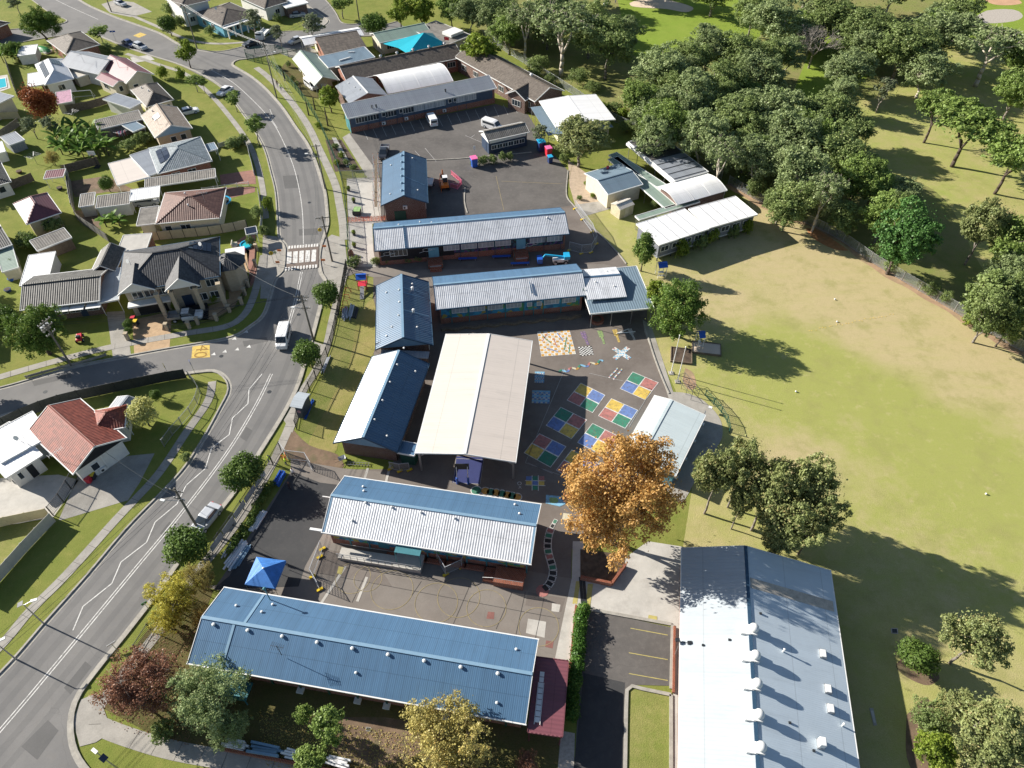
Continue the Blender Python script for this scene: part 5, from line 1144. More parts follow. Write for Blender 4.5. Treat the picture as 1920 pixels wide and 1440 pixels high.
def porch(b, x0, x1, yo, z0, zr, m, name='porch_gable'):
    mb = MB(); xm = (x0+x1)/2; yb = b.W*.42
    mb.slab([(x0,-yo,z0),(xm,-yo,zr),(xm,yb,zr),(x0,yb,z0)], .14); mb.slab([(xm,-yo,zr),(x1,-yo,z0),(x1,yb,z0),(xm,yb,zr)], .14); o = mb.build(name, m, b.o)
    mb = MB(); mb.add([(x0+.3,-yo+.35,z0-.05),(x1-.3,-yo+.35,z0-.05),(xm,-yo+.35,zr-.2),(x0+.3,-yo+.5,z0-.05),(x1-.3,-yo+.5,z0-.05),(xm,-yo+.5,zr-.2)], [(0,1,2),(5,4,3),(0,3,4,1),(1,4,5,2),(2,5,3,0)]); mb.build('gable_face', M['trim'], o)
    mb = MB(); mb.beam((x0,-yo,z0-.02),(xm,-yo,zr-.02),.12,.2); mb.beam((xm,-yo,zr-.02),(x1,-yo,z0-.02),.12,.2); mb.build('barge_board', M['trim'], o)
porch(b, L*.0, L*.36, .9, 5.5, 7.2, M['tile_dark']); porch(b, L*.46, L*.80, 1.9, 5.5, 7.4, M['tile_dark'])
solar(b, .72, .93, .55, .78, 5, 1); dish(b, .12, .5); dish(b, .85, .62)
c = ((L+1.2), W*.42); mb = MB(); P = [(c[0]+2.2*math.cos(k*math.pi/4+.39), c[1]+2.2*math.sin(k*math.pi/4+.39)) for k in range(8)]; mb.prism(P, 0, 4.6); tu = b.mbp(mb, 'turret', M['brick_cream'])
mb = MB(); Q = [(c[0]+2.8*math.cos(k*math.pi/4+.39), c[1]+2.8*math.sin(k*math.pi/4+.39), 4.6) for k in range(8)]; [mb.add([Q[k], Q[(k+1) % 8], (c[0], c[1], 6.2)], [(0,1,2)]) for k in range(8)]; mb.add(Q, [tuple(range(7,-1,-1))]); mb.build('turret_roof', M['tile_dark'], tu)
mb = MB(); mb.box(L+.2,L+3.4,W*.72,W*1.0,2.7,2.8); mb.box(L+.3,L+.4,W*.72,W*.74,0,2.7); mb.box(L+3.2,L+3.3,W*.72,W*.74,0,2.7); b.mbp(mb, 'patio_roof', M['trim'])

b = house('long dark grey tiled house behind the green street tree', (38,581), (186,563), 8.6, 3.1, 4.7, 'gable', 'tile_grey', 'brick_dark', wins=[('f',.2,1.8),('f',.45,1.8),('f',.62,1.6),('f',.85,1.8)], doors=[('f',.72)])
for t in (.42, .60, .82): mb = MB(); mb.box(b.L*t,b.L*t+2.2,-1.1,.3,2.5,2.58); b.mbp(mb, 'window_awning', M['trim'])
b = house('small dark tiled gable wing behind the white ribbed carport', (170,511), (216,508), (168,470), 3.0, 4.3, 'gable', 'tile_grey', 'brick_dark', axis='y')
b = house('white ribbed carport roof between the dark tiled house and the black corner house', (184,568), (222,561), (181,512), 2.8, 3.0, 'flat', 'white_y', None, cat='carport', name='carport')
b = house('chocolate brown tiled house with cream walls beside the trampoline', (292,419), (412,408), (303,362), 3.2, 5.0, 'hip', 'tile_choc', 'wall_cream', wins=[('f',.15,1.2),('f',.42,1.8)], vents=[(.5,.3),(.4,.7)]); aerial(b, .75, .4)
b = house('flat grey roofed cream side wing of the chocolate tiled house', (256,423), (291,419), (263,391), 2.9, 3.0, 'flat', 'fibro_y', 'wall_cream')
b = house('blue grey tiled house with a solar panel bank and pink brick walls', (296,325), (397,301), (291,275), 3.1, 4.7, 'hip', 'tile_blue', 'brick', wins=[('f',.3,1.6),('f',.6,1.6)]); solar(b, .1, .32, .25, .75, 2, 3)
b = house('cream flat roofed patio on the left of the blue grey tiled house', (220,347), (281,331), (200,308), 2.9, 2.95, 'flat', 'cream_y', None, cat='patio', name='patio_roof')
b = house('pale grey flat roof between the cream patio and the solar panels', (279,329), (317,316), (256,288), 3.0, 3.1, 'flat', 'grey_y', 'wall_cream', cat='patio', name='patio_roof')
b = house('long brown front verandah of the blue grey tiled house', (272,352), (404,332), (268,338), 2.6, 2.8, 'flat', 'fibro_x', None, cat='verandah', name='verandah')
b = house('small dark carport roof on white posts beside the front lawn', (384,285), (408,279), (377,273), 2.6, 2.6, 'flat', 'slate_x', None, cat='carport', name='carport')
b = house('tan tiled house with a pale blue gable facing the camera', (291,258), (360,240), (261,218), 3.1, 4.8, 'gable', 'tile_tan', 'brick_cream', axis='y', wins=[('f',.45,1.2),('f',.72,1.2)], vents=[(.2,.6),(.3,.85)]); b.gableface(M['fascia_blue'], 'f', out=.4)
mb = MB(); mb.slab([(b.L*.22,b.W*.5,b.zf(b.L*.22,0)+.1),(b.L*.4,b.W*.5,b.zf(b.L*.4,0)+.1),(b.L*.4,b.W*.68,b.zf(b.L*.4,0)+.1),(b.L*.22,b.W*.68,b.zf(b.L*.22,0)+.1)],.08); mb.build('skylight', M['trim'], b.roof); aerial(b, .25, .3)
b = house('dark brown tiled house between the maroon roof and the tan roof', (275,200), (325,186), (243,168), 3.1, 4.6, 'hip', 'tile_brown', 'wall_cream', wins=[('f',.4,1.4),('f',.75,1.0)], vents=[(.3,.7),(.4,.4)])
b = house('white flat roofed rear wing of the dark brown tiled house', (244,203), (268,191), (216,176), 2.9, 3.0, 'flat', 'grey_y', 'wall_white')
b = house('maroon metal roofed cream house', (237,156), (288,139), (197,122), 3.2, 5.0, 'gable', 'maroon_y', 'wall_cream', axis='y', wins=[('f',.3,1.2)], fascia='trim'); aerial(b, .3, .5)
b = house('maroon roofed rear wing with cream walls', (212,162), (238,152), (184,145), 2.9, 3.6, 'gable', 'maroon_y', 'wall_cream', axis='y', wins=[('l',.4,1.8),('f',.5,1)])
b = house('pale grey gabled house behind the maroon roofed house', (184,139), (236,113), (143,107), 3.2, 4.9, 'gable', 'grey_y', 'wall_white', axis='y', wins=[('l',.3,2),('l',.6,2)]); aerial(b, .25, .5)
b = house('wide dark brown tiled house on the street corner', (123,101), (187,83), (78,78), 3.1, 4.7, 'hip', 'tile_brown', 'brick', wins=[('f',.5,1.6)]); aerial(b, .3, .4)
b = house('white metal hip roofed house with large solar arrays', (84,159), (138,147), (36,127), 3.1, 4.8, 'hip', 'white_x', 'wall_white', wins=[('f',.5,1.5)]); solar(b, .1, .32, .2, .85, 2, 6); solar(b, .55, .85, .55, .8, 4, 1)
b = house('white carport sheet beside the solar roofed house', (52,163), (82,158), (36,141), 2.5, 2.5, 'flat', 'white_x', None, cat='carport', name='carport')
b = house('maroon and white hip roofed house at the left edge', (50,420), (114,398), (5,388), 3.2, 4.9, 'hip', 'maroon_x', 'brick_cream', wins=[('l',.3,1.5),('f',.5,1.4)])
b = house('red tiled gable house with a white side wall and driveway', (137,888), (236,821), (72,796), 3.2, 5.0, 'gable', 'tile_red', 'wall_white', axis='y', wins=[('f',.35,1.0)], fascia='trim', ov=.5)
b.gableface(M['wall_black'], 'f', out=.35); b.aircon('f', b.L*.42, .3); b.panel('f', b.L*.5, b.L*.52, .3, 2.9, M['trim'], 'pipe', .15); aerial(b, .02, .25); bred = b
b = house('small red tiled wing hipped off the back of the red gable house', (172,812), (233,800), (188,768), 3.3, 4.6, 'hip', 'tile_red', 'wall_white', wins=[('r',.5,1.4)])
b = house('white flat roofed house at the left edge beside the red tiled house', (11,896), (79,853), (-38,826), 3.0, 3.15, 'flat', 'white_x', 'wall_white', wins=[('f',.3,.6),('f',.85,.6)]); b.panel('f', b.L*.5, b.L*.68, .1, 2.3, M['wall_black'], 'garage_door', .05); b.aircon('l', b.W*.7, .3)
b = house('white flat roofed rear part touching the red tiled house', (2,868), (95,817), (-32,822), 3.25, 3.4, 'flat', 'white_x', 'wall_white'); dish(b, .5, .3)
b = house('pale grey gabled carport behind the variegated yellow tree', (236,792), (266,751), (202,768), 2.8, 3.4, 'gable', 'grey_y', None, cat='carport', name='carport')
b = house('brown tiled house with pale blue arches at the top of the photo', (415,49), (484,27), (357,26), 3.2, 4.9, 'hip', 'tile_brown', 'wall_sky', wins=[('f',.2,1.6),('f',.45,1.6),('l',.3,1.6),('l',.6,1.6)]); dish(b, .3, .5)
for k in range(6): mb = MB(); x = b.L*(.08+.17*k); mb.box(x-.15,x+.15,-1.2,-.9,0,2.8); b.mbp(mb, 'arch_column', M['trim'])
mb = MB(); mb.box(0,b.L,-1.3,.4,2.8,2.95); b.mbp(mb, 'verandah_edge', M['trim'])
b = house('two storey white house at the top of the photo behind the driveway', (337,13), (393,0), (310,-12), 5.4, 6.8, 'hip', 'tile_brown', 'wall_white', wins=[('f',.3,1.4),('f',.7,1.4)])
b = house('white walled house at the top edge beside the cul de sac', (496,16), (542,2), (478,-16), 3.4, 4.9, 'hip', 'tile_brown', 'wall_white', wins=[('f',.5,1.4)])
b = house('white roofed brown garage at the top edge', (537,15), (578,5), (530,-4), 2.9, 3.1, 'flat', 'white_x', 'brick_dark', cat='garage', name='garage')
b = house('brick house shaded by trees at the top left corner', (-30,62), (18,42), (-50,18), 3.1, 4.6, 'hip', 'tile_brown', 'brick')
b = house('grey flat roofed cream house at the left edge beside the pool', (-25,205), (26,180), (-45,170), 3.4, 3.5, 'flat', 'grey_x', 'wall_cream', wins=[('r',.3,1.2)])
b = house('small dark roofed white house at the left edge beyond the brown fence', (-34,356), (20,340), (-50,318), 2.9, 4.0, 'hip', 'tile_grey', 'wall_white', wins=[('f',.6,1.2)])
b = house('small dark roofed house at the left edge by the pergola shed', (-40,480), (22,458), (-60,430), 2.9, 4.0, 'gable', 'tile_grey', 'wall_cream')
b = house('house with a black fence wall at the far left of the side street', (-140,650), (-60,630), (-140,590), 3.0, 4.4, 'hip', 'tile_grey', 'brick_dark')
sheds = [('rusty white panelled shed roof behind the long dark tiled house', (37,536), (89,528), (40,482), 2.5, 2.6, 'white_x', 'wall_white'),
 ('dark corrugated chicken shed in the shaded back yard', (70,470), (134,445), (63,452), 2.4, 2.7, 'fibro_x', 'timber'), ('green striped garden shed at the left edge', (4,510), (34,501), (0,472), 2.2, 2.5, 'sage_y', 'wall_cream'),
 ('grey roofed shed nearest the wooden side gate', (148,388), (175,384), (147,367), 2.3, 2.5, 'fibro_x', 'wall_cream'), ('long mossy roofed white shed beside the banana plants', (180,390), (242,382), (178,372), 2.4, 2.8, 'fibro_x', 'wall_white'),
 ('white roofed carport over the four wheel drive', (243,377), (298,369), (238,358), 2.6, 2.7, 'white_x', None), ('pale flat roofed garage behind the black corner house', (220,471), (274,467), (221,443), 2.7, 2.8, 'concrete_light', 'brick'),
 ('long brown roofed garage between the green yards', (184,243), (268,223), (175,230), 2.6, 3.0, 'fibro_x', 'fibro_x'), ('small pale blue carport roof beside the washing line', (250,247), (272,238), (237,232), 2.4, 2.5, 'slate_x', None),
 ('small steel garden shed on the lawn at the left', (18,272), (46,262), (5,258), 2.0, 2.3, 'grey_x', 'grey_x'), ('white shed cut by the left edge of the photo', (-14,290), (10,284), (-18,272), 2.1, 2.3, 'white_x', 'wall_white'),
 ('pink roofed shed beside the soccer goal', (107,195), (135,190), (92,176), 2.3, 2.4, 'p_pink', 'wall_cream'), ('red corrugated shelter on thin posts by the brown fence', (82,335), (118,331), (80,322), 2.3, 2.4, 'maroon_x', None),
 ('white shed roof beside the green covered boat', (33,105), (66,101), (28,89), 2.3, 2.4, 'white_x', 'wall_white'), ('brown flat garage roof behind the solar roofed house', (136,122), (152,117), (120,113), 2.4, 2.5, 'fibro_x', 'wall_cream'),
 ('long pale shed roof beside the grey gabled house', (143,146), (171,137), (135,133), 2.3, 2.4, 'cream_x', 'wall_cream'), ('small dark solar roofed cubby by the paddling pool', (462,440), (482,436), (460,429), 2.2, 2.3, 'solar', None)]
for lab, A, B_, C_, he, hr, rm, wm in sheds: house(lab, A, B_, C_, he, hr, 'flat', rm, wm, cat='shed', name='garden_shed', ov=.12, fascia='trim')

# yards
for px, m in (([(248,600),(315,585),(322,590),(318,652),(252,669)], 'paver'), ([(315,585),(400,600),(440,575),(462,530),(468,470),(440,455),(425,500),(430,560),(320,600)], 'paver'), ([(200,585),(233,583),(246,667),(212,672)], 'concrete'),
      ([(145,895),(240,855),(290,850),(262,905),(240,938),(116,975),(110,975)], 'concrete'), ([(-60,900),(110,890),(148,900),(100,970),(0,988),(-60,1000)], 'concrete_light'), ([(412,328),(478,318),(480,345),(414,346)], 'paver_red'),
      ([(378,372),(420,352),(478,350),(478,360),(430,372),(400,384)], 'paver_red'), ([(206,24),(245,32),(285,22),(250,4),(215,0),(190,8)], 'concrete'), ([(130,340),(200,330),(260,360),(200,360),(140,370)], 'soil'),
      ([(512,95),(560,78),(600,98),(545,108)], 'concrete'), ([(440,455),(478,430),(482,520),(470,540),(462,470)], 'paver_red'), ([(590,52),(625,45),(600,10),(575,-20),(548,-10),(560,25)], 'concrete'), ([(244,108),(280,103),(290,112),(250,118)], 'concrete_light'),
      ([(140,395),(180,392),(190,430),(150,410)], 'soil'), ([(540,112),(600,165),(620,190),(570,180),(525,130)], 'garden'), ([(0,985),(110,975),(0,1090)], 'verge')):
    gpoly('yard_paving' if 'garden' not in m else 'garden_bed', px, .012, M[m])
gpoly('pool_paving', [(-6,143),(14,140),(20,165),(-2,173)], .02, M['concrete_light'])
t = thing('swimming_pool', 'turquoise swimming pool at the left edge', 'pool', (*G(2,157), 0)); mb = MB(); mb.prism(PX([(-8,149),(11,146),(14,164),(-6,169)]), 0, .12); mb.build('pool_coping', M['trim'], t, world=True); mb = MB(); mb.sheet(PX([(-7,150),(10,147.5),(12.6,163),(-5,167.5)]), .13); mb.build('water', M['water'], t, world=True)

# ================================================================ FENCES
def wiremat(name, col, cell, thick, alpha):
    q = N(name); p = q.pos(); sp = q.n('ShaderNodeSeparateXYZ'); q.l(p, sp.inputs[0])
    a = q.math('ADD', q.math('ADD', sp.outputs[0], sp.outputs[1]), sp.outputs[2]); b_ = q.math('SUBTRACT', q.math('ADD', sp.outputs[0], sp.outputs[1]), sp.outputs[2])
    f1 = q.math('LESS_THAN', q.math('FRACT', q.math('MULTIPLY', a, 1/cell)), thick); f2 = q.math('LESS_THAN', q.math('FRACT', q.math('MULTIPLY', b_, 1/cell)), thick)
    m = q.math('MAXIMUM', f1, f2); bs = q.bsdf(col, .5, .5); tr = q.n('ShaderNodeBsdfTransparent'); mx = q.n('ShaderNodeMixShader'); q.l(m, mx.inputs[0]); q.l(tr.outputs[0], mx.inputs[1]); q.l(bs.outputs[0], mx.inputs[2]); q.l(mx.outputs[0], q.out.inputs[0]); return q.m
M['wire'] = wiremat('chain_wire', (.34,.37,.36), .12, .22, 0); M['wire_green'] = wiremat('green_chain_wire', (.03,.12,.07), .12, .16, 0)
M['panel_beige'] = mat('beige_sheet_fence', (.42,.37,.28), .7, var=.1); M['panel_grey'] = mat('grey_sheet_fence', (.20,.19,.17), .75, var=.2); M['panel_dark'] = mat('charcoal_sheet_fence', (.03,.035,.04), .6, var=.2)
M['panel_cream'] = mat('cream_sheet_fence', (.50,.43,.27), .7, var=.08); M['palings'] = mat('timber_palings', (.14,.115,.09), .95, var=.3, scale=2.5); M['panel_light'] = mat('light_sheet_fence', (.46,.45,.40), .7, var=.08)
def fence(label, px, h, style, pm='metal', m2='panel_grey', step=2.4, cat='fence', name='fence'):
    L = resample(smooth_line(PX(px), 5) if len(px) > 2 else PX(px), step); 
    t = thing(name, label, cat, (*L[0], 0))
    n = len(L)
    if n > 100: L = L[:100]; n = 100
    for i, p in enumerate(L):
        mb = MB(); w = .05 if style != 'pier' else .22; mb.box(p.x-w, p.x+w, p.y-w, p.y+w, 0, h+.08); mb.build('post', M[pm], t, world=True)
    mb = MB(); rl = MB(); r2 = MB()
    for i, (a, b) in enumerate(zip(L[:-1], L[1:])):
        d = (b-a).normalized(); q = Vector((-d.y, d.x))*.02
        if style in ('panel', 'slat'):
            mb.add([(*(a-q), .04), (*(b-q), .04), (*(b+q), .04), (*(a+q), .04), (*(a-q), h), (*(b-q), h), (*(b+q), h), (*(a+q), h)], [(0,3,2,1),(4,5,6,7),(0,1,5,4),(1,2,6,5),(2,3,7,6),(3,0,4,7)])
            k = int((b-a).length/.38)
            for j in range(1, k): c = a+(b-a)*j/k; mb.beam((c.x,c.y,.05),(c.x,c.y,h-.01),.05)
        elif style == 'wire':
            mb.add([(*a, .05), (*b, .05), (*b, h), (*a, h)], [(0,1,2,3)])
        else:
            k = max(2, int((b-a).length/.14))
            for j in range(1, k): c = a+(b-a)*j/k; mb.beam((c.x,c.y,.08),(c.x,c.y,h+.04),.026)
        if style != 'panel':
            rl.beam((*a, h-.05), (*b, h-.05), .05); r2.beam((*a, .14), (*b, .14), .04)
    mb.build('panel', M[m2], t, world=True)
    if rl.v: rl.build('rail', M[pm], t, world=True); r2.build('rail', M[pm], t, world=True)
    return t
fence('long chain wire fence along the clay edge between the sports field and the bushland', fence_line[:9], 1.9, 'wire', step=3.2, m2='wire')
fence('chain wire fence behind the north school buildings along the bushland', [(905,70),(960,105),(1070,175),(1150,228),(1240,266),(1365,345)], 1.9, 'wire', step=3.4, m2='wire')
fence('dark bar school fence beside the lower half of the road', [(528,846),(503,888),(478,925),(445,975),(415,1018),(385,1060),(340,1115),(290,1180),(262,1225)], 2.0, 'bars', 'metal_dark', 'metal_dark', 2.4)
mb = MB(); L_ = resample(smooth_line(PX([(500,893),(478,925),(445,975),(415,1018),(392,1050)]), 5), 2.4)
for i in range(len(L_)-1):
    a, c = L_[i], L_[i+1]; m_ = (a+c)/2; d = (c-a).normalized(); t = thing('fence_banner', f'white school emblem panel on the dark bar fence, {["first","second","third","fourth","fifth","sixth","seventh","eighth","ninth"][min(8,i)]} from the gate', 'banner', (*m_, 0), math.atan2(d.y, d.x), 'emblem panels on the roadside school fence')
    bb = MB(); bb.box(-1.12,1.12,.06,.09,.5,1.6); bb.build('panel', mat('grey_banner', (.30,.32,.34), .6), t) if i == 0 else bb.build('panel', bpy.data.materials['grey_banner'], t)
    bb = MB()
    for k in range(12): bb.beam((.3*math.cos(k*.52),.05,1.05+.3*math.sin(k*.52)),(.3*math.cos(k*.52+.52),.05,1.05+.3*math.sin(k*.52+.52)),.07,.02)
    bb.build('emblem', M['trim'], t)
    if i > 7: break
fence('dark bar school fence beside the front lawn and bus shelter', [(557,806),(565,768),(585,728),(605,690),(622,650),(634,600),(644,545),(652,500)], 2.0, 'bars', 'metal_dark', 'metal_dark', 2.4)
fence('green wire school fence from the crossing up to the green cottage', [(655,500),(653,440),(648,380),(640,335),(628,300),(612,262),(592,222),(565,182),(535,148),(508,124)], 1.8, 'wire', 'green_paint', 'wire_green', 2.6)
fence('green wire fence on the street corner by the cottage', [(508,124),(462,112),(470,103),(520,98),(545,108),(572,100)], 1.8, 'wire', 'green_paint', 'wire_green', 2.6)
fence('grey mesh fence between the car park garden and the paved strip', [(640,335),(690,334),(712,332)], 1.8, 'wire', 'metal', 'wire', 2.4)
fence('green panel fence beside the toilet block apron', [(1322,742),(1345,765),(1362,790),(1368,815)], 1.2, 'wire', 'green_paint', 'wire_green', 1.8)
fence('charcoal sheet fence along the side street behind the red tiled house', [(-60,830),(0,806),(60,778),(120,757),(190,741),(260,726),(330,712),(356,709)], 1.9, 'panel', 'metal_dark', 'panel_dark', 2.4)
fence('grey slat fence on the corner lawn facing the main road', [(356,709),(376,738),(360,775),(325,815),(300,850)], 1.5, 'bars', 'metal', 'metal', 2.0)
fence('black sliding gate between the two driveways', [(147,893),(122,938),(99,968)], 1.9, 'bars', 'metal_dark', 'metal_dark', 2.0, 'gate', 'driveway_gate')
fence('pale ribbed sheet fence running down to the left edge', [(104,978),(50,1035),(0,1092),(-60,1155)], 1.8, 'panel', 'panel_light', 'panel_light', 2.2)
fence('cream sheet fence along the concrete yard at the left edge', [(-60,1003),(0,988),(96,968)], 1.7, 'panel', 'panel_cream', 'panel_cream', 2.3)
for lab, px, h, st, pm, m2, nm in (
    ('cream panelled wall with dark posts behind the chocolate tiled house', [(276,452),(330,447),(400,440),(465,428)], 1.8, 'panel', 'metal_dark', 'panel_beige', 'fence'),
    ('grey sheet fence beside the shaded back lawn and banana plants', [(133,340),(142,400),(152,418),(185,440),(216,462)], 1.8, 'panel', 'panel_grey', 'panel_grey', 'fence'),
    ('brown timber fence below the soccer goal yard', [(128,212),(175,203),(226,187)], 1.8, 'panel', 'palings', 'palings', 'fence'),
    ('brown timber fence at the left edge above the maroon hip roof', [(0,364),(40,349),(85,332)], 1.8, 'panel', 'palings', 'palings', 'fence'),
    ('charcoal fence behind the cream patio with a basketball board', [(122,325),(160,316),(205,304)], 1.8, 'panel', 'palings', 'palings', 'fence'),
    ('beige fence between the washing line yard and the left edge lawn', [(0,262),(25,245),(48,228)], 1.7, 'panel', 'panel_grey', 'panel_grey', 'fence'),
    ('cream sheet fence below the left edge grey house', [(0,224),(42,222)], 1.6, 'panel', 'panel_cream', 'panel_cream', 'fence'),
    ('blue grey fence beside the swimming pool', [(14,120),(28,165),(38,190)], 1.8, 'panel', 'panel_grey', 'panel_grey', 'fence'),
    ('timber fence behind the solar roofed house', [(84,172),(135,160),(180,152)], 1.8, 'panel', 'palings', 'palings', 'fence'),
    ('low white fence around the front lawn of the blue grey tiled house', [(411,277),(457,268),(470,300),(478,332)], 1.0, 'panel', 'trim', 'panel_light', 'fence'),
    ('low white fence along the red paved front yard', [(380,360),(430,353),(478,347)], .9, 'bars', 'trim', 'trim', 'fence'),
    ('grey sheet fence beside the white shed at the left', [(128,325),(133,365),(140,400)], 1.8, 'panel', 'panel_light', 'panel_light', 'fence'),
    ('white fence along the street side of the chocolate tiled house garden', [(486,365),(492,410),(490,440)], 1.4, 'panel', 'panel_light', 'panel_light', 'fence'),
    ('low wall along the shaded front lawn of the long dark tiled house', [(200,667),(160,680),(100,695),(40,712)], .5, 'panel', 'kerb', 'kerb', 'garden_wall')):
    fence(lab, px, h, st, pm, m2, 2.2, 'wall' if 'wall' in nm else 'fence', nm)
t = thing('front_fence', 'curved black bar fence with sandstone piers around the corner house garden', 'fence', (*G(315,620), 0))
piers = [(241,637),(315,619),(356,616),(372,608),(407,601),(431,585),(454,571),(460,553),(466,538),(480,500),(482,470)]
for i, p in enumerate(piers):
    g = G(*p); mb = MB(); mb.box(g.x-.22,g.x+.22,g.y-.22,g.y+.22,0,1.35); mb.box(g.x-.3,g.x+.3,g.y-.3,g.y+.3,1.35,1.45); mb.build('pier', M['brick_cream'], t, world=True)
mb = MB()
for a, c in zip(piers[1:-1], piers[2:]):
    a, c = G(*a), G(*c); k = int((c-a).length/.16)
    for j in range(1, k): q = a+(c-a)*j/k; mb.beam((q.x,q.y,.1),(q.x,q.y,1.15),.025)
    mb.beam((*a, 1.1), (*c, 1.1), .04); mb.beam((*a, .15), (*c, .15), .04)
mb.build('panel', M['metal_dark'], t, world=True)
t = thing('retaining_wall', 'low brick planter wall beneath the huge autumn tree', 'wall', (*G(1130,1085), 0)); mb = MB()
for a, c in (((1088,1086),(1146,1098)), ((1146,1098),(1172,1062))): a, c = G(*a), G(*c); mb.beam((*a, .35), (*c, .35), .3, .7)
mb.build('wall', M['brick'], t, world=True); gpoly('planter_soil', [(1088,1030),(1172,1040),(1170,1062),(1146,1096),(1088,1084)], .05, M['mulch'])
for lab, L in (('low brick wall beside the driveway hedge', [(1080,1136),(1070,1240),(1066,1262)]), ('low brick wall along the driveway beneath the hall', [(1264,1176),(1262,1300)])):
    t = thing('retaining_wall', lab, 'wall', (*G(*L[0]), 0)); mb = MB(); P = PX(L)
    for a, c in zip(P[:-1], P[1:]): mb.beam((*a, .15), (*c, .15), .24, .32)
    mb.build('wall', M['brick'], t, world=True)

# ================================================================ VEHICLES
def wheel(t, x, y, r=.33, w=.22):
    mb = MB(); mb.tube((x,y-w/2,r),(x,y+w/2,r),r,n=16); o = mb.build('wheel', M['rubber'], t); s = 1 if y > 0 else -1
    mb = MB(); mb.tube((x,y+s*(w/2-.02),r),(x,y+s*(w/2+.015),r),r*.62,n=12); mb.build('rim', M['c_silver'], o)
def loft(secs):          # secs: (x, half width bottom, half width top, z0, z1)
    mb = MB(); P = []
    for x, wb, wt, z0, z1 in secs: m_ = z0+(z1-z0)*.45; P += [(x,-wb*.94,z0),(x,-wb,m_),(x,-wt,z1-.03),(x,-wt+.07,z1),(x,wt-.07,z1),(x,wt,z1-.03),(x,wb,m_),(x,wb*.94,z0)]
    n = len(secs); F = []
    for i in range(n-1):
        for j in range(8): F.append((i*8+j, i*8+(j+1) % 8, (i+1)*8+(j+1) % 8, (i+1)*8+j))
    F += [tuple(range(7,-1,-1)), tuple((n-1)*8+j for j in range(8))]; mb.add(P, F); return mb
def vehicle(kind, label, col, front, rear, L=None, cat=None, group=None):
    a, b = G(*front), G(*rear); c = (a+b)/2; d = a-b; ang = math.atan2(d.y, d.x)
    t = thing({'ute': 'utility_truck', 'van': 'van', 'car': 'car', 'suv': 'four_wheel_drive', 'truck': 'truck'}[kind], label, cat or {'ute': 'ute', 'suv': 'car'}.get(kind, kind), (c.x, c.y, .0), ang, group)
    bm = M['c_'+col]; tw = .78
    if kind in ('car', 'suv'):
        k = 1.12 if kind == 'suv' else 1.0; hL = 2.25
        loft([(-hL,.78,.72,.35,.80*k),(-hL+.12,.88,.84,.25,.93*k),(-1.3,.90,.86,.22,.97*k),(.7,.90,.86,.22,.95*k),(1.9,.88,.80,.22,.84*k),(hL-.04,.80,.70,.3,.70*k),(hL,.72,.66,.38,.62*k)]).build('body', bm, t, smooth=False)
        tail = -1.95 if kind == 'suv' else -1.55
        loft([(tail,.82,.78,.92*k,.96*k),(tail+.35,.80,.64,.92*k,1.40*k),(.0,.80,.64,.92*k,1.44*k),(.3,.80,.64,.92*k,1.38*k),(1.05,.82,.76,.88*k,.93*k)]).build('windows', M['glass'], t)
        loft([(tail+.42,.655,.60,1.38*k,1.43*k),(.0,.655,.60,1.40*k,1.47*k),(.28,.655,.60,1.36*k,1.41*k)]).build('roof', bm, t)
        xs = (-1.35, 1.35)
    elif kind == 'van':
        hL = 2.35
        loft([(-hL,.84,.78,.3,1.75),(-hL+.1,.88,.80,.25,1.92),(.6,.88,.80,.22,1.95),(1.15,.88,.78,.22,1.85),(1.75,.88,.80,.22,1.12),(hL-.05,.84,.74,.25,.95),(hL,.78,.7,.32,.8)]).build('body', bm, t)
        mb = MB(); mb.add([(1.2,-.70,1.80),(1.2,.70,1.80),(1.78,.74,1.14),(1.78,-.74,1.14)], [(0,1,2,3)]); mb.v = [(x+.03,y,z+.02) for x, y, z in mb.v]; mb.build('windscreen', M['glass'], t)
        for s in (-1, 1):
            mb = MB(); mb.box(-1.9,1.1,min(s*.80,s*.895),max(s*.80,s*.895),1.15,1.65); mb.build('side_windows', M['glass'], t)
        mb = MB(); mb.box(-hL-.02,-hL+.05,-.65,.65,1.1,1.6); mb.build('rear_window', M['glass'], t); xs = (-1.4, 1.45)
    elif kind == 'ute':
        hL = 2.6
        loft([(-.5,.90,.86,.25,.95),(.9,.90,.86,.22,.98),(2.3,.90,.82,.25,.92),(hL,.80,.72,.35,.75)]).build('body', bm, t)
        loft([(-.5,.84,.78,.95,.99),(-.35,.82,.68,.95,1.55),(.8,.82,.68,.95,1.58),(1.5,.84,.78,.92,.97)]).build('windows', M['glass'], t); loft([(-.4,.70,.64,1.5,1.6),(.2,.70,.64,1.52,1.63),(.75,.70,.64,1.5,1.6)]).build('roof', bm, t)
        mb = MB(); mb.box(-hL,-.58,-.92,.92,.72,.80); mb.box(-hL,-.58,-.92,-.87,.80,1.12); mb.box(-hL,-.58,.87,.92,.80,1.12); mb.box(-hL,-hL+.05,-.87,.87,.80,1.12); mb.box(-.63,-.58,-.87,.87,.80,1.45); mb.box(-1.6,-.7,-.8,0,.8,1.1); mb.build('tray', M['metal'], t); xs = (-1.6, 1.7)
    else:
        hL = 3.2; loft([(1.5,.95,.9,.4,2.1),(2.6,.95,.9,.4,2.15),(3.2,.95,.88,.45,1.5)]).build('cab', bm, t); mb = MB(); mb.box(2.75,3.1,-.8,.8,1.5,2.0); mb.build('windscreen', M['glass'], t)
        mb = MB(); mb.box(-hL,1.4,-1.05,1.05,.85,1.0); mb.box(-hL,1.4,-1.05,-1.0,1.0,1.4); mb.box(-hL,1.4,1.0,1.05,1.0,1.4); mb.build('tray', M['trim'], t); xs = (-2.0, 2.2)
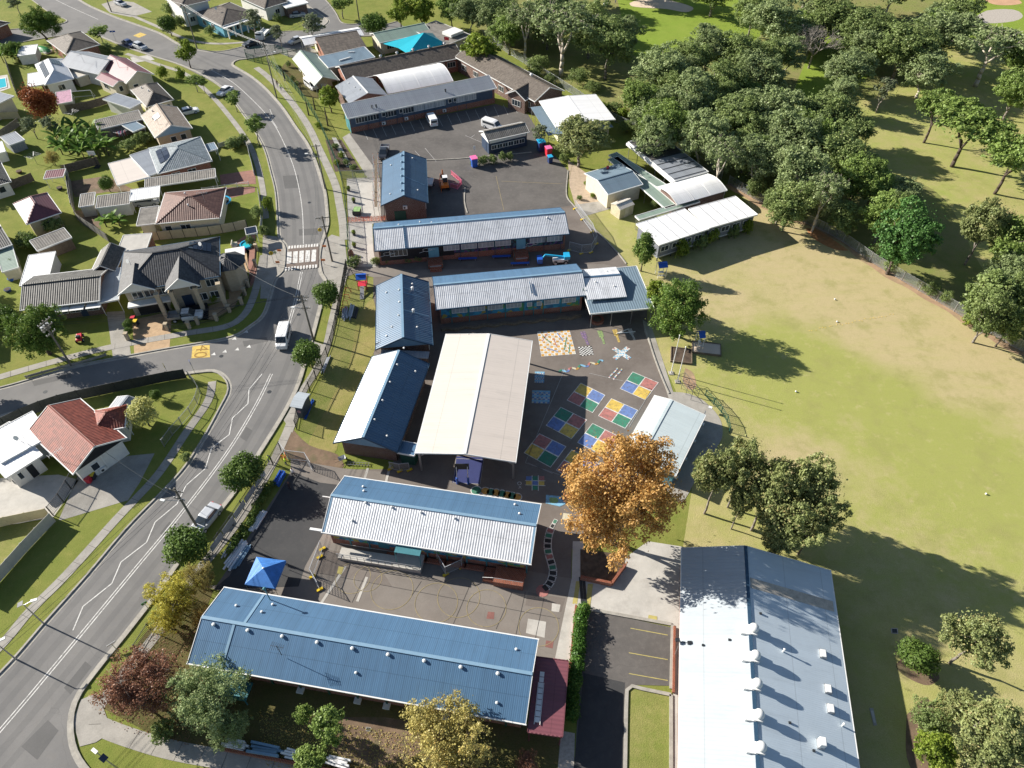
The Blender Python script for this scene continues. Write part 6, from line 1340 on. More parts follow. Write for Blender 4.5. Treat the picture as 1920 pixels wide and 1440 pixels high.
    for x in xs:
        for y in (-.80, .80): wheel(t, x, y, .40 if kind == 'truck' else .33)
    for y in (-.6, .6):
        mb = MB(); mb.box(hL-.10,hL+.01,y-.16,y+.16,.55,.70); mb.build('headlight', M['lamp'], t); mb = MB(); mb.box(-hL-.01,-hL+.08,y-.12,y+.12,.7,.88); mb.build('tail_light', M['c_red'], t)
    for s in (-1, 1): mb = MB(); mb.box(.75,.95,min(s*.9,s*1.05),max(s*.9,s*1.05),.95,1.1); mb.build('wing_mirror', bm, t)
    return t
vehicle('van', 'white people mover van driving down the main road', 'white', (529,658), (538,619))
vehicle('car', 'silver hatchback parked at the kerb beside the near power pole', 'silver', (374,996), (403,960))
vehicle('ute', 'white utility with a steel tray on the paved driveway', 'white', (379,594), (322,600))
vehicle('car', 'dark sedan parked behind the silver car on the upper road', 'navy', (254,90), (233,81)); vehicle('suv', 'silver hatchback parked in front of the dark sedan on the upper road', 'silver', (276,96), (253,87))
vehicle('car', 'silver car standing on the concrete driveway at the top left', 'silver', (238,14), (217,6)); vehicle('car', 'white sedan parked on the front lawn beside the tan tiled house', 'white', (368,210), (342,216))
vehicle('suv', 'white and blue four wheel drive under the white carport', 'silver', (293,382), (262,385)); vehicle('van', 'white van in the left bay of the green carport', 'white', (592,170), (577,158)); vehicle('van', 'white van in the right bay of the green carport', 'white', (610,165), (597,152))
vehicle('van', 'white minibus parked against the long office block', 'white', (804,220), (816,241)); vehicle('ute', 'black utility behind the small blue roofed building', 'dark', (718,300), (723,281)); vehicle('truck', 'white truck waiting on the cross street', 'white', (487,78), (503,62))
vehicle('car', 'silver sedan on the driveway below the white roofed garage', 'silver', (571,30), (546,33)); vehicle('car', 'silver car at the left end of the long white roof', 'silver', (545,84), (566,76)); vehicle('car', 'dark car turning at the corner of the cross street', 'dark', (463,88), (480,83))
vehicle('car', 'white car half hidden by the kerbside tree on the bend', 'white', (418,178), (428,172)); vehicle('van', 'white van mostly hidden behind the small brown roofed block', 'white', (933,244), (912,237)); vehicle('car', 'silver car at the right end of the white truck', 'silver', (595,48), (575,52))
t = thing('golf_cart', 'white golf cart on the fairway beside the trees', 'golf cart', (*G(1135,11), 0), 1.2); mb = MB(); mb.box(-1.1,1.1,-.55,.55,.3,.75); mb.box(-.4,.0,-.5,.5,.75,1.2); mb.build('body', M['c_white'], t, bevel=.05); mb = MB(); mb.box(-.9,.8,-.6,.6,1.85,1.92); mb.build('roof', M['c_white'], t)
[ (lambda mb: (mb.tube((x,y,.7),(x,y,1.86),.03), mb.build('roof_post', M['metal_dark'], t)))(MB()) for x in (-.8,.7) for y in (-.5,.5)]; [wheel(t, x, y, .22, .16) for x in (-.75,.75) for y in (-.5,.5)]
t = thing('boat', 'boat under a green cover beside the white shed', 'boat', (*G(82,96), 0), 2.6); mb = MB(); mb.dome((0,0,.3), 1.2, .9, 14, 4); mb.v = [(x*2.4, y, z) for x, y, z in mb.v]; mb.build('cover', M['c_green'], t); mb = MB(); mb.box(-2.4,2.2,-1,1,0.0,.5); mb.build('hull', M['trim'], t)
# ================================================================ TREES
L_ = {}
L_['gum'] = leafmat('eucalypt_leaves', (.21,.275,.11), (.36,.43,.20), (.48,.51,.28))
L_['gumdark'] = leafmat('dark_eucalypt_leaves', (.165,.23,.075), (.30,.37,.13), (.42,.46,.19))
L_['gumgreen'] = leafmat('bright_eucalypt_leaves', (.17,.26,.06), (.31,.40,.11), (.42,.47,.17))
L_['gumbrown'] = leafmat('flowering_gum_leaves', (.20,.25,.09), (.35,.37,.15), (.48,.37,.18))
L_['box'] = leafmat('brush_box_leaves', (.085,.15,.028), (.17,.25,.055), (.26,.32,.085))
L_['big'] = leafmat('fig_leaves', (.09,.16,.03), (.18,.27,.055), (.38,.38,.09))
L_['lime'] = leafmat('yellow_green_leaves', (.16,.24,.03), (.30,.37,.055), (.42,.44,.09))
L_['plane'] = leafmat('autumn_leaves', (.52,.29,.085), (.72,.48,.18), (.58,.25,.11), .35)
L_['yellow'] = leafmat('golden_leaves', (.50,.45,.07), (.66,.60,.12), (.35,.33,.05), .35)
L_['straw'] = leafmat('straw_leaves', (.38,.33,.11), (.58,.50,.17), (.40,.22,.06), .3)
L_['red'] = leafmat('russet_leaves', (.24,.115,.075), (.36,.18,.115), (.24,.21,.09), .3)
L_['rust'] = leafmat('rust_leaves', (.26,.08,.03), (.38,.13,.05), (.22,.06,.03), .3)
L_['vari'] = leafmat('variegated_leaves', (.42,.42,.13), (.62,.60,.26), (.20,.28,.06), .3)
L_['pine'] = leafmat('pine_needles', (.08,.19,.05), (.15,.29,.08), (.22,.36,.11))
L_['banana'] = leafmat('banana_leaves', (.08,.16,.025), (.16,.27,.05), (.28,.36,.10))
L_['grey'] = leafmat('grey_green_leaves', (.18,.22,.12), (.30,.34,.20), (.3,.3,.2))
L_['hedge'] = leafmat('hedge_leaves', (.04,.10,.015), (.09,.19,.03), (.20,.32,.06))

def leafcloud(centers, radii, n, size, rng, squash=.8, up=.35, hollow=.62, clump=0):
    """quads scattered through the outer shell of every lobe"""
    C_ = np.asarray(centers); Rr = np.asarray(radii); w = Rr**2; w = w/w.sum()
    if clump:                                            # tufts: small leaf clusters spread over each lobe
        k = clump; dd = rng.normal(size=(len(Rr), k, 3)); dd[:, :, 2] += up; dd /= np.linalg.norm(dd, axis=2)[:, :, None]
        f = (.45+.6*rng.random((len(Rr), k)))[:, :, None]
        C_ = (C_[:, None, :]+dd*f*Rr[:, None, None]*np.array([1, 1, squash])).reshape(-1, 3); lt0 = np.repeat(rng.random(len(Rr)), k)
        Rr = (Rr[:, None]*(.22+.26*rng.random((len(Rr), k)))).reshape(-1); w = Rr**2; w = w/w.sum(); hollow = .25
    idx = rng.choice(len(Rr), n, p=w)
    d = rng.normal(size=(n, 3)); d[:, 2] += up; d /= np.linalg.norm(d, axis=1)[:, None]
    rr = Rr[idx]*(hollow+(1-hollow)*rng.random(n)**.6)*(1+.12*rng.normal(size=n))
    P = C_[idx]+d*rr[:, None]*np.array([1, 1, squash])
    nrm = d*.9+rng.normal(size=(n, 3))*.55+np.array([0, 0, .35]); nrm /= np.linalg.norm(nrm, axis=1)[:, None]
    t = np.cross(nrm, rng.normal(size=(n, 3))); t /= np.linalg.norm(t, axis=1)[:, None]; b = np.cross(nrm, t)
    s = size*(.6+.8*rng.random(n)); t *= s[:, None]*.5; b *= (s*(.55+.3*rng.random(n)))[:, None]*.5
    V = np.stack([P-t, P-b, P+t, P+b], 1).reshape(-1, 3)
    lt = rng.random(len(Rr)) if not clump else .5*lt0+.5*rng.random(len(Rr)); tone = np.clip(.55*lt[idx]+.45*rng.random(n), 0, 1)
    return V, tone
def cloudmesh(name, V, tone, m, parent):
    n = len(tone); me = bpy.data.meshes.new(name); me.vertices.add(4*n); me.vertices.foreach_set('co', V.astype(np.float32).ravel())
    me.loops.add(4*n); me.loops.foreach_set('vertex_index', np.arange(4*n, dtype=np.int32)); me.polygons.add(n)
    me.polygons.foreach_set('loop_start', np.arange(0, 4*n, 4, dtype=np.int32))
    a = me.attributes.new('tone', 'FLOAT', 'FACE'); a.data.foreach_set('value', tone.astype(np.float32))
    me.materials.append(m); me.update(); me.validate()
    o = bpy.data.objects.new(name, me); COL.objects.link(o); o.parent = parent; return o
def limb(mb, a, b, r0, r1, rng, seg=4, wob=.06, n=6):
    a = np.array(a); b = np.array(b); L = np.linalg.norm(b-a); p = a
    for i in range(seg):
        t = (i+1)/seg; q = a+(b-a)*t+(rng.normal(size=3)*L*wob*(1 if i < seg-1 else 0)); q[2] += L*.06*math.sin(math.pi*t)
        mb.tube(tuple(p), tuple(q), r0+(r1-r0)*i/seg, r0+(r1-r0)*t, n); p = q
KINDS = {   # R, H, crown bottom fraction, lobes, lobe radius fraction, leaves, leaf size, material, bark, trunk radius, squash, multi, shape
 'gum':      (6, 14, .20, 36, .30, 17000, .36, 'gum', 'bark_white', .28, .72, 2, 'oval'),
 'gum_b':    (6, 14, .18, 34, .31, 17000, .36, 'gumdark', 'bark_grey', .28, .75, 2, 'oval'),
 'gum_c':    (6, 13, .22, 36, .29, 17000, .36, 'gumgreen', 'bark_grey', .26, .7, 3, 'oval'),
 'gum_open': (6, 15, .42, 24, .24, 6000, .40, 'gum', 'bark_white', .34, .62, 3, 'umbrella'),
 'gum_lean': (6, 11, .42, 26, .27, 9000, .40, 'gumgreen', 'bark', .26, .6, 3, 'umbrella'),
 'gum_tip':  (4, 9, .35, 24, .29, 15000, .23, 'gumbrown', 'bark_grey', .16, .75, 2, 'oval'),
 'slim':     (2.2, 8, .35, 16, .36, 4600, .24, 'gumgreen', 'bark_grey', .10, .8, 1, 'oval'),
 'sparse':   (3, 8, .35, 18, .25, 2400, .30, 'grey', 'bark_grey', .12, .7, 3, 'oval'),
 'box':      (2.3, 4.9, .22, 14, .50, 7000, .26, 'box', 'bark', .12, .85, 1, 'ball'),
 'big':      (6, 10.5, .12, 30, .36, 24000, .30, 'big', 'bark', .4, .85, 2, 'ball'),
 'lime':     (4, 8.5, .22, 22, .34, 9000, .34, 'lime', 'bark', .22, .8, 2, 'oval'),
 'plane':    (8, 16, .14, 54, .25, 38000, .28, 'plane', 'bark_grey', .38, .85, 3, 'ball'),
 'yellow':   (4.5, 7.5, .18, 34, .26, 12000, .20, 'yellow', 'bark', .16, .8, 4, 'oval'),
 'straw':    (6, 8, .18, 44, .22, 20000, .20, 'straw', 'bark', .2, .8, 5, 'ball'),
 'red':      (4.5, 7.5, .15, 44, .28, 20000, .17, 'red', 'bark_grey', .18, .8, 5, 'ball'),
 'rust':     (3.2, 11, .10, 20, .40, 8000, .30, 'rust', 'bark', .2, 1.1, 1, 'cone'),
 'vari':     (2.2, 5, .18, 14, .45, 4500, .24, 'vari', 'bark', .11, .9, 1, 'ball'),
 'pine':     (7, 15, .12, 40, .27, 17000, .40, 'pine', 'bark', .35, .7, 1, 'oval'),
 'dark':     (5, 14, .06, 34, .30, 11000, .42, 'gumdark', 'bark', .28, .8, 1, 'cone'),
 'column':   (2.3, 8.5, .08, 18, .42, 6000, .28, 'box', 'bark', .15, 1.1, 1, 'cone'),
 'shrub':    (2, 2.6, .05, 14, .42, 2600, .24, 'gumdark', 'bark', .06, .85, 3, 'ball'),
 'shrubg':   (2, 2.4, .05, 14, .42, 2600, .24, 'lime', 'bark', .06, .85, 3, 'ball'),
 'wispy':    (5, 7.5, .12, 40, .26, 15000, .20, 'gum', 'bark_grey', .16, .8, 5, 'ball'),
 'scrub':    (5, 6, .08, 30, .28, 8000, .30, 'gumdark', 'bark_grey', .12, .8, 5, 'oval'),
}
PROTO = {}
def proto(kind, var):
    R_, H_, cb, nl, lr, nleaf, ls, lm, bk, tr, sq, multi, shape = KINDS[kind]
    rng = np.random.default_rng(sum(map(ord, kind))*7+var*101)
    cs = []; rs = []; zc = H_*(cb+1)/2; hz = H_*(1-cb)/2
    for i in range(nl):
        for _ in range(30):
            d = rng.normal(size=3); d /= np.linalg.norm(d); f = rng.random()**.45*(1-lr*.75)
            x, y, z = d*f
            if shape == 'umbrella':
                z = abs(z)*.75+.05 if rng.random() < .8 else z*.6; x *= 1.1; y *= 1.1
            if shape == 'cone': k = 1.0-.62*(z*.5+.5); x *= k*1.2; y *= k*1.2
            if shape == 'oval' and z < -.55 and math.hypot(x, y) > .45: continue
            c = np.array([x*R_, y*R_, zc+z*hz])
            if all(np.linalg.norm((c-q)/np.array([1, 1, 1.1])) > lr*R_*.55 for q in cs): break
        cs.append(c); r = lr*R_*(.7+.6*rng.random())
        if shape == 'cone': r *= 1.15-.5*(c[2]/H_)
        rs.append(r)
    cs = np.array(cs); rs = np.array(rs)
    root = thing('tree', '', 'tree')
    V, tone = leafcloud(cs, rs, nleaf, ls, rng, sq, clump=0 if kind in ('vari', 'column', 'rust', 'box') else 13)
    V2, t2 = leafcloud(np.array([[0, 0, zc]]), np.array([R_*.8]), int(nleaf*.05), ls, rng, hz/R_)
    cloudmesh('crown', np.concatenate([V, V2]), np.concatenate([tone, t2]), L_[lm], root)
    mb = MB(); stems = []
    for k in range(multi if shape != 'cone' else 1):
        a = rng.random()*6.28; o = .25*R_*rng.random() if multi > 2 else 0
        top = np.array([math.cos(a)*R_*(.12 if multi == 1 else .28), math.sin(a)*R_*(.12 if multi == 1 else .28), H_*(cb+.25)])
        if multi <= 3: fork = np.array([0, 0, H_*cb*.75]); 
        else: fork = np.array([math.cos(a)*o, math.sin(a)*o, .0])
        if k == 0 and multi <= 3: limb(mb, (0, 0, -.1), fork, tr*1.15, tr*.85, rng, 3, .02, 8)
        limb(mb, fork, top, tr*.75/(1 if multi == 1 else 1.2), tr*.4, rng, 4, .05, 7); stems.append(top)
    for c, r in zip(cs, rs):
        s = min(stems, key=lambda q: np.linalg.norm(q-c)); limb(mb, s, c+np.array([0, 0, r*.1]), tr*.33, tr*.07, rng, 3, .07, 5)
    if kind in ('red', 'straw', 'yellow', 'gum_open', 'sparse'):
        for c, r in zip(cs, rs):
            for _ in range(5): d = rng.normal(size=3); d[2] = abs(d[2]); d /= np.linalg.norm(d); mb.tube(tuple(c), tuple(c+d*r*1.15), tr*.09, .01, 4)
    mb.build('trunk', M[bk], root, smooth=True)
    return root
def tree(kind, cx, cy, rpx, h, label, group=None, cat='tree', name=None, cf=.6, squash=1.0):
    R_, H_ = KINDS[kind][:2]; k = (kind, rnd.randrange(2))
    if kind.startswith('gum'): rpx *= 1.17
    g = G(cx, cy, h*cf); r = rpx*mpp(cx, cy, h*cf); s = (r/R_, r/R_*squash, h/H_)
    if k not in PROTO:
        o = PROTO[k] = proto(*k); o.location = (g.x, g.y, 0); o.rotation_euler = (0, 0, rnd.random()*6.28); o.scale = s; o['label'] = label
        if group: o['group'] = group
    else:
        o = clone(PROTO[k], (g.x, g.y, 0), rnd.random()*6.28, label, s)
        if group: o['group'] = group
        elif 'group' in o: del o['group']
    o['category'] = cat; o.name = name or {'shrub': 'bush', 'shrubg': 'bush', 'scrub': 'bush', 'wispy': 'tree'}.get(kind, 'eucalyptus_tree' if kind.startswith('gum') else 'tree')
    if cat == 'bush': o.name = 'bush'
    return o
T = tree
T('plane', 1166, 926, 126, 18, 'huge orange and gold autumn tree over the edge of the painted playground', name='autumn_tree', cf=.57)
T('big', 1268, 585, 60, 9.5, 'big round dense green tree at the field edge beside the flat awning', cf=.5)
T('lime', 1232, 547, 25, 6.5, 'smaller light green tree tucked behind the big round tree by the flat awning')
T('column', 1208, 470, 25, 8.5, 'slim dark column tree at the corner of the near white demountable', cf=.5)
for (x, y, r, lab) in ((613,551,26,'round clipped street tree just below the zebra crossing'), (578,662,28,'round clipped street tree beside the white van on the road'), (455,884,38,'round clipped street tree beside the school entrance gate'), (352,1020,42,'round clipped street tree nearest the parked silver hatchback')):
    T('box', x, y, r, 5.0, lab, 'round clipped street trees', name='street_tree')
# lower left garden
T('red', 262, 1290, 84, 7.5, 'russet leaved half bare tree on the road corner', name='autumn_tree', cf=.5)
T('wispy', 385, 1302, 84, 7.5, 'wispy dark green tree at the left end of the nearest blue roof', cat='tree', name='tree', cf=.5)
T('wispy', 430, 1365, 44, 4.5, 'low dark bush below the wispy tree by the corner footpath', cat='bush')
T('yellow', 330, 1118, 52, 5.5, 'bright yellow leaved tree above the corner fence', name='autumn_tree', cf=.5)
T('yellow', 315, 1165, 38, 4, 'small yellow shrub like tree hugging the corner fence', name='autumn_tree', cf=.5)
T('straw', 372, 1085, 34, 5, 'brown thinning tree just above the bright yellow tree', name='autumn_tree', cf=.5)
T('straw', 375, 1150, 24, 3.5, 'small brown leaved shrub at the left corner of the nearest blue roof', cat='bush')
T('slim', 618, 1368, 42, 7.5, 'light green wispy tree in front of the middle of the nearest blue roof', cf=.5)
T('slim', 573, 1345, 20, 5, 'thin light green sapling left of the wispy green tree', cf=.5)
T('slim', 585, 1425, 34, 5.5, 'light green tree cut by the bottom edge behind the white panels', cf=.5)
T('straw', 838, 1400, 106, 8, 'large straw yellow tree cut by the bottom edge in front of the nearest blue roof', name='autumn_tree', cf=.5)
T('red', 990, 1432, 26, 2.5, 'dark reddish bush at the bottom edge by the gravel path', cat='bush')
T('shrub', 300, 1368, 26, 2, 'low bush between the russet tree and the curved footpath', cat='bush')
# grove beside the hall
for (x, y, r, h, lab) in ((1345,893,44,13,'left tree of the brown tipped gum grove beside the pavilion path'), (1393,878,44,13.5,'tall brown tipped gum at the back of the grove'), (1440,925,52,13,'middle brown tipped gum of the grove above the hall'),
     (1522,925,54,13.5,'right hand brown tipped gum of the grove on the field edge'), (1478,985,56,11.5,'lowest brown tipped gum overhanging the hall roof corner'), (1530,980,44,11.5,'dark brown tipped gum at the lower right of the grove'), (1462,1018,30,8,'low brown tipped gum touching the hall roof'), (1390,945,28,9,'small thin gum inside the grove')):
    T('gum_tip', x, y, r, h, lab, cf=.6)
T('gum_tip', 1822, 1207, 58, 9, 'solitary gum with orange tips on the lower right field', cf=.55); T('box', 1720, 1235, 34, 3.6, 'dense round bush beside the solitary orange tipped gum', cat='bush', cf=.45)
T('scrub', 1745, 1348, 42, 4, 'green bush at the upper left of the lower right thicket', cat='bush', cf=.5); T('gum_tip', 1850, 1375, 70, 7, 'large straw coloured gum in the lower right thicket', cf=.55); T('lime', 1755, 1412, 48, 4, 'bright green bush at the bottom of the lower right thicket', cat='bush', cf=.5)
T('gum_tip', 1795, 1330, 34, 5, 'orange tipped gum at the top of the lower right thicket', cf=.5); T('gum_tip', 1840, 1440, 46, 5, 'yellow green gum cut by the bottom edge of the lower right thicket', cf=.5)
# school trees
T('gum_tip', 1088, 262, 60, 9.5, 'broad grey olive gum tree standing at the corner of the car park', cf=.62); T('sparse', 1016, 256, 24, 5, 'pale grey bushy tree beside the blue and red bins', cf=.5); T('shrub', 1056, 297, 9, 1.6, 'small clipped green bush at the foot of the car park gum', cat='bush', cf=.4)
T('lime', 902, 92, 41, 9, 'bright yellow green tree above the right end of the long office block'); T('lime', 617, 184, 23, 5.5, 'yellow green tree at the left end of the long office block')
for i, (x, y, r) in enumerate(((888,305,8),(905,302,12),(925,300,10),(943,297,10),(957,296,8))): T('shrub', x, y, r, 1.8, ('first','second','third','fourth','fifth')[i]+' bush from the left in the island row below the small brown block', 'bushes in the car park island', cat='bush', cf=.4)
for i, (x, y, r, k) in enumerate(((1280,467,18,'shrubg'),(1312,450,20,'shrub'),(1335,440,18,'shrubg'),(1375,430,16,'shrub'),(1402,425,14,'shrubg'))): T(k, x, y, r, 3.2, ('first','second','third','fourth','fifth')[i]+' shrub from the left along the front of the white demountables', cat='bush', cf=.5)
T('shrub', 1226, 383, 9, 1.8, 'small round bush between the cream shed and the covered walkway', cat='bush', cf=.4)
for i, (x, y, k) in enumerate(((1125,343,'shrub'),(1111,368,'shrubg'),(1086,372,'shrub'),(1100,345,'shrubg'))): T(k, x, y, 6, .9, ('top','right','left','middle')[i]+' small plant in the pink gravel entrance garden', cat='bush', cf=.3)
for i, (x, y) in enumerate(((625,118-12),(541,122),(549,150),(556,160),(523,127))): T('shrub', x, y, 6, 1.3, ('clipped ball shrub behind the green cottage','highest clipped ball shrub beside the green cottage','middle clipped ball shrub beside the green cottage','lowest clipped ball shrub beside the green cottage','outer clipped ball shrub by the green corner fence')[i], cat='bush', cf=.4)
for i, (x, y) in enumerate(((628,275),(640,292),(650,305),(632,305),(662,315),(598,236))): T('shrubg' if i % 2 else 'shrub', x, y, 8, 1.2, 'low plant in the mulch bed by the green school fence', 'plants in the mulch bed', cat='bush', cf=.4)
T('shrub', 664, 492, 16, 1.4, 'dark clipped hedge mound at the lower corner of the paved strip', cat='bush', cf=.4)
for i, x in enumerate((705, 725, 745, 765, 785)): T('shrub', x, 489-i*1.2, 11, 1.1, 'shaded low hedge plant along the mural wall of the long white roofed block', 'hedge plants below the dark mural', cat='bush', cf=.4)
# street trees and gardens on the left
for (k, x, y, r, h, lab) in (('lime',350,103,22,6.5,'light green street tree at the intersection bend'), ('slim',439,190,17,5,'slim kerbside tree beside the half hidden white car'), ('slim',479,243,24,7,'kerbside tree with a dark shadow across the road above the crossing'),
    ('slim',365,155,17,4.5,'small leafy tree on the verge below the intersection tree'), ('slim',380,158,12,4,'thin sapling beside the small verge tree'), ('shrubg',305,135,12,3,'yellow green bush in front of the maroon roofed house'), ('shrubg',338,140,10,2.8,'yellow bush on the verge by the maroon roofed house'),
    ('big',75,46,36,8,'large dark round tree at the top left street corner'), ('slim',186,62,20,5,'grey green tree beside the blue street sign'), ('box',316,48,18,5.5,'small dark round street tree by the tall power pole'),
    ('rust',72,192,34,11,'tall rust red conifer in the left back yards'), ('sparse',60,240,22,5,'grey bushy tree at the foot of the rust red conifer'), ('sparse',98,238,24,5,'grey green bushy tree right of the rust red conifer foot'),
    ('big',68,625,56,8.5,'big green tree shading the long dark tiled house'), ('vari',267,775,30,5.2,'yellow variegated round tree beside the grey gabled carport'), ('box',200,345,14,3.5,'dark small tree in front of the cream patio'),
    ('straw',97,297,16,3.2,'orange tinged shrub beside the banana clump'), ('shrub',268,258,20,2.4,'pale leafed climber bush behind the tan tiled house'), ('shrub',245,272,20,2.0,'leafy bush at the lower left of the climber bush'), ('shrub',435,267,18,2.2,'row of shrubs behind the low white fence'),
    ('shrub',455,262,12,1.8,'small shrub at the kerb end of the low white fence'), ('shrubg',500,383,11,3.0,'yellow green bush on the kerb above the crossing'), ('shrub',482,400,14,2.4,'green bushes inside the white garden fence above the crossing'), ('shrub',495,432,12,1.8,'low dark shrub beside the crossing footpath'),
    ('big',20,95,22,4,'palm like bush clump behind the pool fence'), ('shrub',100,420,22,3,'dark leafy bush beside the maroon hip roof'), ('shrub',45,450,22,3,'dark leafy bush above the green striped shed'), ('box',60,455,14,3,'dark tree beside the chicken shed'),
    ('shrub',115,95,14,2,'low garden bush beside the green covered boat'), ('shrub',128,108,12,2,'garden bush behind the solar roofed house'), ('shrub',165,84-4,10,2,'bush on the verge by the street corner'), ('shrub',200,90,12,2,'garden bush by the parked dark sedan'),
    ('shrub',335,100-60,13,3,'bush beside the two storey white house'), ('shrub',318,18,14,3,'dark bush on the fence line of the two storey white house'), ('shrub',393,58,12,2,'garden bush by the blue arches house corner'), ('shrub',470,545-90,10,2,'garden plant by the black corner house turret'),
    ('shrubg',325,572,9,1.6,'round clipped bush left of the corner house steps'), ('shrubg',402,558,10,1.6,'round clipped bush right of the corner house steps'), ('box',240,608,9,1.6,'square clipped hedge beside the red and yellow bins'), ('box',240,622,8,1.4,'lower end of the clipped hedge beside the bins'),
    ('sparse',474,45,30,8,'sparse pale gum by the blue arches house'), ('sparse',583,55,32,8,'sparse gum behind the long white metal roof'), ('sparse',524,68,18,6,'thin sparse gum over the waiting white truck'), ('box',699,48,26,6,'dark round tree beside the sage preschool roof'),
    ('slim',640,12,24,6.5,'tree on the grass island of the cul de sac'), ('lime',750,28,26,8,'yellow green tree left behind the preschool'), ('lime',790,20,34,9,'large bright green tree behind the preschool'), ('box',513,12,14,4,'dark bush beside the white walled top house'), ('shrub',520,35,10,2,'bush on the lawn below the brown garage'),
    ('sparse',30,10,20,6,'leafless grey tree at the top left corner'), ('box',12,600,26,5,'dark shaded tree at the left edge by the side street'), ('shrub',25,500,12,2,'shrub between the green striped shed and the white shed'), ('shrub',350,858,12,1.2,'tufted bush on the kerb strip beside the red tiled house driveway'), ('box',292,742,10,2.0,'dark bush behind the yellow variegated tree')):
    T(k, x, y, r, h, lab, cat='bush' if k.startswith('shrub') else 'tree', cf=.5)
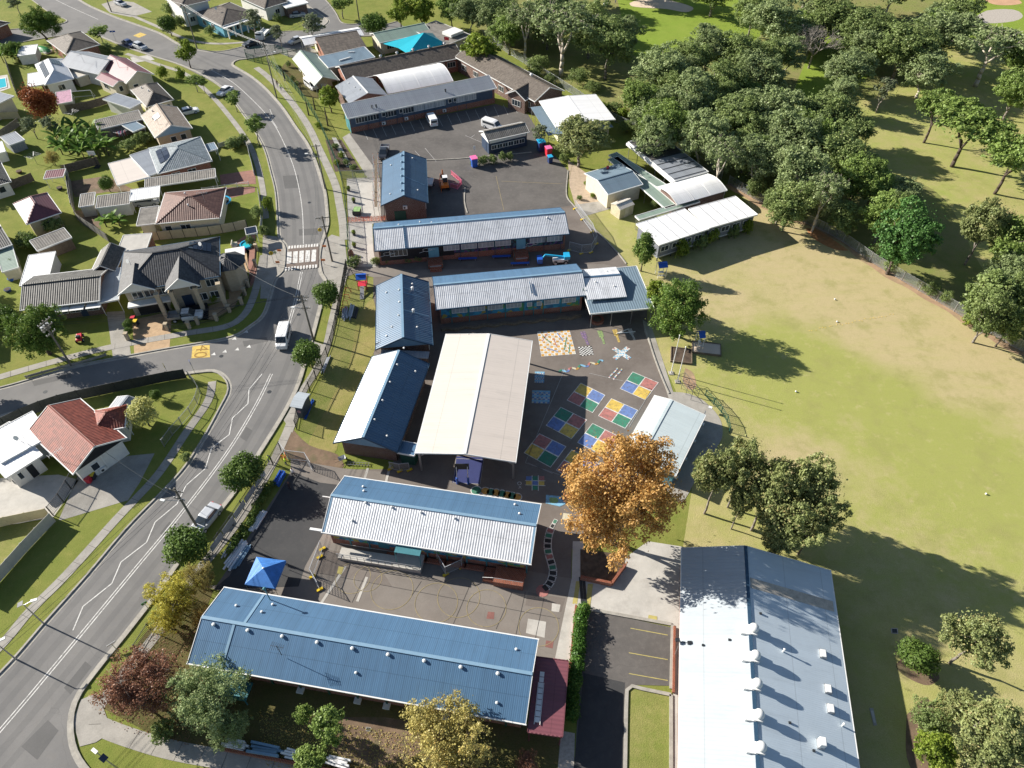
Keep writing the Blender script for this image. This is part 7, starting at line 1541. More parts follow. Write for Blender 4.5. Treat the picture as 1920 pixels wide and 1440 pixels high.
# bushland
def wood(lst, grp=None):
    for it in lst: T(*it[:5], it[5], grp)
wood([('gum_open',1056,62,60,17,'tall white trunked gum behind the brown school hall'), ('gum_b',1142,72,52,16,'dark gum standing right of the tall white trunked gum'), ('gum_open',985,48,36,14,'pale trunked gum left of the tall white trunked gum'), ('gum_b',1108,40,44,15,'dark gum directly behind the tall white trunked gum'),
  ('gum',1020,22,36,13,'gum at the top edge above the brown hall'), ('gum_b',955,30,34,12,'dark gum at the top edge right of the yellow green tree'), ('gum',918,22,32,12,'olive gum at the top edge above the yellow green tree'), ('gum',880,18,30,11,'olive gum at the top edge behind the grey flat roofs'), ('gum_c',845,12,26,10,'green gum at the top edge beside the preschool trees'), 
  ('scrub',1010,118,26,4,'leafy undergrowth at the foot of the left pale gum'), ('scrub',1085,140,22,4,'undergrowth beside the foot of the white trunked gum'), ('scrub',1150,200,20,2.5,'scrub along the creek bed behind the bright white roof'), ('scrub',1175,235,18,2.5,'grey scrub above the striped roof shelter'),
  ('gum',1240,128,54,13,'broad olive gum beside the bright fairway'), ('gum_c',1200,182,40,11,'green gum at the bushland corner nearest the bright white roof'), ('gum_b',1292,105,40,12,'dark olive gum behind the broad fairway gum'), ('gum',1330,85,42,12,'olive gum on the right edge of the bright fairway'), ('gum_b',1385,92,42,13,'dark gum between the fairway and the dead grey tree'),
  ('gum',1300,178,50,13,'silvery olive gum in the middle of the bushland belt'), ('gum_b',1362,152,50,13,'dark crowned gum above the silvery middle gum'), ('gum',1425,138,46,13,'olive gum left of the dead grey tree'), ('gum_c',1248,235,44,12,'green gum directly behind the striped roof shelter'), ('gum',1320,250,48,13,'pale trunked gum beside the end of the striped roof shelter'),
  ('gum_b',1388,218,52,13,'dense dark gum in the heart of the bushland belt'), ('gum',1455,205,46,13,'olive gum on the clearing side of the bushland belt'), ('gum',1490,255,54,14,'largest silvery gum in the heart of the belt'), ('gum_b',1550,210,50,13,'dark gum at the right edge of the belt beside the clearing'), ('gum',1425,292,46,12,'olive gum behind the curved white shelter'),
  ('gum_open',1352,300,34,12,'pale trunked gum above the curved white shelter'), ('gum',1505,320,52,13,'olive gum in the lower belt above the clay edge'), ('gum_b',1572,285,50,13,'dark gum on the dry fairway side of the belt'), ('gum_b',1600,235,36,11,'dark gum at the belt corner by the sparse small gum'), ('gum_c',1612,330,44,12,'bright green gum at the lower right of the belt'),
  ('gum_open',1545,370,34,12,'bright gum with a white leaning trunk at the clay edge'), ('gum_c',1640,350,36,10,'light green gum at the bottom right of the belt'), ('gum_b',1470,372,34,9,'dark gum just above the wire fence behind the demountables'), ('dark',1585,400,34,8,'dark spiky bush tree at the fence below the belt'), ('scrub',1420,350,22,4,'undergrowth behind the curved white shelter'),
  ('pine',1703,430,68,15,'huge bright green pine like tree at the field fence'), ('gum_c',1665,400,42,11,'yellowish gum half hidden left of the bright green pine like tree'), ('gum_tip',1850,425,46,13,'light topped gum on the fence line right of the pine like tree'), ('gum_c',1905,450,48,13,'bright green gum at the right edge beside the light topped gum'),
  ('dark',1868,545,52,12,'dark spiky tree against the field fence at the right'), ('dark',1900,600,34,9,'dark low tree against the fence at the right edge'), ('gum_c',1912,560,34,9,'green gum at the right edge beside the dark spiky tree'), ('gum_lean',1757,212,46,11,'leaning gum on the dry fairway left of the wide umbrella gum'),
  ('gum_lean',1818,245,72,13,'wide umbrella gum with a leaning dark trunk on the dry fairway'), ('gum_lean',1900,300,56,12,'umbrella gum on the dry fairway cut by the right edge'), ('gum_open',1860,95,58,14,'gum with a forked white trunk above the umbrella gum'), ('gum_c',1912,165,40,12,'light green gum at the right edge above the umbrella gum'),
  ('sparse',1657,172,28,8,'small sparse gum standing alone in the clearing'), ('gum',1597,128,48,11,'rounded olive gum in the clearing below the dark cluster'), ('gum_b',1700,78,62,15,'large dark gum with a bare white limb at the top right'), ('gum',1765,60,56,14,'olive gum right of the large dark gum at the top'), ('gum_b',1625,48,54,14,'dark gum at the top edge left of the large dark gum'), ('gum',1740,130,46,11,'low spreading gum below the large dark gum'),
  ('gum_b',1560,22,48,14,'dark gum at the top edge above the rounded clearing gum'), ('gum',1455,35,50,14,'olive gum at the top edge above the dead grey tree'), ('gum_b',1415,15,34,12,'dark gum at the top edge beside the fairway trunk'), ('gum_b',1800,18,44,13,'dark gum at the top edge left of the orange bunker'), ('gum_c',1912,105,32,10,'green gum at the right edge below the orange bunker'),
  ('gum_b',1342,-25,44,13,'dark trunked gum rising out of the top edge beside the sand bunker'), ('gum',1180,-60,50,14,'gum above the top edge left of the sand bunker'), ('gum_b',1060,-40,50,14,'gum above the top edge behind the white trunked gum'), ('gum',1680,-30,60,14,'gum above the top edge behind the large dark gum'), ('gum_b',1520,-40,60,14,'gum above the top edge behind the belt')])
rb = random.Random(21); k = 0
for (x0, y0, x1, y1, n) in ((1210,130,1330,215,6), (1345,150,1440,290,9), (1390,160,1620,380,14), (1430,10,1560,110,5), (1600,20,1780,100,5), (1180,190,1280,260,4), (880,0,1180,60,8), (1660,360,1760,400,2), (1860,420,1930,620,4)):
    for i in range(n): T(rb.choice(('gum','gum_b','gum_c','gum')), rb.uniform(x0,x1), rb.uniform(y0,y1), rb.uniform(26,42), rb.uniform(8,12), 'olive gum filling the unbroken canopy of the bushland', 'gums filling the bushland canopy')
for (x, y, r) in ((1000,140,16),(1030,150,14),(1110,165,18),(1130,205,16),(1195,245,18),(1225,262,14),(1300,300,14),(1390,340,18),(1455,392,14),(1500,405,14),(1645,470,16),(1670,500,14),(1745,545,18),(1775,560,14),(1820,600,16),(1590,330,14),(1170,215,14),(940,120,14)):
    T(rb.choice(('scrub','shrub','shrubg')), x, y, r, 2.5, 'low scrub bush growing among the bushland trees by the wire fence', 'scrub bushes along the bushland fence', cat='bush', cf=.4)
wood([('gum',960+i*97+((i*37) % 40), -110-((i*53) % 70), 60, 15, 'gum in the far woodland beyond the top of the photo') for i in range(12)], 'far woodland beyond the golf course')
wood([('gum_b',2010+((i*61) % 90), 60+i*95, 60, 14, 'gum in the woodland beyond the right of the photo') for i in range(7)], 'woodland beyond the right of the photo')
for i in range(10): T('lime' if i % 3 else 'box', -70-((i*71) % 160), 40+i*95, 34, 7, 'garden tree beyond the left of the photo', 'garden trees beyond the left of the photo')
# bare grey tree
g = G(1516, 128); t = thing('dead_tree', 'leafless grey tree with a fan of bare branches in the bushland', 'tree', (*g, 0)); rng = np.random.default_rng(5); mb = MB(); br = MB()
limb(mb, (0,0,0), (0,0,3), .3, .24, rng, 3, .02, 8)
def grow(p, d, L, r, lv):
    q = p+d*L; limb(br if lv else mb, p, q, r, r*.6, rng, 3, .05, 5)
    if lv < 4:
        for _ in range(3 if lv else 6):
            e = d+rng.normal(size=3)*.55; e[2] = abs(e[2])*.8+.12; e /= np.linalg.norm(e); grow(q, e, L*.68, r*.55, lv+1)
for k in range(5): a = k*1.26; grow(np.array([0,0,3.]), np.array([math.cos(a)*.6, math.sin(a)*.6, .6]), 3.2, .16, 0)
mb.build('trunk', M['bark_grey'], t); br.build('branches', mat('bare_twigs', (.27,.24,.21), .9), t)
# banana and palm clumps
def fronds(label, px, n, h, lw, seed, cat='plant', name='banana_plant', m='banana', group=None):
    g = G(*px); t = thing(name, label, cat, (*g, 0), 0, group); rng = np.random.default_rng(seed); mb = MB(); st = MB()
    st.tube((0,0,0),(0,0,h*.5),.12,.08); 
    for k in range(n):
        a = k*2.4+rng.random(); L = h*(.55+.35*rng.random()); el = .35+.9*rng.random(); p = Vector((0,0,h*.45)); d = Vector((math.cos(a)*math.cos(el), math.sin(a)*math.cos(el), math.sin(el))); sd = Vector((-math.sin(a), math.cos(a), 0))
        for s in range(5):
            q = p+d*L/5; w0 = lw*math.sin(math.pi*(s/5*.85+.1)); w1 = lw*math.sin(math.pi*((s+1)/5*.85+.1))*(0 if s == 4 else 1); mb.add([p-sd*w0, p+sd*w0, q+sd*w1, q-sd*w1], [(0,1,2,3)]); p = q; d = (d+Vector((0,0,-.22))).normalized()
    o = mb.build('leaves', L_[m], t); a_ = o.data.attributes.new('tone', 'FLOAT', 'FACE'); a_.data.foreach_set('value', rng.random(len(o.data.polygons)).astype(np.float32)); st.build('stem', M['bark'], t)
k = 0
for (x, y) in ((112,272),(125,262),(138,275),(150,265),(133,290),(118,290),(150,288),(165,278),(172,292),(185,272),(196,285),(205,292),(188,298),(160,300),(145,252),(178,258)):
    fronds('banana plant in the dense clump left of the long brown garage', (x, y), 11, 4.2, .38, 50+k, group='banana plants in the back yard clump'); k += 1
for i, (x, y) in enumerate(((200,425),(215,420),(226,425))): fronds(['left','middle','right'][i]+' pale banana plant below the mossy roofed shed', (x, y), 10, 2.6, .35, 80+i)
for i, (x, y) in enumerate(((14,104),(28,112),(38,118),(8,118))): fronds('palm in the garden clump behind the blue pool fence', (x, y), 16, 3.6, .18, 90+i, name='palm', cat='palm', group='palms behind the pool fence')
# driveway hedge
g0, g1 = G(1092,1140), G(1070,1345); d = (g1-g0); Lh = d.length; t = thing('hedge', 'dense green hedge beside the driveway and the maroon awning', 'hedge', (*g0, 0), math.atan2(d.y, d.x)); rng = np.random.default_rng(3)
cs = [(x, rng.normal()*.1, .75+rng.normal()*.1) for x in np.arange(.3, Lh, .5)]; V, tn = leafcloud(cs, [.75]*len(cs), 9000, .20, rng, .95, .3, .75); cloudmesh('foliage', V, tn, L_['hedge'], t); mb = MB(); [mb.tube((x,0,0),(x,0,.7),.04,n=5) for x in np.arange(.5, Lh, 1.2)]; mb.build('stems', M['bark'], t)
g0, g1 = G(505,905), G(424,1040); d = (g1-g0); Lh = d.length; t = thing('hedge', 'dark straggly hedge inside the roadside bar fence', 'hedge', (*g0, 0), math.atan2(d.y, d.x))
cs = [(x, rng.normal()*.2+.5, .4+rng.normal()*.15) for x in np.arange(.3, Lh, .5)]; V, tn = leafcloud(cs, [.5]*len(cs), 5000, .16, rng, .95, .3, .6); cloudmesh('foliage', V, tn, L_['box'], t)
# scattered fallen leaves and grass tufts near the camera
def scatter(name, poly, n, size, m, seed, zmax=.08):
    P = PX(poly); rng = np.random.default_rng(seed); xs = [p.x for p in P]; ys = [p.y for p in P]; out = []
    from mathutils.geometry import intersect_point_tri_2d
    def inside(x, y):
        c = False; j = len(P)-1
        for i in range(len(P)):
            if (P[i].y > y) != (P[j].y > y) and x < (P[j].x-P[i].x)*(y-P[i].y)/(P[j].y-P[i].y)+P[i].x: c = not c
            j = i
        return c
    while len(out) < n:
        x = rng.uniform(min(xs), max(xs)); y = rng.uniform(min(ys), max(ys))
        if inside(x, y): out.append((x, y, .04+rng.random()*zmax))
    Pn = np.array(out); nr = rng.normal(size=(n,3))*.4+np.array([0,0,1]); nr /= np.linalg.norm(nr,axis=1)[:,None]; tt = np.cross(nr, rng.normal(size=(n,3))); tt /= np.linalg.norm(tt,axis=1)[:,None]; bb = np.cross(nr, tt)
    V = np.stack([Pn-tt*size/2, Pn-bb*size/2, Pn+tt*size/2, Pn+bb*size/2], 1).reshape(-1,3); o = cloudmesh(name, V, rng.random(n), m, None); tag(o, kind='stuff')
scatter('fallen_leaves', [(480,1330),(900,1400),(1000,1440),(500,1440)], 2500, .12, L_['straw'], 2)
scatter('fallen_leaves', [(180,1300),(330,1120),(420,1180),(360,1400),(230,1370)], 1200, .12, L_['red'], 3)
# ================================================================ POLES, WIRES, SIGNS
def topz(base, top):                                       # height of a pole from its surveyed foot and head
    g = G(*base); a = (top[0]-960)/FPX; b = -(top[1]-720)/FPX; dx, dy, dz = a, cT+b*sT, -sT+b*cT
    return H+dz*g.length/math.hypot(dx, dy)
WIRE = {}
def power_pole(key, label, base, h, ang, arms=((.3,2.2),(2.0,1.4)), lamp=None, trans=False):
    g = G(*base); t = thing('power_pole', label, 'power pole', (*g, 0), ang, 'power poles along the roads'); mb = MB(); mb.tube((0,0,0),(0,0,h),.17,.11,n=10); mb.build('pole', M['pole_wood'], t); pts = []
    for dz, w in arms:
        mb = MB(); mb.box(-w/2,w/2,-.16,-.06,h-dz-.06,h-dz+.06); mb.beam((-w*.3,-.11,h-dz),(0,-.1,h-dz-.6),.04); mb.beam((w*.3,-.11,h-dz),(0,-.1,h-dz-.6),.04); ar = mb.build('crossarm', M['pole_wood'], t)
        for k in (-.46,-.22,.22,.46): mb = MB(); mb.tube((w*k,-.11,h-dz+.06),(w*k,-.11,h-dz+.24),.05,n=6); mb.build('insulator', M['trim'], ar)
    ca, sa = math.cos(ang), math.sin(ang); w = arms[0][1]
    for k in (-.46,-.22,.22,.46): pts.append(Vector((g.x+w*k*ca, g.y+w*k*sa, h-arms[0][0]+.25)))
    if trans:
        for x in (-.5,0,.5): mb = MB(); mb.tube((x,.35,h-1.9),(x,.35,h-1.0),.2,n=10); mb.build('transformer', M['metal'], t)
    if lamp:
        mb = MB(); mb.tube((0,0,h-2.6),(lamp[0],lamp[1],h-1.9),.04,n=6); lo = mb.build('lamp_arm', M['metal'], t); mb = MB(); mb.box(lamp[0]-.2,lamp[0]+.35,lamp[1]-.14,lamp[1]+.14,h-2.0,h-1.85); mb.build('lamp_head', M['trim'], lo)
    WIRE[key] = pts; return t
power_pole('a', 'timber power pole beside the zebra crossing', (623,490), 9.2, R(10), lamp=None)
power_pole('b', 'timber power pole next to the white van on the road', (588,638), 9.0, R(0), ((.3,2.2),(1.0,1.5),(2.4,1.8)), lamp=(-1.6,-.5))
power_pole('c', 'timber power pole beside the parked silver hatchback', (372,992), 8.6, R(-15), lamp=(-1.8,-.8))
power_pole('d', 'timber power pole with a transformer on the side street', (134,686), 9.0, R(70), ((.3,2.2),(1.2,2.0),(2.4,1.6)), trans=True)
power_pole('e', 'tall power pole at the upper street corner', (370,92), 11.0, R(-30), lamp=(1.5,-.3)); power_pole('f', 'power pole beside the silver car driveway at the top', (209,22), 10.5, R(-30)); power_pole('g', 'power pole on the cul de sac island', (674,40), 9.0, R(20))
power_pole('h', 'slim power pole with a street lamp above the pale paved strip', (610,355), 9.5, R(5), ((.3,1.6),), lamp=(-2.2,.2)); power_pole('i', 'tall grey power pole with curved lamp arms at the green fence corner', (519,183), 12.5, R(-20), ((.4,2.0),(1.6,2.0)), lamp=(2.0,.5))
def cable(label, A, B, sag=.8, r=.018, grp=None):
    t = thing('power_line', label, 'power line', A, 0, grp); mb = MB(); A = Vector(A); B = Vector(B); p = A
    for i in range(1, 13): s = i/12; q = A.lerp(B, s)-Vector((0,0,sag*4*s*(1-s))); mb.tube(p, q, r, n=4); p = q
    mb.build('cable', M['metal_dark'], t, world=True)
names = dict(ab='between the crossing pole and the white van pole', bc='between the white van pole and the silver hatchback pole', ah='between the crossing pole and the paved strip lamp pole', hi='between the paved strip lamp pole and the green corner pole', ie='between the green corner pole and the upper corner pole', ef='between the upper corner pole and the driveway pole', bd='from the white van pole to the transformer pole', ig='from the green corner pole to the cul de sac pole')
for k, s in names.items():
    for i in range(4):
        cable('thin black overhead wire '+s, WIRE[k[0]][i], WIRE[k[1]][i], 1.0, grp='overhead wires '+s)
for i in range(4): cable('thin black overhead wire running off the bottom left from the hatchback pole', WIRE['c'][i], WIRE['c'][i]+Vector((-24,-36,0)), 1.2, grp='overhead wires off the bottom left')
cable('service wire from the near pole to the red tiled house', WIRE['c'][0]-Vector((0,0,1.5)), (*G(198,848,3.4), 3.4), .5); cable('service wire from the white van pole to the black corner house', WIRE['b'][0], (*G(405,470,6), 6), .8)
def lamp(label, base, h, arm, ang, solarp=False):
    g = G(*base); t = thing('street_lamp', label, 'street lamp', (*g, 0), ang); mb = MB(); mb.tube((0,0,0),(0,0,h),.09,.05,n=8); mb.build('pole', M['metal'], t); mb = MB(); mb.tube((0,0,h-.1),(arm,0,h+.25),.035,n=6); mb.build('arm', M['metal'], t)
    mb = MB(); mb.box(arm-.1,arm+.55,-.15,.15,h+.2,h+.32); mb.build('lamp_head', M['trim'], t)
    if solarp: mb = MB(); mb.slab([(-.5,-.28,h+.2),(.1,-.28,h+.4),(.1,.28,h+.4),(-.5,.28,h+.2)],.04); mb.build('solar_panel', M['solar'], t)
lamp('solar street lamp on the left verge of the lower road', (83,1170), 4.6, .9, R(20), True); lamp('street lamp on the curved corner at the bottom left', (228,1446), 4.2, .8, R(150), True); lamp('slim lamp standing at the left edge kerb', (30,1236), 4.0, .4, R(30))
g = G(1265,1229); t = thing('floodlight_pole', 'small pole with two dark floodlights beside the hall wall', 'floodlight', (*g, 0)); mb = MB(); mb.tube((0,0,0),(0,0,3.6),.05,n=8); mb.build('pole', M['metal'], t)
for x, y in ((-.3,.1),(.9,-.2)): mb = MB(); mb.tube((0,0,3.4),(x,y,3.6),.03,n=6); mb.box(x-.22,x+.22,y-.16,y+.16,3.55,3.8); mb.build('floodlight', M['metal_dark'], t)
for i, (b, h, lab) in enumerate((((1258,700),7.6,'taller left white flagpole on the field edge'), ((1270,716),7.0,'shorter right white flagpole on the field edge'))):
    t = thing('flagpole', lab, 'flagpole', (*G(*b), 0)); mb = MB(); mb.tube((0,0,0),(0,0,h),.075,.045,n=10); mb.build('pole', M['trim'], t); mb = MB(); mb.dome((0,0,h),.1,.1); mb.build('finial', M['trim'], t); mb = MB(); mb.box(-.35,.35,-.35,.35,0,.12); mb.build('base', M['concrete'], t)
def sign(label, base, h, col, ang, w=.75, hh=.75, shape='diamond', txt=None, name='road_sign'):
    t = thing(name, label, 'sign', (*G(*base), 0), ang); mb = MB(); mb.tube((0,0,0),(0,0,h),.035,n=6); mb.build('post', M['metal'], t); mb = MB()
    if shape == 'diamond': mb.add([(0,-.05,h-hh*.7),(w*.6,-.05,h),(0,-.05,h+hh*.7),(-w*.6,-.05,h),(0,-.02,h-hh*.7),(w*.6,-.02,h),(0,-.02,h+hh*.7),(-w*.6,-.02,h)], [(0,1,2,3),(7,6,5,4),(0,4,5,1),(1,5,6,2),(2,6,7,3),(3,7,4,0)])
    elif shape == 'round': mb.tube((0,-.05,h),(0,-.02,h),w/2,n=16)
    else: mb.box(-w/2,w/2,-.05,-.02,h-hh/2,h+hh/2)
    p = mb.build('sign_plate', M['c_'+col], t)
    mb = MB(); mb.box(-w*.12,w*.12,-.062,-.052,h-hh*.2,h+hh*.2); mb.build('sign_symbol', M['c_dark'] if col in ('yellow','orange','lime') else M['c_white'], p)
sign('yellow round crossing sign on the kerb above the school side of the zebra crossing', (604,450), 2.2, 'yellow', R(20), shape='round'); sign('orange crossing board on the school side of the zebra crossing, upper', (610,470), 1.0, 'orange', 0, .7, .4, 'box'); sign('orange crossing board on the school side of the zebra crossing, lower', (608,496), 1.0, 'orange', 0, .7, .4, 'box')
sign('yellow round crossing sign on the house side of the zebra crossing', (514,494), 2.2, 'yellow', R(20), shape='round'); sign('orange crossing board on the house side of the zebra crossing, upper', (526,478), 1.0, 'orange', 0, .7, .4, 'box'); sign('orange crossing board on the house side of the zebra crossing, lower', (523,500), 1.0, 'orange', 0, .7, .4, 'box')
sign('yellow diamond sign on the verge of the side street', (318,706), 2.3, 'yellow', R(-60)); sign('blue sign on the verge of the side street corner', (366,700), 2.3, 'blue', R(-60), .5, .8, 'box'); sign('white street name blade on the lower school side kerb', (227,1226), 2.6, 'white', R(40), .9, .25, 'box'); sign('green sign by the kerb below the yellow tree', (284,1148), 2.2, 'green', R(40), .6, .4, 'box')
sign('blue street name sign at the top left intersection', (218,78), 2.6, 'blue', R(10), 1.4, .4, 'box'); sign('white sign post in the car park beside the small brown block', (890,290), 1.6, 'white', 0, .4, .8, 'box'); sign('round green notice at the side of the zebra crossing footpath', (520,487), 1.6, 'green', 0, .5, .5, 'round')
for i, (b, h, lab) in enumerate((((534,151),3.0,'topmost carved dark totem post in the fenced garden'), ((566,178),3.0,'second carved dark totem post from the top'), ((579,216),3.2,'carved dark totem post left of the pair by the yellow green tree'), ((591,206),2.8,'carved dark totem post right of the pair by the yellow green tree'), ((615,236),4.2,'tallest carved dark totem post at the office block corner'))):
    t = thing('totem_post', lab, 'post', (*G(*b), 0), 0, 'totem posts in the fenced garden'); mb = MB(); 
    for k in range(4): mb.tube((0,0,h*k/4),(0,0,h*(k+1)/4),.2-.02*k,.15-.02*k,n=8)
    mb.build('shaft', M['bark'], t)
# ================================================================ PEOPLE
def person(label, px, rz, shirt, pants, hair='brown', h=1.7, stride=.25, hat=None, hold=0):
    """one continuous body grown over a posed skeleton"""
    g = G(*px); t = thing('person', label, 'person', (*g, 0), rz); k = h/1.7
    J = {'pel':(0,0,.93,.13),'chest':(0,.03,1.25,.155),'neck':(0,.03,1.45,.055),'head':(0,.06,1.60,.10),'top':(0,.06,1.70,.06)}
    E = [('pel','chest'),('chest','neck'),('neck','head'),('head','top')]
    for s, n in ((-1,'l'),(1,'r')):
        f = stride*s
        J.update({n+'hip':(.10*s,0,.88,.095),n+'kn':(.11*s,f*.5+.02,.48,.062),n+'an':(.11*s,f,.09,.042),n+'to':(.12*s,f+.17,.04,.035),n+'sh':(.19*s,.02,1.38,.06),n+'el':(.26*s,-f*.4,1.12,.042),n+'wr':(.26*s,-f*.7+.12+hold*.15,.90+hold*.15,.030),n+'ha':(.26*s,-f*.75+.18+hold*.2,.82+hold*.17,.034)})
        E += [('pel',n+'hip'),(n+'hip',n+'kn'),(n+'kn',n+'an'),(n+'an',n+'to'),('chest',n+'sh'),(n+'sh',n+'el'),(n+'el',n+'wr'),(n+'wr',n+'ha')]
    ks = list(J); me = bpy.data.meshes.new('body'); me.from_pydata([tuple(c*k for c in J[q][:3]) for q in ks], [(ks.index(a), ks.index(b)) for a, b in E], []); o = bpy.data.objects.new('body', me); COL.objects.link(o); o.parent = t
    m = o.modifiers.new('skin', 'SKIN')
    for i, q in enumerate(ks): me.skin_vertices[0].data[i].radius = (J[q][3]*k,)*2; me.skin_vertices[0].data[i].use_root = q == 'pel'
    sb = o.modifiers.new('sub', 'SUBSURF'); sb.levels = 1; sb.render_levels = 2
    q = N('clothes_'+label[:12]); sp = q.n('ShaderNodeSeparateXYZ'); q.l(q.obj(), sp.inputs[0]); z = sp.outputs[2]
    a = M['c_'+shirt].node_tree; sc = {'lime':(.55,.8,.05),'dark':(.03,.03,.04),'white':(.7,.7,.7),'orange':(.75,.25,.03),'navy':(.03,.05,.15),'brown':(.15,.08,.05)}
    c = q.mix(q.math('GREATER_THAN', z, .93*k), sc[pants], sc[shirt]); c = q.mix(q.math('GREATER_THAN', z, 1.46*k), c, (.45,.26,.18)); c = q.mix(q.math('LESS_THAN', z, .08*k), c, (.02,.02,.02)); q.bsdf(c, .8); me.materials.append(q.m)
    mb = MB(); mb.dome((0,.045*k,1.60*k),.112*k,.135*k,12,5); mb.build('hat' if hat else 'hair', M['c_'+(hat or hair)], t, smooth=True)
    mb = MB()
    for s in (-1,1): mb.dome((.038*s*k,.152*k,1.615*k),.013*k,.013*k,6,2)
    mb.tube((0,.15*k,1.60*k),(0,.185*k,1.575*k),.012*k,.018*k,n=6); mb.build('face', M['c_skin'], t)
    for s, n in ((-1,'l'),(1,'r')):
        x, y, z0, _ = J[n+'ha']; mb = MB()
        for fi in range(4): mb.tube(((x+(fi-1.5)*.018)*k,(y+.01)*k,(z0-.02)*k),((x+(fi-1.5)*.02)*k,(y+.03)*k,(z0-.085+.008*abs(fi-1))*k),.009,.007,n=5)
        mb.tube(((x-s*.03)*k,y*k,z0*k),((x-s*.05)*k,(y+.03)*k,(z0-.05)*k),.010,.008,n=5); mb.build('fingers', M['c_skin'], t)
    return t
person('worker in a lime vest and cap walking on the footpath by the school gate', (508,868), R(160), 'lime', 'navy', hat='dark'); person('worker in a lime vest standing inside the gate by the orange barrier', (537,872), R(-60), 'lime', 'navy', hat='orange', stride=.1)
person('person in dark clothes bending over materials on the new asphalt', (545,918), R(90), 'dark', 'dark', stride=.2, hold=1); person('worker in a lime vest on the path beside the green wire fence', (528,170), R(20), 'lime', 'navy', stride=.2); person('walker in brown by the green wire fence above the lime vested worker', (521,163), R(20), 'brown', 'dark')
person('golfer in white standing beside the golf cart', (1154,6), R(90), 'white', 'navy', stride=.1); person('worker in white on the asphalt near the hedge and blue tables', (551,893), R(-30), 'white', 'dark', stride=.15, hold=1)
# ================================================================ SCHOOL YARD THINGS
def shelter(label, quad, h, hr, rm, post='metal', name='picnic_shelter', cat='shelter', axis='y'):
    b = Bld(name, label, cat, *quad, h); b.gable(hr, M[rm], axis, .5, t=.06); b.posts([(.12,.12),(b.L-.12,.12),(.12,b.W-.12),(b.L-.12,b.W-.12)], M[post], .06, h-.05); return b
b = Bld('bus_shelter', 'white curved roof bus shelter beside the bar fence', 'bus shelter', (543,762), (566,766), (557,734), 2.5); b.vault(2.8, M['white_y'], 6); b.axis = 'f'; b.r = 1; b.o_ = b.q_ = .1
for r in list(b.roof.children): bpy.data.objects.remove(r)
mb = MB(); mb.box(b.L-.3,b.L-.22,.2,b.W-.2,.1,2.4); mb.box(b.L*.35,b.L-.3,.15,.22,.1,2.3); mb.box(b.L*.35,b.L-.3,b.W-.22,b.W-.15,.1,2.3); b.mbp(mb, 'wall', M['wall_navy']); mb = MB(); mb.box(b.L-.9,b.L-.35,.4,b.W-.4,.42,.5); b.mbp(mb, 'seat', M['timber']); mb = MB(); mb.tube((b.L*.6,.13,1.5),(b.L*.6,.15,1.5),.28,n=16); b.mbp(mb, 'emblem', M['p_pink'])
g = G(496,1070,2.5); t = thing('marquee', 'blue pyramid marquee at the end of the dark asphalt', 'marquee', (*g, 0), R(-8)); cs = [(-1.75,-1.75,2.1),(1.75,-1.75,2.1),(1.75,1.75,2.1),(-1.75,1.75,2.1)]; mb = MB()
for i in range(4): a, c = Vector(cs[i]), Vector(cs[(i+1) % 4]); tri = (a, c, Vector((0,0,3.1))); mb.add(list(tri)+[p-Vector((0,0,.03)) for p in tri]+[], [(0,1,2),(5,4,3),(0,3,4,1),(1,4,5,2),(2,5,3,0)]); mb.add([a, c, c-Vector((0,0,.3)), a-Vector((0,0,.3))], [(0,1,2,3)])
mb.build('canopy', mat('marquee_blue', (.05,.19,.52), .6), t)
for c in cs: mb = MB(); mb.tube((c[0]*.97,c[1]*.97,0),(c[0]*.97,c[1]*.97,2.1),.03,n=6); mb.build('leg', M['metal'], t)
mb = MB(); mb.dome((0,0,3.08),.13,.1); mb.build('finial', M['trim'], t)
for i, (px, q, lab) in enumerate((((676,533), [(667,525),(686,524),(666,514)], 'blue roofed play cubby with red deck on the front lawn'), ((1243,512), [(1236,503),(1253,501),(1235,492)], 'blue roofed picnic shelter at the foot of the slim dark tree'), ((1318,648), [(1312,634),(1324,633),(1312,620)], 'blue roofed picnic shelter in the shade of the big round tree'))):
    b = shelter(lab, q, 2.2, 2.7, 'c_blue', 'c_red' if i == 0 else 'trim', name='play_cubby' if i == 0 else 'picnic_shelter', axis='x')
    mb = MB(); mb.box(.1,b.L-.1,.1,b.W-.1,.7,.8) if i == 0 else mb.box(.3,b.L-.3,b.W*.35,b.W*.65,.7,.76); b.mbp(mb, 'deck' if i == 0 else 'table_top', M['c_red' if i == 0 else 'trim']); mb = MB()
    if i == 0: mb.slab([(b.L*.3,-2.4,.1),(b.L*.7,-2.4,.1),(b.L*.7,.1,.8),(b.L*.3,.1,.8)],.05); b.mbp(mb, 'slide', M['c_grey'])
    else: mb.box(.3,b.L-.3,.1,.35,.4,.46); b.mbp(mb, 'seat', M['trim'])
t = thing('swing_frame', 'dark climbing frame beside the blue roofed play cubby', 'play equipment', (*G(655,535), 0), R(80)); 
for x in (-1.6,1.6):
    for y in (-.8,.8): mb = MB(); mb.tube((x,y,0),(x*.95,0,2.4),.05); mb.build('leg', M['metal_dark'], t)
mb = MB(); mb.tube((-1.6,0,2.4),(1.6,0,2.4),.05); mb.build('top_bar', M['metal_dark'], t); mb = MB(); [mb.beam((-1.5+k*.5,-.4,2.42),(-1.5+k*.5,.4,2.42),.05) for k in range(7)]; mb.build('monkey_bars', M['metal_dark'], t)
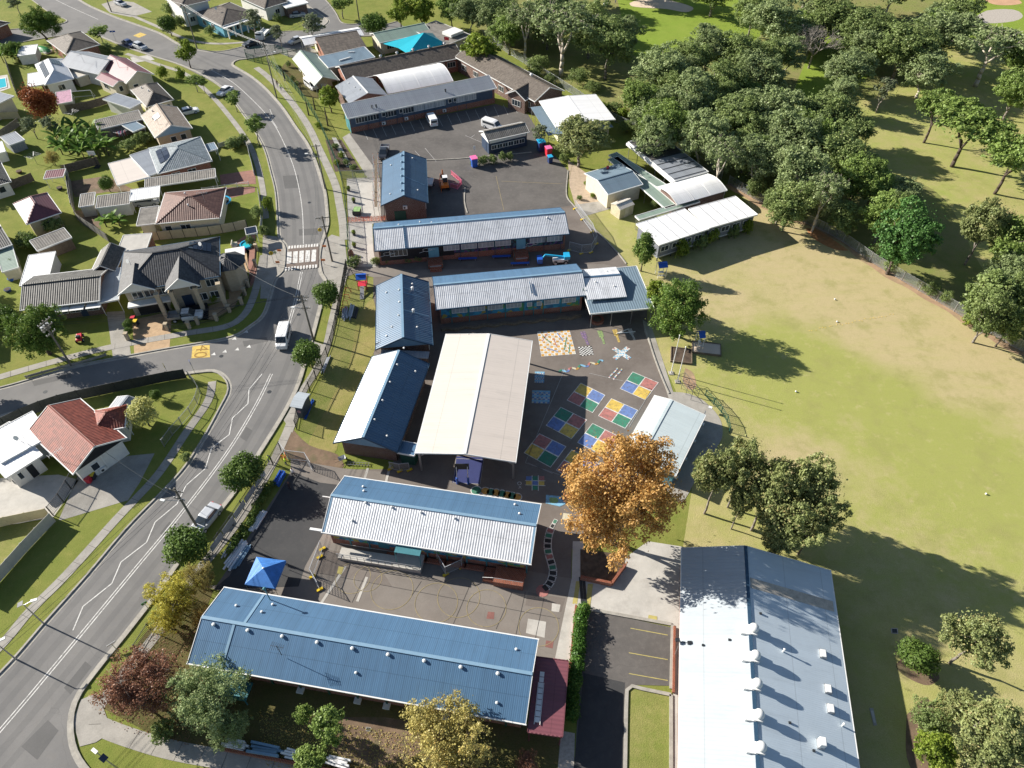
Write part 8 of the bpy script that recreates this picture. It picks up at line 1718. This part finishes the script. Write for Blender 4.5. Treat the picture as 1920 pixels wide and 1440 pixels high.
for i, px in enumerate(((654,548),(651,560),(648,572),(646,584))): t = thing('stepping_post', f'red stepping frame on the front lawn, {["first","second","third","fourth"][i]} below the climbing frame', 'play equipment', (*G(*px), 0)); mb = MB(); mb.tube((-.4,0,0),(-.4,0,.9),.04); mb.tube((.4,0,0),(.4,0,.9),.04); mb.tube((-.4,0,.9),(.4,0,.9),.04); mb.build('frame', M['c_red'], t)
def stack(label, a, b, w, h, m, n=4, name='board_stack', cat='materials', seed=1):
    A, B = G(*a), G(*b); d = (B-A); L = d.length; t = thing(name, label, cat, (*A, 0), math.atan2(d.y, d.x)); r_ = random.Random(seed); mb = MB()
    for k in range(n): o = r_.uniform(-.3,.3); mb.obox((L/2+o, (k-(n-1)/2)*w/n), r_.uniform(-.05,.05), L*r_.uniform(.7,1.0), w/n*.8, .02, h*r_.uniform(.5,1.0))
    mb.build('boards', M[m], t)
for i, (a, b, w, h, m, lab) in enumerate((((471,998),(497,958),.9,.35,'c_white','white boards stacked below the blue tables on the asphalt edge'), ((424,1068),(462,1012),1.1,.3,'c_white','white boards stacked beside the roadside hedge'), ((436,1072),(470,1022),.6,.25,'fascia_blue','pale blue boards lying beside the white boards'), ((418,1046),(440,1012),.5,.3,'c_white','narrow white boards behind the hedge'),
      ((424,1396),(468,1404),1.0,.8,'c_white','white covered crates at the left of the bottom wall'), ((466,1402),(528,1414),1.1,.8,'fascia_blue','longest pale blue covered crates along the bottom wall'), ((532,1412),(576,1424),.9,.7,'c_white','white covered crates by the thin sapling at the bottom'), ((610,1424),(664,1438),.9,.7,'c_white','white covered crates at the right end of the bottom wall'),
      ((645,601),(649,575),.9,.4,'c_silver','silver sheets lying on the front lawn'), ((655,600),(662,570),.8,.35,'metal','steel lengths stacked on the front lawn'), ((664,600),(670,578),.6,.3,'metal_dark','dark rack lying beside the steel lengths'), ((604,700),(618,668),.5,.35,'c_silver','silver sheets leaning by the bar fence'), ((570,788),(588,748),.5,.3,'c_blue','long blue pipe bundle beside the bus shelter fence'),
      ((518,912),(533,885),.9,.75,'c_blue','stacked blue tables by the entrance gate hedge'))): stack(lab, a, b, w, h, m, seed=i, name='folded_tables' if 'tables by' in lab else 'board_stack')
t = thing('retaining_wall', 'low green and brick wall along the bottom verge behind the white crates', 'wall', (*G(420,1404), 0)); mb = MB(); a, c = G(418,1406), G(700,1462); mb.beam((*a,.25),(*c,.25),.25,.5); mb.build('wall', M['brick'], t, world=True)
def bin_(label, px, body, lid, rz=0, s=1., grp=None, name='wheelie_bin'):
    t = thing(name, label, 'bin', (*G(*px), 0), rz, grp); mb = MB(); P = [(-.26*s,-.28*s,.08),(.26*s,-.28*s,.08),(.26*s,.28*s,.08),(-.26*s,.28*s,.08),(-.31*s,-.36*s,.95*s),(.31*s,-.36*s,.95*s),(.31*s,.36*s,.95*s),(-.31*s,.36*s,.95*s)]; mb.add(P, [(0,3,2,1),(4,5,6,7),(0,1,5,4),(1,2,6,5),(2,3,7,6),(3,0,4,7)]); mb.build('body', M['c_'+body], t)
    mb = MB(); mb.box(-.33*s,.33*s,-.40*s,.38*s,.95*s,1.04*s); mb.build('lid', M['c_'+lid], t, bevel=.03)
    for x in (-.24*s,.24*s): mb = MB(); mb.tube((x-.03,.34*s,.1),(x+.03,.34*s,.1),.1,n=10); mb.build('wheel', M['rubber'], t)
bin_('dark bin with a red lid in front of the black garage door', (253,603), 'dark', 'red'); bin_('dark bin with a yellow lid in front of the black garage door', (257,610), 'dark', 'yellow'); bin_('dark bin with a red lid against the red tiled house', (169,904), 'red', 'red'); bin_('dark bin with a yellow lid against the red tiled house', (177,897), 'dark', 'yellow')
for px, c, l, s, lab in (((1014,283),'navy','cyan',2.3,'large blue clothing bin under the car park gum'), ((1028,292),'red','pink',1.9,'red clothing bin between two blue bins'), ((1031,305),'navy','cyan',1.5,'small blue clothing bin beside the red bin'), ((889,312),'blue','pink',2.0,'pink topped blue bin left of the island bushes')): bin_(lab, px, c, l, R(20), s, name='donation_bin')
# building works
t = thing('safety_mesh', 'red orange safety mesh across the pale paved strip', 'barrier', (*G(655,416), 0)); mb = MB(); A, B = G(653,417), G(726,413); 
for k in range(60):
    a = A.lerp(B, k/60); c = A.lerp(B, (k+1)/60); w = .12*math.sin(k*1.3); mb.add([(a.x,a.y+w,.03+.05*math.sin(k)),(c.x,c.y+.12*math.sin(k*1.3+1.3),.05),(c.x,c.y+.3+w,.85+.1*math.sin(k*.7)),(a.x,a.y+.3+w,.85)], [(0,1,2,3)])
mb.build('mesh', wiremat('orange_net', (.75,.16,.05), .16, .34, 0), t, world=True); mb = MB(); [mb.tube((*A.lerp(B, k/5),0),(*A.lerp(B, k/5),1.1),.03,n=5) for k in range(6)]; mb.build('stakes', M['c_orange'], t, world=True)
t = thing('scaffold', 'thin orange brown scaffold against the left wall of the small blue roofed building', 'scaffold', (*G(709,350), 0)); 
for k in range(6):
    for s in (0, 1): a = G(712-s*9, 405-k*18); mb = MB(); mb.tube((*a,0),(*a,3.2),.035,n=6); mb.build('standard', M['c_orange'] if k % 2 else M['timber'], t, world=True)
mb = MB()
for z in (1.0, 2.0, 3.0):
    for s in (0, 1): mb.tube((*G(712-s*9,405),z),(*G(712-s*9,315),z),.03,n=5)
mb.build('ledger', M['metal'], t, world=True); mb = MB(); a, c = G(707.5,405), G(707.5,315); mb.beam((*a,2.0),(*c,2.0),.5,.04); mb.build('plank', M['timber'], t, world=True)
g = G(834,352); t = thing('excavator', 'small orange excavator working on the asphalt inside pink barriers', 'excavator', (*g, 0), R(100)); 
for y in (-.7,.7): mb = MB(); mb.box(-1.2,1.2,y-.2,y+.2,0,.5); mb.build('track', M['rubber'], t, bevel=.12)
mb = MB(); mb.box(-1.1,.9,-.75,.75,.55,1.2); mb.build('body', M['c_orange'], t, bevel=.06); mb = MB(); mb.box(-.1,.85,-.6,.25,1.2,2.2); mb.build('cab', M['glass'], t); mb = MB(); mb.box(-.15,.9,-.65,.3,2.2,2.27); mb.build('cab_roof', M['c_white'], t); mb = MB(); mb.beam((.9,.1,1.0),(2.2,.1,2.6),.22,.3); mb.beam((2.2,.1,2.6),(3.1,.1,1.2),.18,.22); mb.build('boom', M['c_orange'], t); mb = MB(); mb.box(2.9,3.4,-.3,.5,.5,1.2); mb.build('bucket', M['metal_dark'], t, bevel=.05)
def barrier(label, pts, col, name='barrier_fence', cat='barrier', h=1.0):
    t = thing(name, label, cat, (*G(*pts[0]), 0)); P = PX(pts); mb = MB(); m2 = MB()
    for a, c in zip(P[:-1], P[1:]): m2.add([(*a,.2),(*c,.2),(*c,h),(*a,h)], [(0,1,2,3)]); mb.beam((*a,h),(*c,h),.05); mb.beam((*a,.2),(*c,.2),.05)
    mb.build('rail', M['c_'+col], t, world=True); m2.build('mesh', wiremat('net_'+label[:8], {'pink':(.7,.15,.2),'orange':(.7,.2,.05),'silver':(.4,.42,.44)}[col], .18, .2 if col == 'silver' else .35, 0), t, world=True)
    for p in P: mb = MB(); mb.tube((*p,0),(*p,h+.05),.03,n=5); mb.build('post', M['c_'+col], t, world=True)
    if name == 'temporary_fence':
        for p in P: mb = MB(); mb.obox(p, .6, .75, .28, .045, .2); mb.build('foot_block', M['c_yellow'], t, world=True)
barrier('pink plastic barrier on the right of the orange excavator', [(846,328),(858,338),(866,346),(858,356),(845,352)], 'pink'); barrier('orange plastic barrier around the left of the excavator', [(826,334),(824,348),(828,362)], 'orange')
barrier('temporary mesh fence curving past the right end of the long white roof', [(1078,392),(1092,412),(1110,436),(1118,458),(1108,474),(1090,476),(1067,470)], 'silver', 'temporary_fence', 'fence', 1.9); barrier('temporary mesh fence panels on the lower court beside the ramp', [(605,1030),(600,1045),(586,1082),(600,1106)], 'silver', 'temporary_fence', 'fence', 1.9)
barrier('temporary mesh fence panels in front of the painted classroom wall', [(820,1050),(836,1078),(866,1064),(872,1052)], 'silver', 'temporary_fence', 'fence', 1.8); barrier('orange water barrier by the entrance gate', [(529,862),(538,864),(536,856)], 'orange'); barrier('temporary mesh fence beside the green awning entry', [(732,880),(750,884),(768,882)], 'silver', 'temporary_fence', 'fence', 1.6); barrier('open steel entrance gate leaves at the school entry', [(528,846),(541,862),(576,866),(587,884)], 'silver', 'entrance_gate', 'gate', 2.0)
t = thing('boom_lift', 'blue and white boom lift parked between the two long silver roofs', 'boom lift', (*G(1050,492), 0), R(5)); mb = MB(); mb.box(-1.3,1.3,-.6,.6,.4,1.0); mb.build('chassis', M['c_white'], t, bevel=.05); mb = MB(); mb.beam((.8,0,1.1),(-2.6,.2,1.6),.28,.3); mb.beam((-2.6,.2,1.6),(-3.2,.2,.8),.2); mb.build('boom', M['c_cyan'], t); mb = MB(); mb.box(-4.0,-3.1,-.5,.8,.25,1.2); mb.build('basket', M['c_blue'], t); mb = MB(); mb.box(.6,1.6,-.7,.7,1.0,1.6); mb.build('counterweight', M['c_cyan'], t); [wheel(t, x, y, .38, .25) for x in (-.9,.9) for y in (-.75,.75)]
t = thing('trailer', 'white trailer beside the small blue roofed building', 'trailer', (*G(806,347), 0), R(85)); mb = MB(); mb.box(-1.2,1.2,-.7,.7,.5,.9); mb.build('tray', M['c_white'], t, bevel=.03); mb = MB(); mb.beam((1.2,0,.5),(2.3,0,.45),.08); mb.build('drawbar', M['metal'], t); [wheel(t, 0, y, .3, .18) for y in (-.8,.8)]
for i, (px, lab) in enumerate((((877,488),'blue bench below the left windows of the dark mural wall'), ((940,484),'blue bench below the middle windows of the dark mural wall'), ((975,497),'blue bench at the foot of the right hand mural steps'))):
    t = thing('bench', lab, 'bench', (*G(*px), 0), R(3)); mb = MB(); mb.box(-1.6,1.6,-.25,.25,.4,.47); mb.build('seat', M['c_blue'], t); 
    for x in (-1.3,1.3): mb = MB(); mb.box(x-.05,x+.05,-.2,.2,0,.4); mb.build('leg', M['metal'], t)
t = thing('garden_ring', 'round brick seat in the shade of the flat awning', 'seat', (*G(1119,602), 0)); mb = MB(); mb.tube((0,0,0),(0,0,.45),1.1,n=20); mb.build('seat_wall', M['brick'], t); mb = MB(); mb.tube((0,0,.45),(0,0,.48),.7,n=20); mb.build('planting', M['mulch'], t)
for i, (x, y, lab) in enumerate(((664,380,'upper potted plant on the pale paved strip'), (664,441,'middle potted plant on the pale paved strip'), (665,464,'lowest potted plant on the pale paved strip'), (654,358,'potted plant beside the forecourt fence'))):
    t = thing('potted_plant', lab, 'potted plant', (*G(x, y), 0)); mb = MB(); mb.tube((0,0,0),(0,0,.5),.25,.32,n=12); mb.build('pot', M['c_dark'], t); rng = np.random.default_rng(i); V, tn = leafcloud([(0,0,.75)], [.4], 260, .16, rng, 1, .3, .2); cloudmesh('foliage', V, tn, L_['lime'], t)
t = thing('skip_bin', 'small dark skip filled with yellow green rubbish on the paved strip', 'skip bin', (*G(670,402), 0), R(-3)); mb = MB(); mb.box(-.75,.75,-.6,.6,.1,.9); mb.build('body', M['metal_dark'], t, bevel=.04); mb = MB(); mb.box(-.65,.65,-.5,1.1,.9,1.0); mb.build('load', M['p_lime'], t)
t = thing('round_planter', 'brown wicker egg planter at the lower paved strip', 'planter', (*G(658,478), 0)); mb = MB(); mb.dome((0,0,.0),.55,1.2,14,5); mb.build('pot', M['c_brown'], t)
t = thing('climbing_cage', 'dark steel climbing frame beside the flagpoles', 'play equipment', (*G(1288,732), 0), R(-65)); mb = MB()
for x in (-1.8,-.6,.6,1.8):
    for y in (-.6,.6): mb.tube((x,y,0),(x,y,1.7),.03,n=5)
    mb.tube((x,-.6,1.7),(x,.6,1.7),.03,n=5)
for y in (-.6,.6): mb.tube((-1.8,y,1.7),(1.8,y,1.7),.03,n=5); mb.tube((-1.8,y,.9),(1.8,y,.9),.03,n=5)
mb.build('frame', M['metal_dark'], t)
for px, lab, w, l in (((1277,668),'timber edged garden bed left of the flagpoles and big tree',1.6,3.2), ((1324,655),'timber edged sandpit in the shade of the big round tree',2.2,2.6)):
    t = thing('raised_bed', lab, 'garden bed', (*G(*px), 0), R(-10)); mb = MB(); mb.box(-w,w,-l/2,-l/2+.12,0,.35); mb.box(-w,w,l/2-.12,l/2,0,.35); mb.box(-w,-w+.12,-l/2+.12,l/2-.12,0,.349); mb.box(w-.12,w,-l/2+.12,l/2-.12,0,.349); mb.build('edging', M['timber'], t); mb = MB(); mb.box(-w+.12,w-.12,-l/2+.12,l/2-.12,0,.25); mb.build('soil', M['sand'] if 'sandpit' in lab else M['mulch'], t)
for (a, b_, lab) in (((1157,626),(1178,618),'white post lying across the number grids, upper one of two'), ((1156,626),(1191,623),'white post lying across the number grids, lower one of two')):
    A, B = G(*a), G(*b_); t = thing('goal_post', lab, 'post', (*A, 0)); mb = MB(); mb.tube((*A,.12),(*B,.12+.02),.07,n=8); mb.build('shaft', M['trim'], t, world=True)
for a, b_, lab in (((650,870),(694,872),'aluminium ladder lying below the brick gable wall'),):
    A, B = G(*a), G(*b_); d = (B-A).normalized(); q = Vector((-d.y, d.x))*.2; t = thing('ladder', lab, 'ladder', (*A, 0)); mb = MB(); mb.beam((*(A+q),.2),(*(B+q),.2),.05); mb.beam((*(A-q),.2),(*(B-q),.2),.05); n = int((B-A).length/.35)
    for k in range(n): c = A+(B-A)*(k+.5)/n; mb.beam((*(c+q),.2),(*(c-q),.2),.04)
    mb.build('rails', M['metal'], t, world=True)
t = thing('wheelbarrow', 'grey wheelbarrow at the corner of the brick gable wall', 'wheelbarrow', (*G(642,864), 0), R(30)); mb = MB(); mb.add([(-.3,-.2,.35),(.3,-.2,.35),(.3,.2,.35),(-.3,.2,.35),(-.45,-.35,.65),(.5,-.35,.65),(.5,.35,.65),(-.45,.35,.65)], [(0,3,2,1),(0,1,5,4),(1,2,6,5),(2,3,7,6),(3,0,4,7)]); mb.build('tray', M['c_silver'], t); mb = MB(); mb.tube((.55,-.04,.18),(.55,.04,.18),.18,n=12); mb.build('wheel', M['rubber'], t); mb = MB(); [mb.beam((.55,s*.08,.2),(-1.0,s*.3,.6),.04) for s in (-1,1)]; mb.build('handle', M['timber'], t)
for i in range(26):
    s = i/25; x = 1518+s*155+rnd.uniform(-3,3); y = 620-s*30+rnd.uniform(-2,2); t = thing('marker_cone', 'tiny yellow disc in the dotted row across the dry field', 'marker cone', (*G(x, y), 0), 0, 'yellow marker discs on the field'); mb = MB(); mb.tube((0,0,.02),(0,0,.08),.09,.05,n=8); mb.build('disc', M['p_yellow'], t)
for i, (x, y, lab) in enumerate(((1492,735,'white football on the green part of the field'), (1569,604,'white ball beside the dotted marker row'), (1565,562,'white ball above the dotted marker row'), (1848,927,'small white ball at the right of the field'))): t = thing('ball', lab, 'ball', (*G(x, y), .0)); mb = MB(); mb.dome((0,0,.13),.13,.13,10,4); mb.dome((0,0,.13),.13,-.13,10,4); mb.build('cover', M['c_white'], t, smooth=True)
for (q, lab) in (([(1670,1178),(1683,1178),(1684,1189),(1671,1188)],'square drain grate on the grass right of the hall'), ([(1630,1328),(1637,1328),(1644,1360),(1638,1361)],'long concrete slab in the shadow of the hall'), ([(686,1363),(696,1364),(695,1372),(686,1371)],'open dark drain pit in the grass below the nearest blue roof')):
    t = thing('drain_pit', lab, 'drain', (*G(*q[0]), 0)); mb = MB(); mb.prism(PX(q), 0, .06); mb.build('surround', M['concrete'], t, world=True); c = sum((G(*p) for p in q), Vector((0,0)))/4; mb = MB(); mb.prism([c+(G(*p)-c)*.7 for p in q], .055, .075); mb.build('grate', M['metal_dark'] if 'slab' not in lab else M['concrete_light'], t, world=True)
# ================================================================ BACK YARD THINGS
t = thing('trampoline', 'round blue edged trampoline with a net beside the chocolate tiled house', 'trampoline', (*G(417,384), 0)); mb = MB(); P = [Vector((1.7*math.cos(k*.3142), 1.7*math.sin(k*.3142))) for k in range(21)]; ribbon(mb, P, .35, .82, .88); mb.build('pad', M['c_cyan'], t); mb = MB(); mb.sheet([(p.x*.92,p.y*.92) for p in P[:-1]], .84); mb.build('bed', M['rubber'], t); mb = MB(); [mb.tube((1.8*math.cos(k*1.047),1.8*math.sin(k*1.047),0),(1.8*math.cos(k*1.047),1.8*math.sin(k*1.047),2.4),.03,n=5) for k in range(6)]; mb.build('net_poles', M['metal'], t)
def goal(label, a, b_, h):
    A, B = G(*a), G(*b_); t = thing('soccer_goal', label, 'goal', (*A, 0)); mb = MB(); d = (B-A).normalized(); q = Vector((-d.y, d.x))*1.4; mb.tube((*A,0),(*A,h),.07); mb.tube((*B,0),(*B,h),.07); mb.tube((*A,h),(*B,h),.07); mb.build('frame', M['trim'], t, world=True); mb = MB(); mb.tube((*(A+q),.03),(*(B+q),.03),.04); [mb.tube((*p,h),(*(p+q),.03),.04) for p in (A, B)]; [mb.tube((*p,.03),(*(p+q),.03),.04) for p in (A, B)]; mb.build('stay', M['trim'], t, world=True)
goal('white soccer goal in the back yard below the maroon roof', (138,187), (176,184), 1.9)
def hoist(label, px, cl=True):
    t = thing('clothes_hoist', label, 'clothes line', (*G(*px), 0), R(20)); mb = MB(); mb.tube((0,0,0),(0,0,1.9),.05); mb.build('pole', M['metal'], t); mb = MB()
    for k in range(4): a = k*math.pi/2; mb.tube((0,0,1.7),(1.6*math.cos(a),1.6*math.sin(a),2.0),.025,n=5)
    for f in (.5,.75,1):
        for k in range(4): a = k*math.pi/2; c = a+math.pi/2; mb.tube((1.6*f*math.cos(a),1.6*f*math.sin(a),1.7+.3*f),(1.6*f*math.cos(c),1.6*f*math.sin(c),1.7+.3*f),.012,n=4)
    mb.build('arms', M['metal'], t)
    if cl:
        for k in range(9): x = -.9+k*.22; mb = MB(); mb.box(x,x+.03,-.7+.1*(k % 3),.4+.1*(k % 3),1.1,1.9); tag(mb.build('laundry', M['c_'+('red','white','blue','pink','white','navy','white','red','grey')[k]], None), ('red','white','blue','pink','second white','navy','third white','second red','grey')[k]+' piece of washing on the full clothes line', 'laundry', 'washing on the full clothes line'); o = [q for q in COL.objects if q.name.startswith('laundry')][-1]; o = bpy.context.scene.objects[sorted(q.name for q in COL.objects if q.name.startswith('laundry'))[-1]]; o.location = t.location; o.rotation_euler = t.rotation_euler
hoist('clothes line full of colourful washing behind the long brown garage', (234,262)); hoist('empty clothes line in the middle green yard', (142,226), False); hoist('bare clothes line post on the left edge lawn', (70,308), False)
for px, lab, c in (((463,460),'blue paddling pool in the yard behind the black corner house','cyan'), ((454,470),'small pink paddling pool beside the blue one','pink')):
    t = thing('paddling_pool', lab, 'paddling pool', (*G(*px), 0)); r = 1.1 if c == 'cyan' else .5; mb = MB(); P = [Vector((r*math.cos(k*.3142), r*math.sin(k*.3142))) for k in range(21)]; ribbon(mb, P, .2, 0, .35); mb.build('rim', M['c_'+c], t); mb = MB(); mb.sheet([(p.x*.9,p.y*.9) for p in P[:-1]], .2); mb.build('water', M['water'], t)
t = thing('ride_on_mower', 'red ride on mower parked on the shaded front lawn', 'mower', (*G(151,637), 0), R(110)); mb = MB(); mb.box(-.8,.8,-.4,.4,.3,.7); mb.build('body', M['c_red'], t, bevel=.08); mb = MB(); mb.box(-.5,-.1,-.3,.3,.7,1.1); mb.build('seat', M['c_dark'], t, bevel=.05); [wheel(t, x, y, .26, .2) for x in (-.6,.6) for y in (-.45,.45)]
t = thing('armchair', 'cream outdoor sofa beside the paddling pools', 'sofa', (*G(441,462), 0), R(100)); mb = MB(); mb.box(-.8,.8,-.4,.4,.1,.45); mb.build('seat', M['wall_cream'], t, bevel=.08); mb = MB(); mb.box(-.8,.8,.3,.5,.45,.95); mb.build('backrest', M['wall_cream'], t, bevel=.08)
t = thing('basketball_stand', 'portable basketball hoop with a white board behind the cream patio', 'basketball hoop', (*G(184,312), 0)); mb = MB(); mb.tube((0,0,0),(0,0,3.0),.06); mb.box(-.5,.5,-.9,.2,0,.2); mb.build('pole', M['metal_dark'], t); mb = MB(); mb.box(-.75,.75,-.25,-.2,2.6,3.5); mb.build('backboard', M['trim'], t); mb = MB(); [mb.tube((.23*math.cos(k*.524),-.5+.23*math.sin(k*.524),2.85),(.23*math.cos(k*.524+.524),-.5+.23*math.sin(k*.524+.524),2.85),.02,n=4) for k in range(12)]; mb.build('rim', M['c_orange'], t)
for i, (px, c, lab) in enumerate((((16,546),'navy','dark blue tub on the lawn left of the long dark tiled house'), ((37,324),'brown','brown fire pit on the left edge lawn'), ((113,355),'dark','stacked tyres beside the red corrugated shelter'), ((22,525),'blue','blue toy tub by the green striped shed'))): t = thing('garden_tub', lab, 'tub', (*G(*px), 0)); mb = MB(); mb.tube((0,0,0),(0,0,.45),.45,.55,n=14); mb.build('wall', M['c_'+c], t); mb = MB(); mb.tube((0,0,.45),(0,0,.47),.42,n=14); mb.build('contents', M['mulch'], t)
t = thing('flag', 'red flag on a pole above the long dark brown tiled block', 'flag', (*G(836,122), 0)); mb = MB(); mb.tube((0,0,0),(0,0,7),.05); mb.build('pole', M['metal'], t); mb = MB(); mb.add([(.05,0,6.9),(1.2,.25,6.6),(1.15,.2,5.9),(.05,0,6.1),(.05,.02,6.9),(1.2,.27,6.6),(1.15,.22,5.9),(.05,.02,6.1)], [(0,1,2,3),(7,6,5,4),(0,4,5,1),(1,5,6,2),(2,6,7,3)]); mb.build('cloth', M['c_red'], t)
# ================================================================ CAMERA, LIGHT
cd = bpy.data.cameras.new('camera'); cam = bpy.data.objects.new('camera', cd); COL.objects.link(cam)
cam.location = (0, 0, H); cam.rotation_euler = (math.pi/2-TH, 0, 0)
cd.sensor_fit = 'HORIZONTAL'; cd.sensor_width = 36; cd.lens = 36*FPX/1920; cd.clip_start = .5; cd.clip_end = 5000
SC.camera = cam
w = bpy.data.worlds.new('World'); SC.world = w; w.use_nodes = True; nt = w.node_tree
bg = nt.nodes['Background']; sk = nt.nodes.new('ShaderNodeTexSky'); sk.sky_type = 'NISHITA'; sk.sun_disc = False
sk.sun_elevation = SUN_EL; sk.sun_rotation = math.pi/2-SUN_AZ; sk.altitude = 100; sk.air_density = 1.0; sk.dust_density = .6
nt.links.new(sk.outputs[0], bg.inputs[0]); bg.inputs[1].default_value = .056
sd = bpy.data.lights.new('sun', 'SUN'); sun = bpy.data.objects.new('sun', sd); COL.objects.link(sun)
sd.energy = 5.0; sd.angle = R(.5); sd.color = (1, .94, .85)
dv = Vector((math.cos(SUN_AZ)*math.cos(SUN_EL), math.sin(SUN_AZ)*math.cos(SUN_EL), math.sin(SUN_EL)))
sun.rotation_euler = dv.to_track_quat('Z', 'Y').to_euler()
vs = SC.view_settings; vs.view_transform = 'Standard'; vs.look = 'None'; vs.gamma = 1; vs.exposure = 1.06; vs.use_curve_mapping = False
SC.cycles.max_bounces = 6; SC.cycles.transparent_max_bounces = 16
